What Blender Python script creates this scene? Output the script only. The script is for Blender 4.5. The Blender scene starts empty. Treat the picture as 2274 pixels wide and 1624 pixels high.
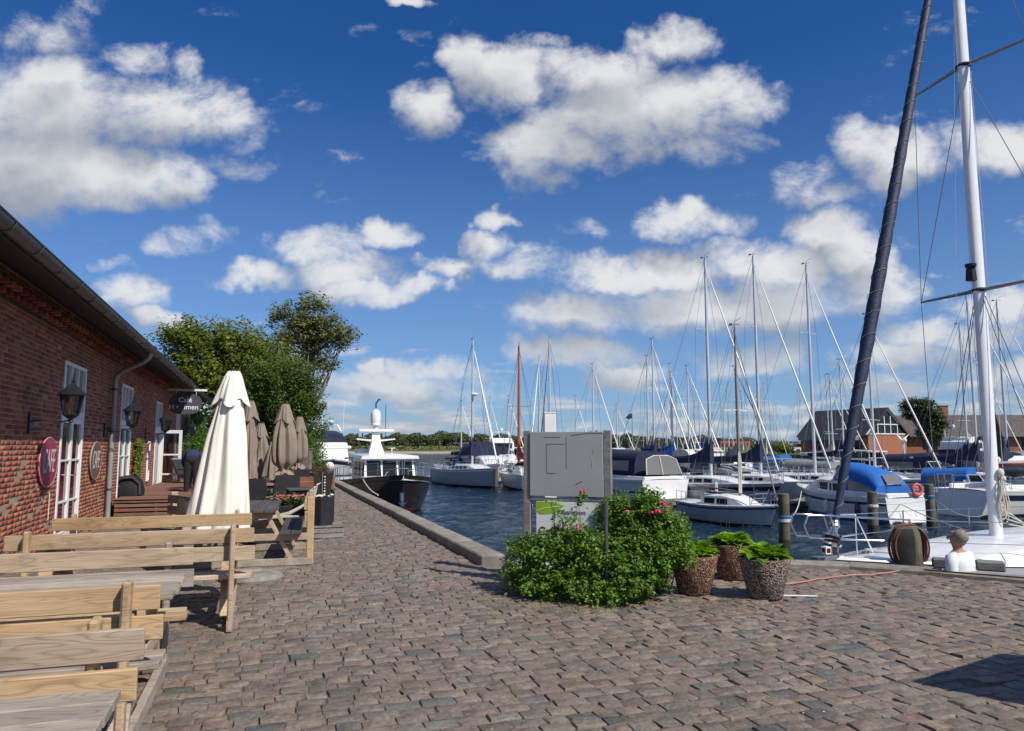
import bpy, math, random
import numpy as np
from mathutils import Vector, Matrix, Euler
R = math.radians
random.seed(11)
rng = np.random.default_rng(11)
SC = bpy.context.scene
COL = SC.collection
# ---------------------------------------------------------------- camera, sky, sun, exposure
EYE = 1.6
YAW = R(18.7)
PITCH = math.atan((990 - 812) / 1632)
cam_d = bpy.data.cameras.new("camera")
cam_d.sensor_width = 36
cam_d.lens = 36 * 1632 / 2274
cam_d.clip_start = 0.1
cam_d.clip_end = 6000
cam = bpy.data.objects.new("camera", cam_d)
COL.objects.link(cam)
cam.location = (0, 0, EYE)
cam.rotation_euler = (R(90) + PITCH, 0, -YAW)
SC.camera = cam
SC.view_settings.view_transform = 'Standard'
SC.view_settings.look = 'None'
SC.view_settings.exposure = 0.0
SC.view_settings.gamma = 1.0
SC.view_settings.use_curve_mapping = False
SC.cycles.max_bounces = 6
SC.cycles.transparent_max_bounces = 12
SC.cycles.use_denoising = True

SUN_EL = R(46)
SUN_TRAVEL = R(31)      # angle of the light's travel direction from +Y towards -X
world = bpy.data.worlds.new("World")
SC.world = world
world.use_nodes = True
nt = world.node_tree
nt.nodes.clear()


def make_sky(nt):
    N, L = nt.nodes, nt.links

    def nd(t, **k):
        n = N.new(t)
        for a, b in k.items():
            setattr(n, a, b)
        return n

    def put(n, i, v):
        if hasattr(v, 'is_output') or hasattr(v, 'links'):
            L.new(v, n.inputs[i])
        else:
            n.inputs[i].default_value = v

    def m(op, a, b=0.0, c=0.0, clamp=False):
        n = nd('ShaderNodeMath', operation=op, use_clamp=clamp)
        put(n, 0, a); put(n, 1, b); put(n, 2, c)
        return n.outputs[0]

    def vm(op, a, b=(0, 0, 0), c=None):
        n = nd('ShaderNodeVectorMath', operation=op)
        put(n, 0, a); put(n, 1, b)
        if c is not None:
            put(n, 2, c)
        return n.outputs['Value'] if op in ('DOT_PRODUCT', 'LENGTH') else n.outputs['Vector']

    def noise(v, scale, detail=4.0, rough=0.55, dim='3D', dist=0.0):
        n = nd('ShaderNodeTexNoise', noise_dimensions=dim)
        put(n, 'Vector', v); put(n, 'Scale', scale); put(n, 'Detail', detail); put(n, 'Roughness', rough); put(n, 'Distortion', dist)
        return n

    def ss(v, a, b):
        n = nd('ShaderNodeMapRange', interpolation_type='SMOOTHSTEP')
        put(n, 'Value', v); put(n, 'From Min', a); put(n, 'From Max', b)
        return n.outputs[0]

    def mix(f, a, b):
        n = nd('ShaderNodeMix', data_type='RGBA')
        put(n, 0, f); put(n, 6, a); put(n, 7, b)
        return n.outputs[2]

    geo = nd('ShaderNodeTexCoord').outputs['Generated']
    sky = nd('ShaderNodeTexSky', sky_type='NISHITA', sun_disc=False)
    sky.sun_elevation = SUN_EL
    # the sun stands opposite the light's travel direction
    sx, sy = math.sin(SUN_TRAVEL), -math.cos(SUN_TRAVEL)
    sky.sun_rotation = math.atan2(sx, sy)
    sky.air_density = 1.0
    sky.dust_density = 0.3
    sky.ozone_density = 3.0
    hsv = nd('ShaderNodeHueSaturation')
    put(hsv, 'Saturation', 1.08); put(hsv, 'Value', 1.04); tint = nd('ShaderNodeMix', data_type='RGBA', blend_type='MULTIPLY')
    put(tint, 0, 1.0); put(tint, 6, sky.outputs[0]); put(tint, 7, (0.60, 0.92, 1.42, 1)); put(hsv, 'Color', tint.outputs[2])
    # directions are projected on a plane facing the middle of the sky in view
    F = Vector((math.sin(YAW), math.cos(YAW), 0))
    Rt = Vector((math.cos(YAW), -math.sin(YAW), 0))
    sep = nd('ShaderNodeSeparateXYZ'); put(sep, 0, geo)
    dz = sep.outputs[2]
    df = vm('DOT_PRODUCT', geo, tuple(F))
    dr = vm('DOT_PRODUCT', geo, tuple(Rt))
    dfc = m('MAXIMUM', df, 0.12)
    u = m('DIVIDE', dr, dfc)
    v = m('DIVIDE', dz, dfc)
    P0 = nd('ShaderNodeCombineXYZ'); put(P0, 0, u); put(P0, 1, v)
    P0 = P0.outputs[0]
    w1 = noise(geo, 9.0, 4.0, 0.62)
    w1c = vm('SUBTRACT', w1.outputs['Color'], (0.5, 0.5, 0.5))
    P = vm('MULTIPLY_ADD', w1c, (0.16, 0.10, 0), P0)
    # x, y, half width, half height, weight in the photograph's sky
    B = [(110,240,250,120,1),(330,250,190,95,1),(60,360,220,120,1),(330,400,130,85,1),(200,400,190,95,1),(480,250,95,62,.85),(240,455,130,40,.8),(110,160,110,60,1),
         (120,60,110,60,.42),(210,10,70,30,.5),(310,120,70,35,.48),(405,145,45,30,.45),(500,370,100,28,.42),(540,300,50,40,.4),
         (910,2,55,16,.8),(950,225,70,70,.9),(1080,150,80,95,1),(1150,180,100,90,1),(1230,90,80,26,.45),(1490,105,120,62,1),(1350,160,150,75,1),(1420,230,230,85,1),
         (1240,330,150,75,1),(1350,275,210,80,1),(1610,230,140,75,.9),(1610,310,120,55,.75),(1240,410,70,28,.5),(1200,370,80,50,.7),
         (1760,395,90,60,.7),(1920,330,90,80,1),(2010,350,170,62,.95),(2210,325,140,52,.95),(1860,430,90,35,.6),(1980,400,90,40,.8),
         (690,540,105,62,.95),(600,610,120,36,1),(740,600,140,52,1),(860,520,78,36,.8),(820,645,120,36,1),(920,625,90,24,.85),(1010,590,85,24,.8),(1095,550,55,36,.9),(1090,490,44,30,.85),(1170,585,95,34,.55),
         (1520,490,115,38,.72),(1310,510,60,24,.45),(1830,510,115,55,1),(1890,560,90,60,1),(1750,590,140,65,1),(1630,570,105,55,1),(1380,610,170,48,1),(1490,600,140,50,1),(1290,690,140,56,1),(1500,680,260,64,1),(1760,665,190,72,1),(1920,640,110,75,.9),(1300,590,65,36,.8),
         (310,660,105,56,1),(385,715,80,26,.85),(400,550,70,30,.5),(470,530,44,30,.45),(250,590,60,16,.35),
         (1300,780,190,38,.85),(1390,830,120,32,.8),(970,820,100,34,.8),(845,808,46,24,.85),(900,862,210,42,.75),(2130,740,170,52,.9),(2190,675,110,44,.85),(2010,790,170,32,.75),(1690,790,170,42,.8),(2290,640,50,34,.7),(2250,840,160,40,.7),(1950,860,160,28,.6)]

    def field(P):
        acc = None
        for x, y, a, b, w in B:
            # to plane units
            aa, bb, uy = (x - 1137) / 1632, (812 - y) / 1632, 0
            fw = math.cos(PITCH) - bb * math.sin(PITCH)
            up = math.sin(PITCH) + bb * math.cos(PITCH)
            cu, cv = aa / fw, up / fw
            a1, b1 = a / 1632 / fw * 1.12, b / 1632 / fw * 1.12
            q = vm('MULTIPLY_ADD', P, (1 / a1, 1 / b1, 0), (-cu / a1, -cv / b1, 0))
            d2 = vm('DOT_PRODUCT', q, q)
            e = m('MULTIPLY_ADD', d2, -w, w)
            acc = e if acc is None else m('SMOOTH_MAX', acc, e, 0.18)
        return acc

    # ragged detail, flatter towards the horizon
    zc = m('ADD', dz, 0.22)
    cx_ = m('DIVIDE', dr, zc); cy_ = m('DIVIDE', 1.0, zc)
    PC = nd('ShaderNodeCombineXYZ'); put(PC, 0, m('DIVIDE', u, m('ADD', 0.35, v))); put(PC, 1, m('MULTIPLY', m('LOGARITHM', m('ADD', v, 0.12), 2.718), 2.0)); put(PC, 2, df)
    nA = noise(vm('MULTIPLY', P0, (1.0, 1.35, 1.0)), 6.5, 10.0, 0.66, dist=0.35)
    nB = noise(geo, 2.6, 5.0, 0.6)
    nS = noise(vm('ADD', P0, (0.4, 0.07, 0.0)), 9.0, 6.0, 0.6, dist=0.3)
    f1 = field(P)
    Pup = vm('ADD', P, (0.012, 0.045, 0))
    f2 = field(Pup)
    inview = ss(df, 0.35, 0.6)
    # elsewhere: the same kind of scattered cumulus
    nG = noise(geo, 2.3, 6.0, 0.55)
    gen = m('MULTIPLY', m('SUBTRACT', nG.outputs[0], 0.53), 5.0)
    nG2 = noise(vm('ADD', geo, (0.0, 0.0, 0.05)), 2.3, 6.0, 0.55)
    gen2 = m('MULTIPLY', m('SUBTRACT', nG2.outputs[0], 0.53), 5.0)
    # low bank of small clouds above the horizon
    bandw = m('SUBTRACT', 1.0, ss(dz, 0.01, 0.17))
    nL = noise(PC.outputs[0], 5.5, 7.0, 0.55)
    low = m('MULTIPLY', m('ADD', m('SUBTRACT', nL.outputs[0], 0.66), m('MULTIPLY', bandw, 0.28)), 3.2)
    nL2v = vm('ADD', PC.outputs[0], (0.0, 0.12, 0))
    nL2 = noise(nL2v, 5.5, 7.0, 0.55)
    low2 = m('MULTIPLY', m('ADD', m('SUBTRACT', nL2.outputs[0], 0.66), m('MULTIPLY', bandw, 0.28)), 3.2)

    def comb(f, g, l):
        n = nd('ShaderNodeMix', data_type='FLOAT')
        put(n, 0, inview); put(n, 2, g); put(n, 3, m('MAXIMUM', f, l))
        return n.outputs[0]
    A = comb(f1, gen, low)
    A2 = comb(f2, gen2, low2)
    det = m('SUBTRACT', nA.outputs[0], 0.5)
    det2 = m('SUBTRACT', nB.outputs[0], 0.5)
    nC = noise(P0, 30.0, 6.0, 0.7, dist=0.4)
    dd = m('ADD', m('MULTIPLY', det, 3.1), m('ADD', m('MULTIPLY', det2, 0.8), m('MULTIPLY', m('SUBTRACT', nC.outputs[0], 0.5), 0.75)))
    dens = ss(m('ADD', A, dd), -0.14, 0.98)
    dens = m('MULTIPLY', dens, ss(dz, -0.01, 0.01))
    # light: bright where less cloud stands above, greyer in and under thick cloud
    thick = m('ADD', A2, m('MULTIPLY', dd, 0.9))
    edge = m('SUBTRACT', m('MULTIPLY', m('SUBTRACT', A, A2), 1.3), m('MULTIPLY', A2, 0.30))
    sh = m('MULTIPLY', m('SUBTRACT', nS.outputs[0], 0.5), 1.7)
    lit = ss(m('ADD', edge, m('SUBTRACT', sh, m('MULTIPLY', dd, 0.25))), -1.35, 0.95)
    ccol = mix(lit, (4.7, 5.2, 6.1, 1), (12.6, 12.6, 12.6, 1))
    hz = ss(dz, 0.0, 0.25)
    ccol2 = mix(hz, mix(0.45, ccol, (6.6, 7.6, 9.0, 1)), ccol)
    alpha = m('MULTIPLY', dens, 0.93)
    veil = m('MULTIPLY', m('SUBTRACT', 1.0, ss(dz, -0.05, 0.5)), 0.44)
    skyc = mix(veil, hsv.outputs[0], (5.6, 8.0, 11.4, 1))
    col = mix(alpha, skyc, ccol2)
    bg = nd('ShaderNodeBackground'); put(bg, 'Color', col); put(bg, 'Strength', 0.066)
    out = nd('ShaderNodeOutputWorld'); L.new(bg.outputs[0], out.inputs[0])


make_sky(nt)
world.cycles.sampling_method = 'MANUAL'
world.cycles.sample_map_resolution = 512
sun_d = bpy.data.lights.new("sun", 'SUN')
sun_d.energy = 4.9
sun_d.angle = R(0.53)
sun_d.color = (1.0, 0.94, 0.84)
sun = bpy.data.objects.new("sun", sun_d)
COL.objects.link(sun)
tv = Vector((-math.sin(SUN_TRAVEL) * math.cos(SUN_EL), math.cos(SUN_TRAVEL) * math.cos(SUN_EL), -math.sin(SUN_EL)))
sun.rotation_euler = tv.to_track_quat('-Z', 'Y').to_euler()
sun.location = (10, -20, 30)
# ---------------------------------------------------------------- helpers


def D(x, y, d):
    """world point seen at (x, y) of the 2274 px wide photograph, d metres ahead along the ground"""
    a = (x - 1137) / 1632; b = (812 - y) / 1632
    fw = math.cos(PITCH) - b * math.sin(PITCH); up = math.sin(PITCH) + b * math.cos(PITCH)
    t = d / fw
    return Vector((t * (fw * math.sin(YAW) + a * math.cos(YAW)), t * (fw * math.cos(YAW) - a * math.sin(YAW)), EYE + t * up))


def G(x, y, z=0.0):
    a = (x - 1137) / 1632; b = (812 - y) / 1632
    fw = math.cos(PITCH) - b * math.sin(PITCH); up = math.sin(PITCH) + b * math.cos(PITCH)
    return D(x, y, (z - EYE) / up * fw)


def proj(p):
    h = p[0] * math.sin(YAW) + p[1] * math.cos(YAW); a = p[0] * math.cos(YAW) - p[1] * math.sin(YAW); v = p[2] - EYE
    fw = h * math.cos(PITCH) + v * math.sin(PITCH); up = -h * math.sin(PITCH) + v * math.cos(PITCH)
    if fw < 0.05:
        return (-9999, -9999, h)
    return (1137 + 1632 * a / fw, 812 - 1632 * up / fw, h)


class MB:
    """collects shapes for one mesh; i = material slot of the faces added"""
    def __init__(s):
        s.v = []; s.f = []; s.m = []; s.i = 0

    def add(s, vs, fs):
        o = len(s.v)
        s.v.extend([tuple(v) for v in vs])
        for f in fs:
            s.f.append([o + k for k in f]); s.m.append(s.i)
        return s

    def box(s, c, d, rz=0.0, rot=None, taper=1.0):
        x, y, z = d[0] / 2, d[1] / 2, d[2] / 2
        M = rot if rot is not None else Matrix.Rotation(rz, 3, 'Z')
        vs = []
        for zz in (-z, z):
            k = taper if zz > 0 else 1
            for a, b in ((-x, -y), (x, -y), (x, y), (-x, y)):
                vs.append(Vector(c) + M @ Vector((a * k, b * k, zz)))
        return s.add(vs, [(3, 2, 1, 0), (4, 5, 6, 7), (0, 1, 5, 4), (1, 2, 6, 5), (2, 3, 7, 6), (3, 0, 4, 7)])

    def beam(s, a, b, w, h, up=(0, 0, 1)):
        a, b = Vector(a), Vector(b); x = (b - a); L = x.length; x.normalize()
        y = Vector(up).cross(x)
        if y.length < 1e-4:
            y = Vector((0, 1, 0)).cross(x)
        y.normalize(); z = x.cross(y)
        return s.box((a + b) / 2, (L, w, h), rot=Matrix((x, y, z)).transposed())

    def bbox(s, c, d, b=0.004, rot=None):
        """box with chamfered edges"""
        x, y, z = d[0] / 2, d[1] / 2, d[2] / 2
        b = min(b, x * .9, y * .9, z * .9)
        M = rot if rot is not None else Matrix.Identity(3)
        idx = {}; vs = []
        for sx in (-1, 1):
            for sy in (-1, 1):
                for sz in (-1, 1):
                    for ax in range(3):
                        p = [sx * (x - b), sy * (y - b), sz * (z - b)]
                        p[ax] = (sx * x, sy * y, sz * z)[ax]
                        idx[(sx, sy, sz, ax)] = len(vs)
                        vs.append(Vector(c) + M @ Vector(p))
        fs = []
        def k(ax, sg, u, v):
            q = [0, 0, 0]; q[ax] = sg; q[(ax + 1) % 3] = u; q[(ax + 2) % 3] = v
            return idx[(q[0], q[1], q[2], ax)]
        for ax in range(3):
            for sg in (-1, 1):
                l = [k(ax, sg, -1, -1), k(ax, sg, 1, -1), k(ax, sg, 1, 1), k(ax, sg, -1, 1)]
                fs.append(l if sg > 0 else l[::-1])
        for ax in range(3):
            u, v = (ax + 1) % 3, (ax + 2) % 3
            for su in (-1, 1):
                for sv in (-1, 1):
                    q = [0, 0, 0]; q[u] = su; q[v] = sv
                    q[ax] = -1; a0 = (idx[(*q, u)], idx[(*q, v)])
                    q[ax] = 1; a1 = (idx[(*q, u)], idx[(*q, v)])
                    l = [a0[0], a1[0], a1[1], a0[1]]
                    fs.append(l if su * sv < 0 else l[::-1])
        for sx in (-1, 1):
            for sy in (-1, 1):
                for sz in (-1, 1):
                    l = [idx[(sx, sy, sz, a)] for a in range(3)]
                    fs.append(l if sx * sy * sz > 0 else l[::-1])
        return s.add(vs, fs)

    def tube(s, pts, r, n=8, cap=True):
        pts = [Vector(p) for p in pts]; k = len(pts)
        rs = r if isinstance(r, (list, tuple)) else [r] * k
        vs = []; up = Vector((0, 0, 1)); px = None
        for i, p in enumerate(pts):
            t = (pts[min(i + 1, k - 1)] - pts[max(i - 1, 0)])
            t = t.normalized() if t.length > 1e-9 else Vector((0, 0, 1))
            if px is None:
                a = up if abs(t.z) < 0.9 else Vector((1, 0, 0))
                px = a.cross(t).normalized()
            else:
                px = (px - t * px.dot(t)); px = px.normalized() if px.length > 1e-6 else Vector((1, 0, 0))
            py = t.cross(px)
            for j in range(n):
                an = 2 * math.pi * j / n
                vs.append(p + (px * math.cos(an) + py * math.sin(an)) * rs[i])
        fs = [(i * n + j, i * n + (j + 1) % n, (i + 1) * n + (j + 1) % n, (i + 1) * n + j) for i in range(k - 1) for j in range(n)]
        if cap:
            fs.append(tuple(range(n))[::-1]); fs.append(tuple((k - 1) * n + j for j in range(n)))
        return s.add(vs, fs)

    def lathe(s, prof, c=(0, 0, 0), n=16, ax=None, cap=True, jit=None):
        """prof = [(radius, height)...] round a vertical axis (or the axis ax)"""
        M = Matrix.Identity(3) if ax is None else Vector(ax).normalized().to_track_quat('Z', 'Y').to_matrix()
        vs = []
        for i, (r, z) in enumerate(prof):
            for j in range(n):
                an = 2 * math.pi * j / n
                q = r if jit is None else jit(r, z, an)
                vs.append(Vector(c) + M @ Vector((q * math.cos(an), q * math.sin(an), z)))
        k = len(prof)
        fs = [(i * n + j, i * n + (j + 1) % n, (i + 1) * n + (j + 1) % n, (i + 1) * n + j) for i in range(k - 1) for j in range(n)]
        if cap:
            fs.append(tuple(range(n))[::-1]); fs.append(tuple((k - 1) * n + j for j in range(n)))
        return s.add(vs, fs)

    def loft(s, rings, closed=True, c0=True, c1=True, flip=False):
        n = len(rings[0]); vs = [p for r in rings for p in r]; fs = []
        for i in range(len(rings) - 1):
            for j in range(n if closed else n - 1):
                f = (i * n + j, i * n + (j + 1) % n, (i + 1) * n + (j + 1) % n, (i + 1) * n + j)
                fs.append(f[::-1] if flip else f)
        if closed and c0: fs.append(tuple(range(n))[::-1] if not flip else tuple(range(n)))
        if closed and c1:
            l = tuple((len(rings) - 1) * n + j for j in range(n)); fs.append(l if not flip else l[::-1])
        return s.add(vs, fs)

    def prism(s, poly, z0, z1):
        n = len(poly); vs = [(x, y, z0) for x, y in poly] + [(x, y, z1) for x, y in poly]
        return s.add(vs, [tuple(range(n))[::-1], tuple(range(n, 2 * n))] + [(j, (j + 1) % n, n + (j + 1) % n, n + j) for j in range(n)])

    def plate(s, pts, th):
        """flat outline pts (3D) given the thickness th along its normal"""
        pts = [Vector(p) for p in pts]; n = len(pts); nm = Vector((0, 0, 0))
        for i in range(n):
            nm += (pts[i] - pts[0]).cross(pts[(i + 1) % n] - pts[0])
        nm.normalize(); vs = [p - nm * th / 2 for p in pts] + [p + nm * th / 2 for p in pts]
        return s.add(vs, [tuple(range(n))[::-1], tuple(range(n, 2 * n))] + [(j, (j + 1) % n, n + (j + 1) % n, n + j) for j in range(n)])

    def ball(s, c, r, n=10, k=6, sc=(1, 1, 1)):
        vs = []; c = Vector(c)
        for i in range(1, k):
            ph = math.pi * i / k
            for j in range(n):
                th = 2 * math.pi * j / n
                vs.append(c + Vector((r * sc[0] * math.sin(ph) * math.cos(th), r * sc[1] * math.sin(ph) * math.sin(th), -r * sc[2] * math.cos(ph))))
        b = len(vs); vs += [c - Vector((0, 0, r * sc[2])), c + Vector((0, 0, r * sc[2]))]
        fs = [(i * n + j, i * n + (j + 1) % n, (i + 1) * n + (j + 1) % n, (i + 1) * n + j) for i in range(k - 2) for j in range(n)]
        fs += [(b, (j + 1) % n, j) for j in range(n)] + [(b + 1, (k - 2) * n + j, (k - 2) * n + (j + 1) % n) for j in range(n)]
        return s.add(vs, fs)

    def mesh(s, name, mats, smooth=False):
        me = bpy.data.meshes.new(name)
        me.from_pydata(s.v, [], s.f)
        for m in (mats if isinstance(mats, (list, tuple)) else [mats]):
            me.materials.append(m)
        if any(s.m):
            me.polygons.foreach_set('material_index', s.m)
        if smooth:
            sm(me, smooth)
        me.update()
        return me

    def build(s, name, mats, parent=None, smooth=False, **k):
        return put(name, s.mesh(name, mats, smooth), parent, **k)


def sm(me, ang=True):
    me.polygons.foreach_set('use_smooth', [True] * len(me.polygons))
    a = R(35) if ang is True else R(ang)
    try:
        me.set_sharp_from_angle(angle=a)
    except Exception:
        pass


def put(name, me, parent=None, loc=None, rot=None, label=None, cat=None, group=None, kind=None, scale=None):
    o = bpy.data.objects.new(name, me)
    COL.objects.link(o)
    if parent is not None: o.parent = parent
    if loc is not None: o.location = loc
    if rot is not None: o.rotation_euler = rot
    if scale is not None: o.scale = scale
    tag(o, label, cat, group, kind)
    return o


def tag(o, label=None, cat=None, group=None, kind=None):
    if label: o['label'] = label
    if cat: o['category'] = cat
    if group: o['group'] = group
    if kind: o['kind'] = kind
    return o


def thing(name, loc, rz, label, cat, group=None):
    return put(name, None, None, loc, (0, 0, rz), label, cat, group)


def copy_tree(o, parent=None, **k):
    c = o.copy(); COL.objects.link(c)
    if parent is not None: c.parent = parent
    for ch in list(o.children): copy_tree(ch, c)
    if k: tag(c, **k)
    return c


def np_mesh(name, V, Fc, mats, nv=4):
    """fast mesh: V (n,3), Fc (m,nv)"""
    me = bpy.data.meshes.new(name)
    V = np.asarray(V, dtype=np.float32); Fc = np.asarray(Fc, dtype=np.int32)
    me.vertices.add(len(V)); me.vertices.foreach_set('co', V.ravel())
    me.loops.add(Fc.size); me.loops.foreach_set('vertex_index', Fc.ravel())
    me.polygons.add(len(Fc)); me.polygons.foreach_set('loop_start', np.arange(0, Fc.size, nv, dtype=np.int32))
    me.polygons.foreach_set('loop_total', np.full(len(Fc), nv, dtype=np.int32))
    for m in (mats if isinstance(mats, (list, tuple)) else [mats]): me.materials.append(m)
    me.update(calc_edges=True)
    return me

# ---------------------------------------------------------------- materials


class NT:
    def __init__(s, name):
        s.mt = bpy.data.materials.new(name); s.mt.use_nodes = True
        s.t = s.mt.node_tree; s.N = s.t.nodes; s.L = s.t.links
        s.b = s.N['Principled BSDF']; s.tc = s.N.new('ShaderNodeTexCoord'); s.geo = None

    def nd(s, t, inp={}, **k):
        n = s.N.new(t)
        for a, b in k.items(): setattr(n, a, b)
        for i, v in inp.items(): s.put(n, i, v)
        return n

    def put(s, n, i, v):
        if hasattr(v, 'links'): s.L.new(v, n.inputs[i])
        else: n.inputs[i].default_value = v

    def m(s, op, a, b=0.0, c=0.0, clamp=False):
        return s.nd('ShaderNodeMath', {0: a, 1: b, 2: c}, operation=op, use_clamp=clamp).outputs[0]

    def vec(s, sc=(1, 1, 1), src='Object', loc=(0, 0, 0), rot=(0, 0, 0)):
        return s.nd('ShaderNodeMapping', {'Vector': s.tc.outputs[src], 'Scale': sc, 'Location': loc, 'Rotation': rot}).outputs[0]

    def noise(s, v, scale=5.0, det=4.0, ro=0.55, dist=0.0):
        return s.nd('ShaderNodeTexNoise', {'Vector': v, 'Scale': scale, 'Detail': det, 'Roughness': ro, 'Distortion': dist}).outputs[0]

    def ramp(s, f, stops, interp='LINEAR'):
        n = s.nd('ShaderNodeValToRGB', {0: f}); cr = n.color_ramp; cr.interpolation = interp
        while len(cr.elements) < len(stops): cr.elements.new(0.5)
        for e, (p, c) in zip(cr.elements, stops):
            e.position = p; e.color = (*c, 1) if len(c) == 3 else c
        return n.outputs[0]

    def mix(s, f, a, b, mode='MIX'):
        n = s.nd('ShaderNodeMix', {0: f}, data_type='RGBA', blend_type=mode)
        for i, v in ((6, a), (7, b)):
            s.put(n, i, (*v, 1) if isinstance(v, tuple) and len(v) == 3 else v)
        return n.outputs[2]

    def rnd(s):
        a = s.nd('ShaderNodeObjectInfo').outputs['Random']; b = s.nd('ShaderNodeNewGeometry').outputs['Random Per Island']
        return s.m('FRACT', s.m('ADD', a, b))

    def bump(s, h, st=0.3, d=0.01):
        n = s.nd('ShaderNodeBump', {'Height': h, 'Strength': st, 'Distance': d})
        s.L.new(n.outputs[0], s.b.inputs['Normal'])

    def set(s, **k):
        for a, v in k.items():
            a = a.replace('_', ' ')
            if a == 'Base Color' and isinstance(v, tuple) and len(v) == 3: v = (*v, 1)
            s.put(s.b, a, v)
        return s


def simple(name, col, rough=0.5, metal=0.0, var=0.12, sc=6.0, bump=0.0, bsc=60.0, obj_var=0.0, spec=None, coat=0.0, dirt=0.0):
    t = NT(name)
    n = t.noise(t.vec(), sc, 5.0)
    k = tuple(min(1, c * (1 + var)) for c in col); d = tuple(c * (1 - var) for c in col)
    c = t.ramp(n, [(0.3, d), (0.7, k)])
    if dirt:
        g = t.noise(t.vec((1.0, 1.0, 0.35)), 3.0, 8.0, 0.7)
        c = t.mix(t.m('MULTIPLY', t.ramp(g, [(0.5, (0, 0, 0)), (0.75, (1, 1, 1))]), dirt), c, tuple(x * 0.45 + .03 for x in col))
    if obj_var:
        h = t.nd('ShaderNodeHueSaturation', {'Value': t.m('ADD', 1 - obj_var, t.m('MULTIPLY', t.rnd(), 2 * obj_var)), 'Color': c})
        c = h.outputs[0]
    t.set(Base_Color=c, Roughness=t.m('ADD', rough - 0.05, t.m('MULTIPLY', n, 0.1)), Metallic=metal)
    if spec is not None: t.put(t.b, 'Specular IOR Level', spec)
    if coat: t.put(t.b, 'Coat Weight', coat); t.put(t.b, 'Coat Roughness', 0.08)
    if bump: t.bump(t.noise(t.vec(), bsc, 6.0, 0.65), bump, 0.01)
    return t.mt


def wood(name, stops, rough=0.75, scale=1.0, grain=1.0, knots=True):
    """long grain along local X, growth rings and knots"""
    t = NT(name)
    r = t.rnd()
    off = t.nd('ShaderNodeCombineXYZ', {0: t.m('MULTIPLY', r, 37.0), 1: t.m('MULTIPLY', r, 11.0), 2: t.m('MULTIPLY', r, 5.0)}).outputs[0]
    base = t.nd('ShaderNodeVectorMath', {0: t.tc.outputs['Object'], 1: off}, operation='ADD').outputs[0]
    st = t.nd('ShaderNodeMapping', {'Vector': base, 'Scale': (0.55 * scale, 3.5 * scale, 5.0 * scale)}).outputs[0]
    wn = t.nd('ShaderNodeTexNoise', {'Vector': st, 'Scale': 1.6, 'Detail': 2.0, 'Roughness': 0.5, 'Distortion': 0.6}).outputs[0]
    rings = t.m('FRACT', t.m('MULTIPLY', wn, 17.0))
    rings = t.m('POWER', t.m('ABSOLUTE', t.m('SUBTRACT', t.m('MULTIPLY', rings, 2.0), 1.0)), 3.0)
    fi = t.noise(t.nd('ShaderNodeMapping', {'Vector': base, 'Scale': (2.0, 60.0, 90.0)}).outputs[0], 2.0, 5.0, 0.6)
    big = t.noise(t.nd('ShaderNodeMapping', {'Vector': base, 'Scale': (0.7, 3.0, 3.0)}).outputs[0], 1.4, 4.0, 0.6)
    c = t.ramp(big, [(0.25 + 0.5 * p, cc) for p, cc in stops])
    c = t.mix(t.m('MULTIPLY', rings, 0.5 * grain), c, tuple(x * .5 for x in stops[0][1]))
    c = t.mix(t.m('MULTIPLY', t.ramp(fi, [(0.45, (0, 0, 0)), (0.8, (1, 1, 1))]), 0.3), c, tuple(x * .45 for x in stops[0][1]))
    if knots:
        vo = t.nd('ShaderNodeTexVoronoi', {'Vector': t.nd('ShaderNodeMapping', {'Vector': base, 'Scale': (1.6, 7.0, 7.0)}).outputs[0], 'Scale': 1.0}).outputs['Distance']
        k = t.ramp(vo, [(0.04, (1, 1, 1)), (0.11, (0, 0, 0))])
        c = t.mix(t.m('MULTIPLY', k, 0.75), c, (0.09, 0.04, 0.02))
    c = t.nd('ShaderNodeHueSaturation', {'Value': t.m('ADD', 0.85, t.m('MULTIPLY', t.m('FRACT', t.m('MULTIPLY', r, 7.3)), 0.3)), 'Saturation': t.m('ADD', 0.72, t.m('MULTIPLY', t.m('FRACT', t.m('MULTIPLY', r, 3.1)), 0.3)), 'Color': c}).outputs[0]
    t.set(Base_Color=c, Roughness=rough)
    t.bump(t.m('ADD', fi, t.m('MULTIPLY', rings, 0.4)), 0.35, 0.004)
    return t.mt


M = {}
M['pine'] = wood('pine_wood', [(0.0, (0.33, 0.205, 0.10)), (0.5, (0.50, 0.335, 0.18)), (1.0, (0.56, 0.42, 0.265))])
M['pine_grey'] = wood('weathered_pine', [(0.0, (0.24, 0.19, 0.145)), (0.5, (0.40, 0.32, 0.24)), (1.0, (0.50, 0.42, 0.34))])
M['old_wood'] = wood('grey_wood', [(0.0, (0.11, 0.10, 0.09)), (0.5, (0.22, 0.20, 0.18)), (1.0, (0.33, 0.31, 0.28))], knots=False)
M['dark_table'] = wood('dark_table_wood', [(0.0, (0.05, 0.045, 0.042)), (0.5, (0.09, 0.08, 0.075)), (1.0, (0.13, 0.12, 0.11))], knots=False)
M['orange_wood'] = wood('oiled_wood', [(0.0, (0.22, 0.075, 0.03)), (0.5, (0.34, 0.13, 0.055)), (1.0, (0.42, 0.19, 0.09))], knots=False)
M['deck_wood'] = wood('red_brown_wood', [(0.0, (0.13, 0.05, 0.028)), (0.5, (0.22, 0.085, 0.045)), (1.0, (0.28, 0.13, 0.08))], knots=False)
M['brown_fence'] = wood('brown_fence_wood', [(0.0, (0.10, 0.075, 0.06)), (0.5, (0.16, 0.125, 0.10)), (1.0, (0.22, 0.175, 0.14))], knots=False)
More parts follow.
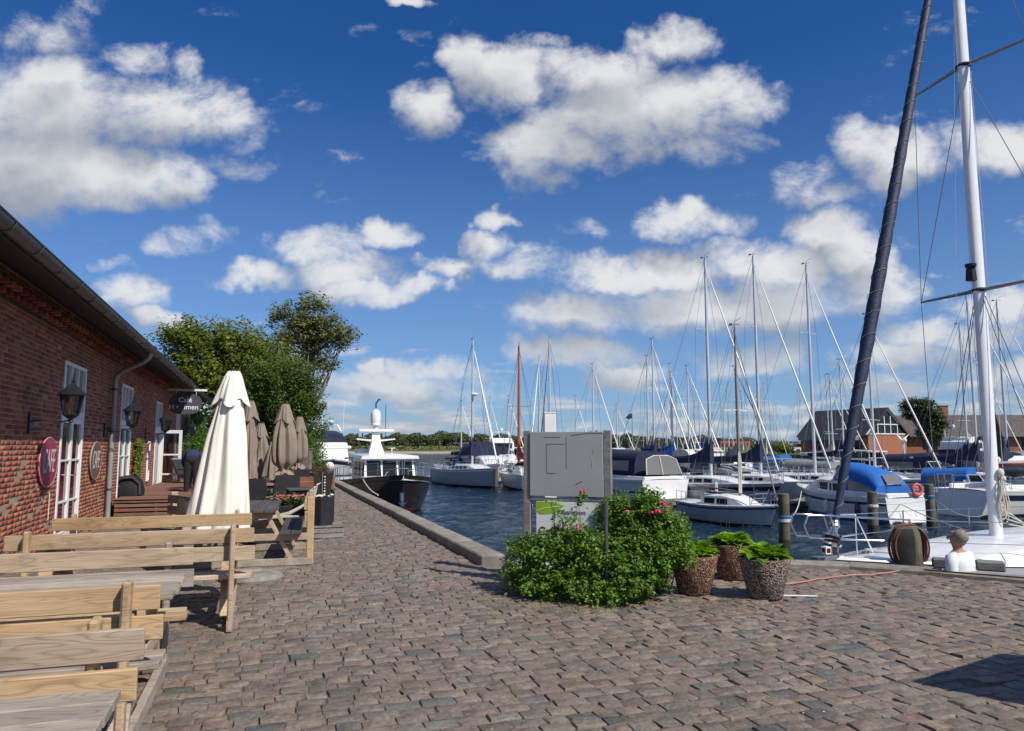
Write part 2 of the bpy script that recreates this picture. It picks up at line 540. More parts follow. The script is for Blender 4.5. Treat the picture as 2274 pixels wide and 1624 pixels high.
M['pile'] = wood('mooring_pile_wood', [(0.0, (0.05, 0.05, 0.035)), (0.5, (0.11, 0.10, 0.065)), (1.0, (0.19, 0.165, 0.11))], knots=False)
M['bark'] = simple('bark', (0.16, 0.13, 0.10), 0.9, var=0.35, sc=8, bump=0.8, bsc=25)
M['bark_pale'] = simple('pale_bark', (0.30, 0.27, 0.22), 0.9, var=0.3, sc=8, bump=0.6, bsc=25)
M['white'] = simple('white_paint', (0.78, 0.78, 0.76), 0.4, var=0.04, dirt=0.12)
M['gel'] = simple('white_gelcoat', (0.76, 0.76, 0.75), 0.28, var=0.03, dirt=0.10, coat=0.3)
M['gel_cream'] = simple('cream_gelcoat', (0.66, 0.64, 0.58), 0.3, var=0.04, dirt=0.14, coat=0.3)
M['gel_grey'] = simple('grey_gelcoat', (0.42, 0.44, 0.46), 0.3, var=0.05, dirt=0.2, coat=0.3)
M['deck'] = simple('boat_deck', (0.62, 0.62, 0.60), 0.6, var=0.06, dirt=0.15)
M['navy'] = simple('navy_canvas', (0.016, 0.022, 0.058), 0.85, var=0.3, sc=4, bump=1.0, bsc=5)
M['blue'] = simple('blue_canvas', (0.012, 0.13, 0.45), 0.8, var=0.18, sc=4, bump=1.0, bsc=5)
M['grey_cv'] = simple('grey_canvas', (0.20, 0.21, 0.22), 0.85, var=0.2, sc=4, bump=1.0, bsc=5)
M['cream_cv'] = simple('cream_canvas', (0.62, 0.58, 0.48), 0.85, var=0.1, sc=4, bump=1.0, bsc=5)
M['red_cv'] = simple('red_canvas', (0.33, 0.035, 0.02), 0.8, var=0.2, sc=4, bump=1.0, bsc=5)
M['navy_gel'] = simple('navy_gelcoat', (0.012, 0.018, 0.05), 0.2, var=0.1, coat=0.5)
M['dark_hull'] = simple('dark_brown_hull', (0.030, 0.020, 0.015), 0.16, var=0.12, coat=0.6)
M['red_hull'] = simple('red_paint', (0.25, 0.03, 0.02), 0.35, var=0.1, dirt=0.15)
M['blue_hull'] = simple('antifoul_blue', (0.02, 0.11, 0.30), 0.6, var=0.1)
M['black_hull'] = simple('black_paint', (0.02, 0.02, 0.022), 0.4, var=0.2)
M['alu'] = simple('mast_aluminium', (0.62, 0.63, 0.65), 0.38, metal=0.35, var=0.05)
M['mast_white'] = simple('white_mast_paint', (0.80, 0.80, 0.82), 0.3, var=0.03)
M['alu_dark'] = simple('dull_aluminium', (0.28, 0.29, 0.31), 0.45, metal=0.5, var=0.1)
M['steel'] = simple('stainless_steel', (0.75, 0.76, 0.78), 0.15, metal=1.0, var=0.03)
M['wire'] = simple('rigging_wire', (0.17, 0.18, 0.19), 0.5, metal=0.3, var=0.1)
M['woodmast'] = wood('varnished_spar', [(0.0, (0.26, 0.15, 0.07)), (0.5, (0.34, 0.21, 0.11)), (1.0, (0.42, 0.28, 0.16))], knots=False)
M['orangemast'] = simple('orange_spar', (0.42, 0.11, 0.035), 0.4, var=0.15)
M['black'] = simple('black_metal', (0.018, 0.018, 0.02), 0.45, var=0.2, metal=0.2)
M['blackpl'] = simple('black_plastic', (0.02, 0.02, 0.022), 0.35, var=0.2)
M['wicker'] = simple('black_wicker', (0.028, 0.029, 0.032), 0.6, var=0.5, sc=90, bump=0.9, bsc=120)
M['rubber'] = simple('rubber', (0.03, 0.03, 0.03), 0.8)
M['zinc'] = simple('grey_zinc', (0.115, 0.115, 0.115), 0.45, metal=0.55, var=0.2, sc=3, dirt=0.3)
M['pipe'] = simple('light_zinc_pipe', (0.33, 0.345, 0.355), 0.5, metal=0.3, var=0.12, sc=3, dirt=0.2)
M['rope'] = simple('white_rope', (0.62, 0.58, 0.50), 0.9, var=0.25, sc=60, bump=1.0, bsc=90)
M['rope_dark'] = simple('weathered_rope', (0.30, 0.29, 0.26), 0.9, var=0.25, sc=60, bump=1.0, bsc=90)
M['hose_dark'] = simple('brown_hose', (0.16, 0.065, 0.045), 0.6, var=0.3, sc=9)
M['hose'] = simple('pink_hose', (0.42, 0.20, 0.16), 0.5, var=0.15, sc=9)
M['whitepipe'] = simple('white_plastic_pipe', (0.68, 0.66, 0.6), 0.5)
M['fender'] = simple('blue_fender', (0.03, 0.12, 0.30), 0.4)
M['buoy'] = simple('red_lifebuoy', (0.60, 0.10, 0.09), 0.6, var=0.15)
M['stone'] = simple('grey_stone', (0.25, 0.225, 0.19), 0.9, var=0.3, sc=7, bump=0.6, bsc=35, obj_var=0.12, dirt=0.3)
M['concrete'] = simple('old_concrete', (0.30, 0.28, 0.25), 0.9, var=0.25, sc=2, bump=0.5, bsc=10)
M['sign_grey'] = simple('bare_grey_sign_plate', (0.36, 0.36, 0.35), 0.65, var=0.07, sc=3, dirt=0.12)
M['taupe'] = simple('taupe_parasol_cloth', (0.26, 0.205, 0.16), 0.9, var=0.12, sc=6, bump=0.3, bsc=40)
M['cloth'] = simple('cream_parasol_cloth', (0.83, 0.79, 0.69), 0.85, var=0.05, sc=3, bump=0.35, bsc=18)
M['shell'] = simple('sea_shell', (0.70, 0.64, 0.56), 0.6, var=0.2)
M['soil'] = simple('soil', (0.05, 0.035, 0.025), 0.95, var=0.4, sc=20, bump=1.0, bsc=50)
M['red_panel'] = simple('dark_red_panel', (0.20, 0.012, 0.035), 0.45, var=0.1)
M['maroon'] = simple('crimson_sign_paint', (0.36, 0.022, 0.07), 0.4, var=0.12, dirt=0.25)
M['brownsign'] = simple('brown_sign_paint', (0.16, 0.085, 0.05), 0.5, var=0.2, dirt=0.25)
M['dark_sign'] = simple('slate_sign_paint', (0.065, 0.065, 0.075), 0.5, var=0.1)
M['letter'] = simple('white_lettering', (0.80, 0.80, 0.79), 0.5, var=0.02)
M['letter_worn'] = simple('worn_lettering', (0.62, 0.56, 0.54), 0.6, var=0.15, sc=20)
M['letter_black'] = simple('black_lettering', (0.02, 0.02, 0.02), 0.5, var=0.02)
M['letter_grey'] = simple('grey_lettering', (0.25, 0.25, 0.24), 0.5, var=0.02)
M['red'] = simple('bright_red_paint', (0.55, 0.02, 0.03), 0.4)
M['lime'] = simple('lime_print', (0.30, 0.50, 0.02), 0.4, var=0.2, sc=5)
M['yellow'] = simple('yellow_plastic', (0.65, 0.48, 0.03), 0.5)
M['roof'] = simple('dark_roof_sheets', (0.035, 0.036, 0.04), 0.7, var=0.3, sc=3)
M['rooftile'] = simple('grey_brown_roof_tiles', (0.10, 0.085, 0.08), 0.85, var=0.3, sc=3)
M['brick_far'] = simple('orange_brickwork', (0.34, 0.125, 0.075), 0.9, var=0.14, sc=9)
M['skin'] = simple('skin', (0.42, 0.22, 0.15), 0.5, var=0.1, sc=10)
M['hair_grey'] = simple('grey_hair', (0.27, 0.22, 0.185), 0.9, var=0.4, sc=60, bump=1.0, bsc=120)
M['hair_dark'] = simple('dark_hair', (0.02, 0.014, 0.012), 0.8, var=0.4, sc=50)
M['tshirt'] = simple('white_t_shirt', (0.72, 0.74, 0.76), 0.9, var=0.04, sc=6)
M['shirt_navy'] = simple('navy_shirt', (0.022, 0.032, 0.085), 0.9, var=0.15)
M['trousers'] = simple('black_trousers', (0.012, 0.013, 0.018), 0.9)
M['jeans'] = simple('denim', (0.05, 0.08, 0.15), 0.9)
M['terracotta'] = simple('terracotta', (0.40, 0.14, 0.07), 0.8)
M['grass'] = simple('bank_grass', (0.075, 0.11, 0.025), 0.95, var=0.35, sc=3, bump=0.8, bsc=30)
M['grassfar'] = simple('meadow_grass', (0.14, 0.15, 0.05), 0.95, var=0.3, sc=0.05)
M['sand'] = simple('pale_beach_stones', (0.36, 0.33, 0.25), 0.95, var=0.3, sc=0.3)
M['car_white'] = simple('white_car_paint', (0.7, 0.7, 0.7), 0.25, coat=0.5)
M['car_blue'] = simple('blue_car_paint', (0.06, 0.11, 0.2), 0.25, coat=0.5)


def glass(name, col=(0.02, 0.025, 0.03), rough=0.04, spec=0.6):
    t = NT(name)
    t.set(Base_Color=col, Roughness=rough); t.put(t.b, 'Specular IOR Level', spec)
    t.bump(t.noise(t.vec(), 1.7, 2.0), 0.05, 0.02)
    return t.mt


def clear(name, tint=(0.85, 0.88, 0.88), f=0.75, rough=0.05):
    t = NT(name)
    tr = t.nd('ShaderNodeBsdfTransparent', {0: (*tint, 1)}); gl = t.nd('ShaderNodeBsdfGlossy', {'Roughness': rough})
    fr = t.nd('ShaderNodeFresnel', {0: 1.5})
    mx = t.nd('ShaderNodeMixShader', {0: t.m('ADD', fr.outputs[0], 1 - f, clamp=True), 1: tr.outputs[0], 2: gl.outputs[0]})
    t.L.new(mx.outputs[0], t.N['Material Output'].inputs[0])
    return t.mt


M['glass'] = glass('dark_window_glass', (0.012, 0.015, 0.018), 0.06, 0.3)
M['glass_red'] = glass('window_glass_red_blind', (0.10, 0.008, 0.02), 0.06)
M['glass_grey'] = glass('milky_window', (0.16, 0.17, 0.18), 0.12)
M['vinyl'] = glass('clear_vinyl_window', (0.17, 0.165, 0.16), 0.14, 0.5)
M['lampglass'] = clear('lantern_glass', (0.5, 0.5, 0.5), 0.8)


def leaf(name, a, b, c, trans=0.35):
    t = NT(name)
    r = t.rnd()
    n = t.noise(t.vec(), 4.0, 2.0)
    f = t.m('ADD', t.m('MULTIPLY', r, 0.5), t.m('MULTIPLY', n, 0.5))
    col = t.ramp(f, [(0.15, a), (0.5, b), (0.85, c)])
    t.set(Base_Color=col, Roughness=0.45); t.put(t.b, 'Specular IOR Level', 0.35)
    tl = t.nd('ShaderNodeBsdfTranslucent', {0: t.nd('ShaderNodeHueSaturation', {'Saturation': 1.15, 'Value': 1.5, 'Hue': 0.48, 'Color': col}).outputs[0]})
    mx = t.nd('ShaderNodeMixShader', {0: trans, 1: t.b.outputs[0], 2: tl.outputs[0]})
    t.L.new(mx.outputs[0], t.N['Material Output'].inputs[0])
    return t.mt


M['leaf_rose'] = leaf('rose_leaves', (0.035, 0.085, 0.010), (0.10, 0.20, 0.022), (0.22, 0.36, 0.045), 0.3)
M['leaf_tree'] = leaf('tree_leaves', (0.065, 0.095, 0.012), (0.13, 0.165, 0.022), (0.20, 0.235, 0.04), 0.3)
M['leaf_pop'] = leaf('poplar_leaves', (0.075, 0.095, 0.03), (0.14, 0.16, 0.05), (0.21, 0.22, 0.09), 0.25)
M['leaf_shrub'] = leaf('shrub_leaves', (0.035, 0.07, 0.014), (0.075, 0.125, 0.022), (0.125, 0.185, 0.035), 0.3)
M['leaf_hosta'] = leaf('hosta_leaves', (0.09, 0.20, 0.015), (0.17, 0.33, 0.028), (0.27, 0.45, 0.05), 0.35)
M['leaf_vine'] = leaf('vine_leaves', (0.03, 0.07, 0.01), (0.06, 0.14, 0.014), (0.12, 0.22, 0.03), 0.3)
M['leaf_vine2'] = leaf('yellow_vine_leaves', (0.06, 0.09, 0.01), (0.14, 0.18, 0.02), (0.26, 0.23, 0.03), 0.3)
M['leaf_dark'] = leaf('dark_tree_leaves', (0.02, 0.032, 0.009), (0.042, 0.06, 0.016), (0.07, 0.09, 0.026), 0.2)
M['leaf_far'] = leaf('far_forest_leaves', (0.045, 0.06, 0.022), (0.08, 0.10, 0.036), (0.12, 0.125, 0.055), 0.2)
M['petal'] = leaf('pink_petals', (0.5, 0.03, 0.16), (0.65, 0.07, 0.25), (0.75, 0.18, 0.36), 0.3)
M['petal_mix'] = leaf('mixed_petals', (0.5, 0.04, 0.10), (0.6, 0.2, 0.25), (0.75, 0.62, 0.35), 0.3)
M['needle_dry'] = simple('dry_twigs', (0.14, 0.075, 0.04), 0.9, var=0.4)
# ---------------------------------------------------------------- ground, quay, water
WATER_Z = -1.2
# quay edge (plan), from far down the street to beyond the right of the picture
EDGE = [(3.2, 200), (3.2, 9.75), (4.9, 9.35), (6.85, 8.62), (7.55, 8.15), (8.3, 7.35), (9.0, 6.45), (10.6, 4.0), (13.5, -1.0), (18, -12)]


def cobble_mat():
    t = NT('granite_setts')
    r = t.rnd()
    r2 = t.m('FRACT', t.m('MULTIPLY', r, 13.7))
    base = t.ramp(r, [(0.0, (0.165, 0.130, 0.105)), (0.12, (0.250, 0.190, 0.155)), (0.24, (0.300, 0.215, 0.175)), (0.36, (0.205, 0.180, 0.155)), (0.48, (0.275, 0.185, 0.155)),
                      (0.60, (0.325, 0.265, 0.210)), (0.70, (0.235, 0.145, 0.120)), (0.80, (0.255, 0.235, 0.205)), (0.88, (0.29, 0.22, 0.16)), (0.94, (0.150, 0.155, 0.150)), (0.985, (0.080, 0.092, 0.100))])
    gp = t.nd('ShaderNodeNewGeometry').outputs['Position']
    fine = t.nd('ShaderNodeTexNoise', {'Vector': gp, 'Scale': 30.0, 'Detail': 9.0, 'Roughness': 0.8}).outputs[0]
    med = t.nd('ShaderNodeTexNoise', {'Vector': gp, 'Scale': 9.0, 'Detail': 5.0, 'Roughness': 0.6}).outputs[0]
    big = t.nd('ShaderNodeTexNoise', {'Vector': gp, 'Scale': 0.55, 'Detail': 4.0, 'Roughness': 0.6}).outputs[0]
    c = t.mix(t.ramp(fine, [(0.38, (0, 0, 0)), (0.62, (1, 1, 1))]), t.mix(0.55, base, (0.045, 0.038, 0.03)), t.mix(0.20, base, (0.42, 0.37, 0.31)))
    c = t.mix(t.m('MULTIPLY', t.ramp(med, [(0.48, (0, 0, 0)), (0.66, (1, 1, 1))]), 0.5), c, (0.115, 0.085, 0.06))
    c = t.mix(t.m('MULTIPLY', t.ramp(big, [(0.46, (0, 0, 0)), (0.66, (1, 1, 1))]), 0.30), c, (0.16, 0.13, 0.08))
    t.set(Base_Color=c, Roughness=t.m('ADD', 0.62, t.m('MULTIPLY', r2, 0.25)))
    h = t.m('ADD', t.m('MULTIPLY', fine, 0.5), t.m('MULTIPLY', med, 1.3))
    t.bump(h, 1.0, 0.02)
    return t.mt


def joint_mat():
    t = NT('joint_sand_and_moss')
    gp = t.nd('ShaderNodeNewGeometry').outputs['Position']
    a = t.nd('ShaderNodeTexNoise', {'Vector': gp, 'Scale': 2.2, 'Detail': 7.0, 'Roughness': 0.7}).outputs[0]
    b = t.nd('ShaderNodeTexNoise', {'Vector': gp, 'Scale': 40.0, 'Detail': 6.0, 'Roughness': 0.8}).outputs[0]
    c = t.ramp(b, [(0.3, (0.07, 0.055, 0.042)), (0.55, (0.19, 0.155, 0.12)), (0.8, (0.28, 0.235, 0.185))])
    c = t.mix(t.m('MULTIPLY', t.ramp(a, [(0.58, (0, 0, 0)), (0.7, (1, 1, 1))]), 0.35), c, (0.07, 0.085, 0.025))
    t.set(Base_Color=c, Roughness=0.95)
    t.bump(b, 1.0, 0.02)
    return t.mt


M['cobble'] = cobble_mat()
M['joint'] = joint_mat()


def water_mat():
    t = NT('harbour_water')
    gp = t.nd('ShaderNodeNewGeometry').outputs['Position']
    mp = t.nd('ShaderNodeMapping', {'Vector': gp, 'Rotation': (0, 0, R(25)), 'Scale': (1.0, 1.8, 1.0)}).outputs[0]
    a = t.nd('ShaderNodeTexNoise', {'Vector': mp, 'Scale': 1.1, 'Detail': 3.0, 'Roughness': 0.55, 'Distortion': 0.5}).outputs[0]
    b = t.nd('ShaderNodeTexNoise', {'Vector': mp, 'Scale': 4.2, 'Detail': 4.0, 'Roughness': 0.6, 'Distortion': 0.6}).outputs[0]
    g = t.nd('ShaderNodeTexNoise', {'Vector': mp, 'Scale': 0.07, 'Detail': 3.0}).outputs[0]
    h = t.m('ADD', t.m('MULTIPLY', a, 0.9), t.m('MULTIPLY', b, 0.4))
    h = t.m('MULTIPLY', h, t.m('ADD', 0.55, g))
    t.set(Base_Color=(0.006, 0.024, 0.052), Roughness=0.09, IOR=1.33)
    t.bump(h, 1.0, 0.55)
    return t.mt


M['water'] = water_mat()
xs_ = np.concatenate([[-900, -300, -100, -20, -2], np.arange(2.9, 48, .19), np.arange(48, 90, 1.5), [120, 200, 400, 1400]])
ys_ = np.concatenate([[-300, -60, -10], np.arange(2, 40, .19), np.arange(40, 95, .3), np.arange(96, 150, 2), [200, 400, 2600]])
XX, YY = np.meshgrid(xs_, ys_)
ZZ = np.zeros(XX.shape)
wr_ = np.random.default_rng(4)
for k in range(46):
    wl_ = wr_.uniform(.42, 2.6); an_ = R(-35) + wr_.normal(0, .55); kx, ky = math.cos(an_) * 6.283 / wl_, math.sin(an_) * 6.283 / wl_
    ph_ = wr_.uniform(0, 6.28); ZZ += .0058 * wl_ ** .75 * np.sin(kx * XX + ky * YY + ph_ + .8 * np.sin(.31 * XX * math.sin(an_) + .27 * YY + ph_))
dd_ = np.hypot(XX, YY); ZZ *= np.clip(1.15 - dd_ / 105, 0, 1) * np.clip((XX - 2.0), 0, 1)
gi = np.arange(XX.size).reshape(XX.shape)
me = np_mesh('water', np.stack([XX.ravel(), YY.ravel(), (ZZ + WATER_Z).ravel()], -1), np.stack([gi[:-1, :-1].ravel(), gi[:-1, 1:].ravel(), gi[1:, 1:].ravel(), gi[1:, :-1].ravel()], -1), M['water'])
me.polygons.foreach_set('use_smooth', [True] * len(me.polygons))
put('water', me, kind='structure')
mb = MB()
mb.add([(-1000, -400, -4), (1500, -400, -4), (1500, 2700, -4), (-1000, 2700, -4)], [(0, 1, 2, 3)])
put('sea_bed', mb.mesh('sea_bed', M['soil']), kind='structure')

# quay body: joint bed on top, stone wall down to the water
KW = 0.34


def offset_poly(pts, d):
    out = []
    for i, p in enumerate(pts):
        a = Vector(pts[max(i - 1, 0)]); b = Vector(pts[min(i + 1, len(pts) - 1)]); p = Vector(p)
        def nrm(u, v):
            t = (v - u).normalized(); return Vector((t.y, -t.x))
        if i == 0: n = nrm(p, b); k = 1
        elif i == len(pts) - 1: n = nrm(a, p); k = 1
        else:
            n1, n2 = nrm(a, p), nrm(p, b); n = (n1 + n2).normalized(); k = 1 / max(0.5, n.dot(n1))
        q = p + n * d * k
        out.append((q.x, q.y))
    return out


INNER = offset_poly(EDGE, KW)
mb = MB()
poly = INNER + [(-60, -12), (-60, 200)]
n = len(poly)
mb.add([(x, y, -0.011) for x, y in poly], [tuple(range(n))[::-1]])
quay = mb.build('quay_paving', M['joint'], kind='structure')
for p in quay.data.polygons:
    if p.normal.z < 0: p.flip()
mb = MB()
W2 = offset_poly(EDGE, 0.03)
for i in range(len(W2) - 1):
    a, b = W2[i], W2[i + 1]
    mb.add([(a[0], a[1], -4), (b[0], b[1], -4), (b[0], b[1], -0.05), (a[0], a[1], -0.05)], [(0, 1, 2, 3)])
mb.build('quay_wall', M['concrete'], kind='structure')


def in_poly(x, y, P):
    c = False; j = len(P) - 1
    for i in range(len(P)):
        if (P[i][1] > y) != (P[j][1] > y) and x < (P[j][0] - P[i][0]) * (y - P[i][1]) / (P[j][1] - P[i][1]) + P[i][0]: c = not c
        j = i
    return c


# kerb stones along the edge
def kerb():
    root = tag(put('kerb', None), kind='structure')
    root['kind'] = 'structure'
    pieces = []
    for i in range(1, len(EDGE) - 2):
        a, b = Vector(EDGE[i]), Vector(EDGE[i + 1])
        pieces.append((a, b))
    segs = []
    # long straight run, stones 1.1 to 1.9 m
    y = 9.75
    while y < 190:
        l = random.uniform(1.2, 2.0) if y < 90 else 12
        segs.append((Vector((3.2, y + l)), Vector((3.2, y)))); y += l
    for a, b in pieces:
        L = (b - a).length; k = max(1, round(L / 1.3))
        for j in range(k):
            segs.append((a.lerp(b, j / k), a.lerp(b, (j + 1) / k)))
    for a, b in segs:
        t = (b - a).normalized(); nn = Vector((t.y, -t.x)); gap = 0.006
        L = (b - a).length - gap * 2
        ctr = (a + b) / 2 + nn * KW / 2
        dz = random.uniform(-.006, .006)
        if b.y < 9.7 or a.x > 3.3:
            top = 0.045
        else:
            top = 0.13
        o = MB().bbox((0, 0, 0), (L, KW, 0.40), 0.018).build('kerb_stone', M['stone'], root, loc=(ctr.x, ctr.y, top - 0.2 + dz), rot=(random.uniform(-.006, .006), random.uniform(-.003, .003), math.atan2(t.y, t.x)))
    return root


kerb()


# setts: rows across the street, every stone its own shape
def setts():
    st = []
    y = 1.9
    row = 0
    while y < 75:
        w = random.uniform(0.116, 0.142) if y < 40 else random.uniform(.2, .25)
        bend = 0.0
        x = -3.0 + random.uniform(-.2, 0)
        xmax = 13.2 if y < 9.5 else 3.0
        slope = -0.035 if y < 9.5 else 0
        while x < xmax:
            l = random.uniform(0.135, 0.225) if y < 40 else random.uniform(0.3, 0.5)
            cx, cy = x + l / 2, y + w / 2 + 0.02 * math.sin(x * .9 + y * .3) + 0.01 * math.sin(x * 2.3 + row)
            if in_poly(cx, cy, poly) and in_poly(cx + l / 2, cy, poly) and in_poly(cx + l / 2, cy + w * .5, poly):
                q = proj((cx, cy, 0))
                if -160 < q[0] < 2440 and q[1] < 1760 and q[2] > 0.3:
                    st.append((cx, cy, l, w, q[2]))
            x += l
        y += w
        row += 1
    return st


st = setts()
GX, GY = 5, 4


def stone_verts(l, w, seed_r):
    g = 0.008
    hx, hy = l / 2 - g / 2, w / 2 - g / 2
    xs = np.array([-1, -0.93, 0, 0.93, 1]); ys = np.array([-1, -0.88, 0.88, 1])
    X, Y = np.meshgrid(xs * hx, ys * hy)
    X = X + seed_r.normal(0, 0.0028, X.shape); Y = Y + seed_r.normal(0, 0.0028, Y.shape)
    X = X + Y * seed_r.normal(0, 0.05); Y = Y + X * seed_r.normal(0, 0.03)
    tx, ty = seed_r.normal(0, 0.012), seed_r.normal(0, 0.019)
    Z = seed_r.normal(0, 0.0032, X.shape) + X * tx + Y * ty + seed_r.normal(0, 0.0042)
    e = np.zeros(X.shape, bool); e[0] = e[-1] = True; e[:, 0] = e[:, -1] = True
    Z[e] -= 0.0035 + 0.6 * abs(seed_r.normal(0, 0.003, Z.shape))[e]
    top = np.stack([X, Y, Z], -1).reshape(-1, 3)
    ring = [(0, i) for i in range(GX)] + [(j, GX - 1) for j in range(1, GY)] + [(GY - 1, i) for i in range(GX - 2, -1, -1)] + [(j, 0) for j in range(GY - 2, 0, -1)]
    ri = [j * GX + i for j, i in ring]
    bot = top[ri].copy(); bot[:, 2] = -0.05
    return np.concatenate([top, bot]), ri


def stone_faces(ri):
    F = [[j * GX + i, j * GX + i + 1, (j + 1) * GX + i + 1, (j + 1) * GX + i] for j in range(GY - 1) for i in range(GX - 1)]
    nT = GX * GY; k = len(ri)
    for a in range(k):
        b = (a + 1) % k
        F.append([ri[b], ri[a], nT + a, nT + b])
    return np.array(F)


st.sort(key=lambda s: s[4] if s[4] > 2.2 else s[4] + 3)
near, far = st[:300], st[300:]
variants = []
for k in range(24):
    V, ri = stone_verts(0.19, 0.137, rng)
    me = np_mesh('cobble', V, stone_faces(ri), M['cobble']); sm(me, 50)
    variants.append(me)
for cx, cy, l, w, d in near:
    fl = random.choice((0, math.pi))
    put('cobble', random.choice(variants), quay, loc=(cx, cy, 0.0), rot=(0, 0, fl + random.gauss(0, .014)), scale=(l / 0.19, w / 0.137, 1))
VV = []; FF = []; o = 0
for cx, cy, l, w, d in far:
    V, ri = stone_verts(l, w, rng)
    an = random.gauss(0, .012); c_, s_ = math.cos(an), math.sin(an)
    V = np.stack([V[:, 0] * c_ - V[:, 1] * s_ + cx, V[:, 0] * s_ + V[:, 1] * c_ + cy, V[:, 2]], -1)
    VV.append(V); FF.append(stone_faces(ri) + o); o += len(V)
me = np_mesh('cobbles', np.concatenate(VV), np.concatenate(FF), M['cobble']); sm(me, 50)
put('cobbles', me, quay, kind='stuff')

# tufts of grass and moss in the joints
def tufts():
    V = []; F = []
    spots = [(G(470, 1410), .12, 40), (G(440, 1440), .08, 20), (G(1690, 1345), .25, 70), (G(1600, 1340), .2, 60), (G(1560, 1345), .15, 40), (G(1350, 1350), .5, 160), (G(1200, 1340), .5, 140), (G(1480, 1345), .4, 150), (G(1270, 1515), .05, 22), (G(1240, 1360), .4, 90)]
    for k in range(60):
        x, y = random.uniform(-2, 9), random.uniform(3.2, 9.3)
        if in_poly(x, y, poly): spots.append((Vector((x, y, 0)), .03, 7))
    for p, r, n in spots:
        for k in range(n):
            x, y = p.x + random.gauss(0, r), p.y + random.gauss(0, r * .35); h = random.uniform(.012, .035) * (1.7 if n > 50 else 1)
            a = random.uniform(0, 6.28); dx, dy = math.cos(a) * .003, math.sin(a) * .003; b = random.uniform(-.02, .02)
            o = len(V); V += [(x - dx, y - dy, -.02), (x + dx, y + dy, -.02), (x + b, y + b * .5, h)]; F.append((o, o + 1, o + 2))
    put('grass', np_mesh('grass', V, F, M['leaf_vine2'], 3), kind='stuff')


M['shell_bits'] = simple('pale_shell_bits', (0.6, 0.57, 0.5), .7)
tufts()
mb = MB()
for k in range(70):
    x, y = random.uniform(-1.5, 9), random.uniform(3.0, 13)
    if in_poly(x, y, poly) and x < (9 if y < 8 else 2.8): mb.ball((x, y, .004), random.uniform(.003, .008), 5, 3, (1.3, 1, .5))
lit_ = mb.build('litter', M['shell_bits'], kind='stuff')
# ---------------------------------------------------------------- café building (wall plane x = -3, facing the quay)
WX0 = -3.0
BY0, BY1, BZ1 = 7.0, 38.0, 3.78
OPEN = [(13.22, 14.72, 0.0, 2.95), (18.3, 19.75, 0.0, 2.98), (22.62, 22.95, 0.62, 1.72), (24.05, 25.3, 0.0, 2.92), (29.55, 30.7, 0.0, 2.92)]
bld = thing('cafe_building', (WX0, 22, 0), 0, 'long low red brick café building with dark gutter and white glazed doors beside the quay', 'building')


def brick_mat():
    t = NT('red_brick')
    r = t.rnd()
    c = t.ramp(r, [(0.0, (0.19, 0.045, 0.028)), (0.2, (0.31, 0.075, 0.038)), (0.42, (0.42, 0.115, 0.052)), (0.6, (0.50, 0.165, 0.075)), (0.76, (0.36, 0.095, 0.05)), (0.9, (0.25, 0.06, 0.038)), (1.0, (0.54, 0.21, 0.105))])
    gp = t.nd('ShaderNodeNewGeometry').outputs['Position']
    f = t.nd('ShaderNodeTexNoise', {'Vector': gp, 'Scale': 45.0, 'Detail': 6.0, 'Roughness': 0.7}).outputs[0]
    g = t.nd('ShaderNodeTexNoise', {'Vector': gp, 'Scale': 0.8, 'Detail': 5.0, 'Roughness': 0.6}).outputs[0]
    c = t.mix(t.m('MULTIPLY', t.ramp(f, [(0.4, (0, 0, 0)), (0.75, (1, 1, 1))]), 0.35), c, (0.10, 0.03, 0.02))
    c = t.mix(t.m('MULTIPLY', t.ramp(g, [(0.5, (0, 0, 0)), (0.75, (1, 1, 1))]), 0.3), c, (0.42, 0.27, 0.18))
    t.set(Base_Color=c, Roughness=0.9); t.bump(f, 0.7, 0.006)
    return t.mt


M['brick'] = brick_mat()
M['mortar'] = simple('lime_mortar', (0.36, 0.27, 0.195), 0.95, var=0.2, sc=4, bump=0.8, bsc=60)
# mortar body with holes for the openings
mb = MB()
ys = sorted({BY0, BY1} | {o[0] for o in OPEN} | {o[1] for o in OPEN})
for a, b in zip(ys[:-1], ys[1:]):
    op = [o for o in OPEN if o[0] <= a + 1e-6 and o[1] >= b - 1e-6]
    spans = [(-0.05, BZ1)] if not op else [(-0.05, op[0][2]), (op[0][3], BZ1)]
    for z0, z1 in spans:
        if z1 - z0 > 0.02:
            mb.box((-0.0006 - 0.17, (a + b) / 2 - 22, (z0 + z1) / 2), (0.34, b - a, z1 - z0))
wall = mb.build('wall', M['mortar'], bld)
bl = []
CH = 0.0667
zc = 0.0
for k in range(int(BZ1 / CH)):
    zc = (k + .5) * CH
    seq = [0.24, 0.24, 0.12]
    y = BY0 + (k * 0.30) % 0.6 - 0.6 + (0.06 if k % 2 else 0)
    i = k
    while y < BY1:
        l = seq[i % 3]; i += 1
        a, b = max(y, BY0), min(y + l, BY1)
        y += l
        parts = [(a, b)]
        for o in OPEN:
            if o[2] - .01 < zc < o[3]:
                np_ = []
                for p, q in parts:
                    if q <= o[0] or p >= o[1]: np_.append((p, q)); continue
                    if p < o[0]: np_.append((p, o[0]))
                    if q > o[1]: np_.append((o[1], q))
                parts = np_
        for p, q in parts:
            if q - p > 0.03: bl.append((p, q, zc))


def brick_arr(p, q, z):
    g = 0.006; h = (CH - 0.013) / 2
    x1 = rng.normal(0.0009, 0.0007); x0 = -0.05
    y0, y1 = p + g, q - g; z0, z1 = z - h + rng.normal(0, .0012), z + h + rng.normal(0, .0012)
    return np.array([(x0, y0, z0), (x0, y1, z0), (x0, y1, z1), (x0, y0, z1), (x1, y0, z0), (x1, y1, z0), (x1, y1, z1), (x1, y0, z1)])


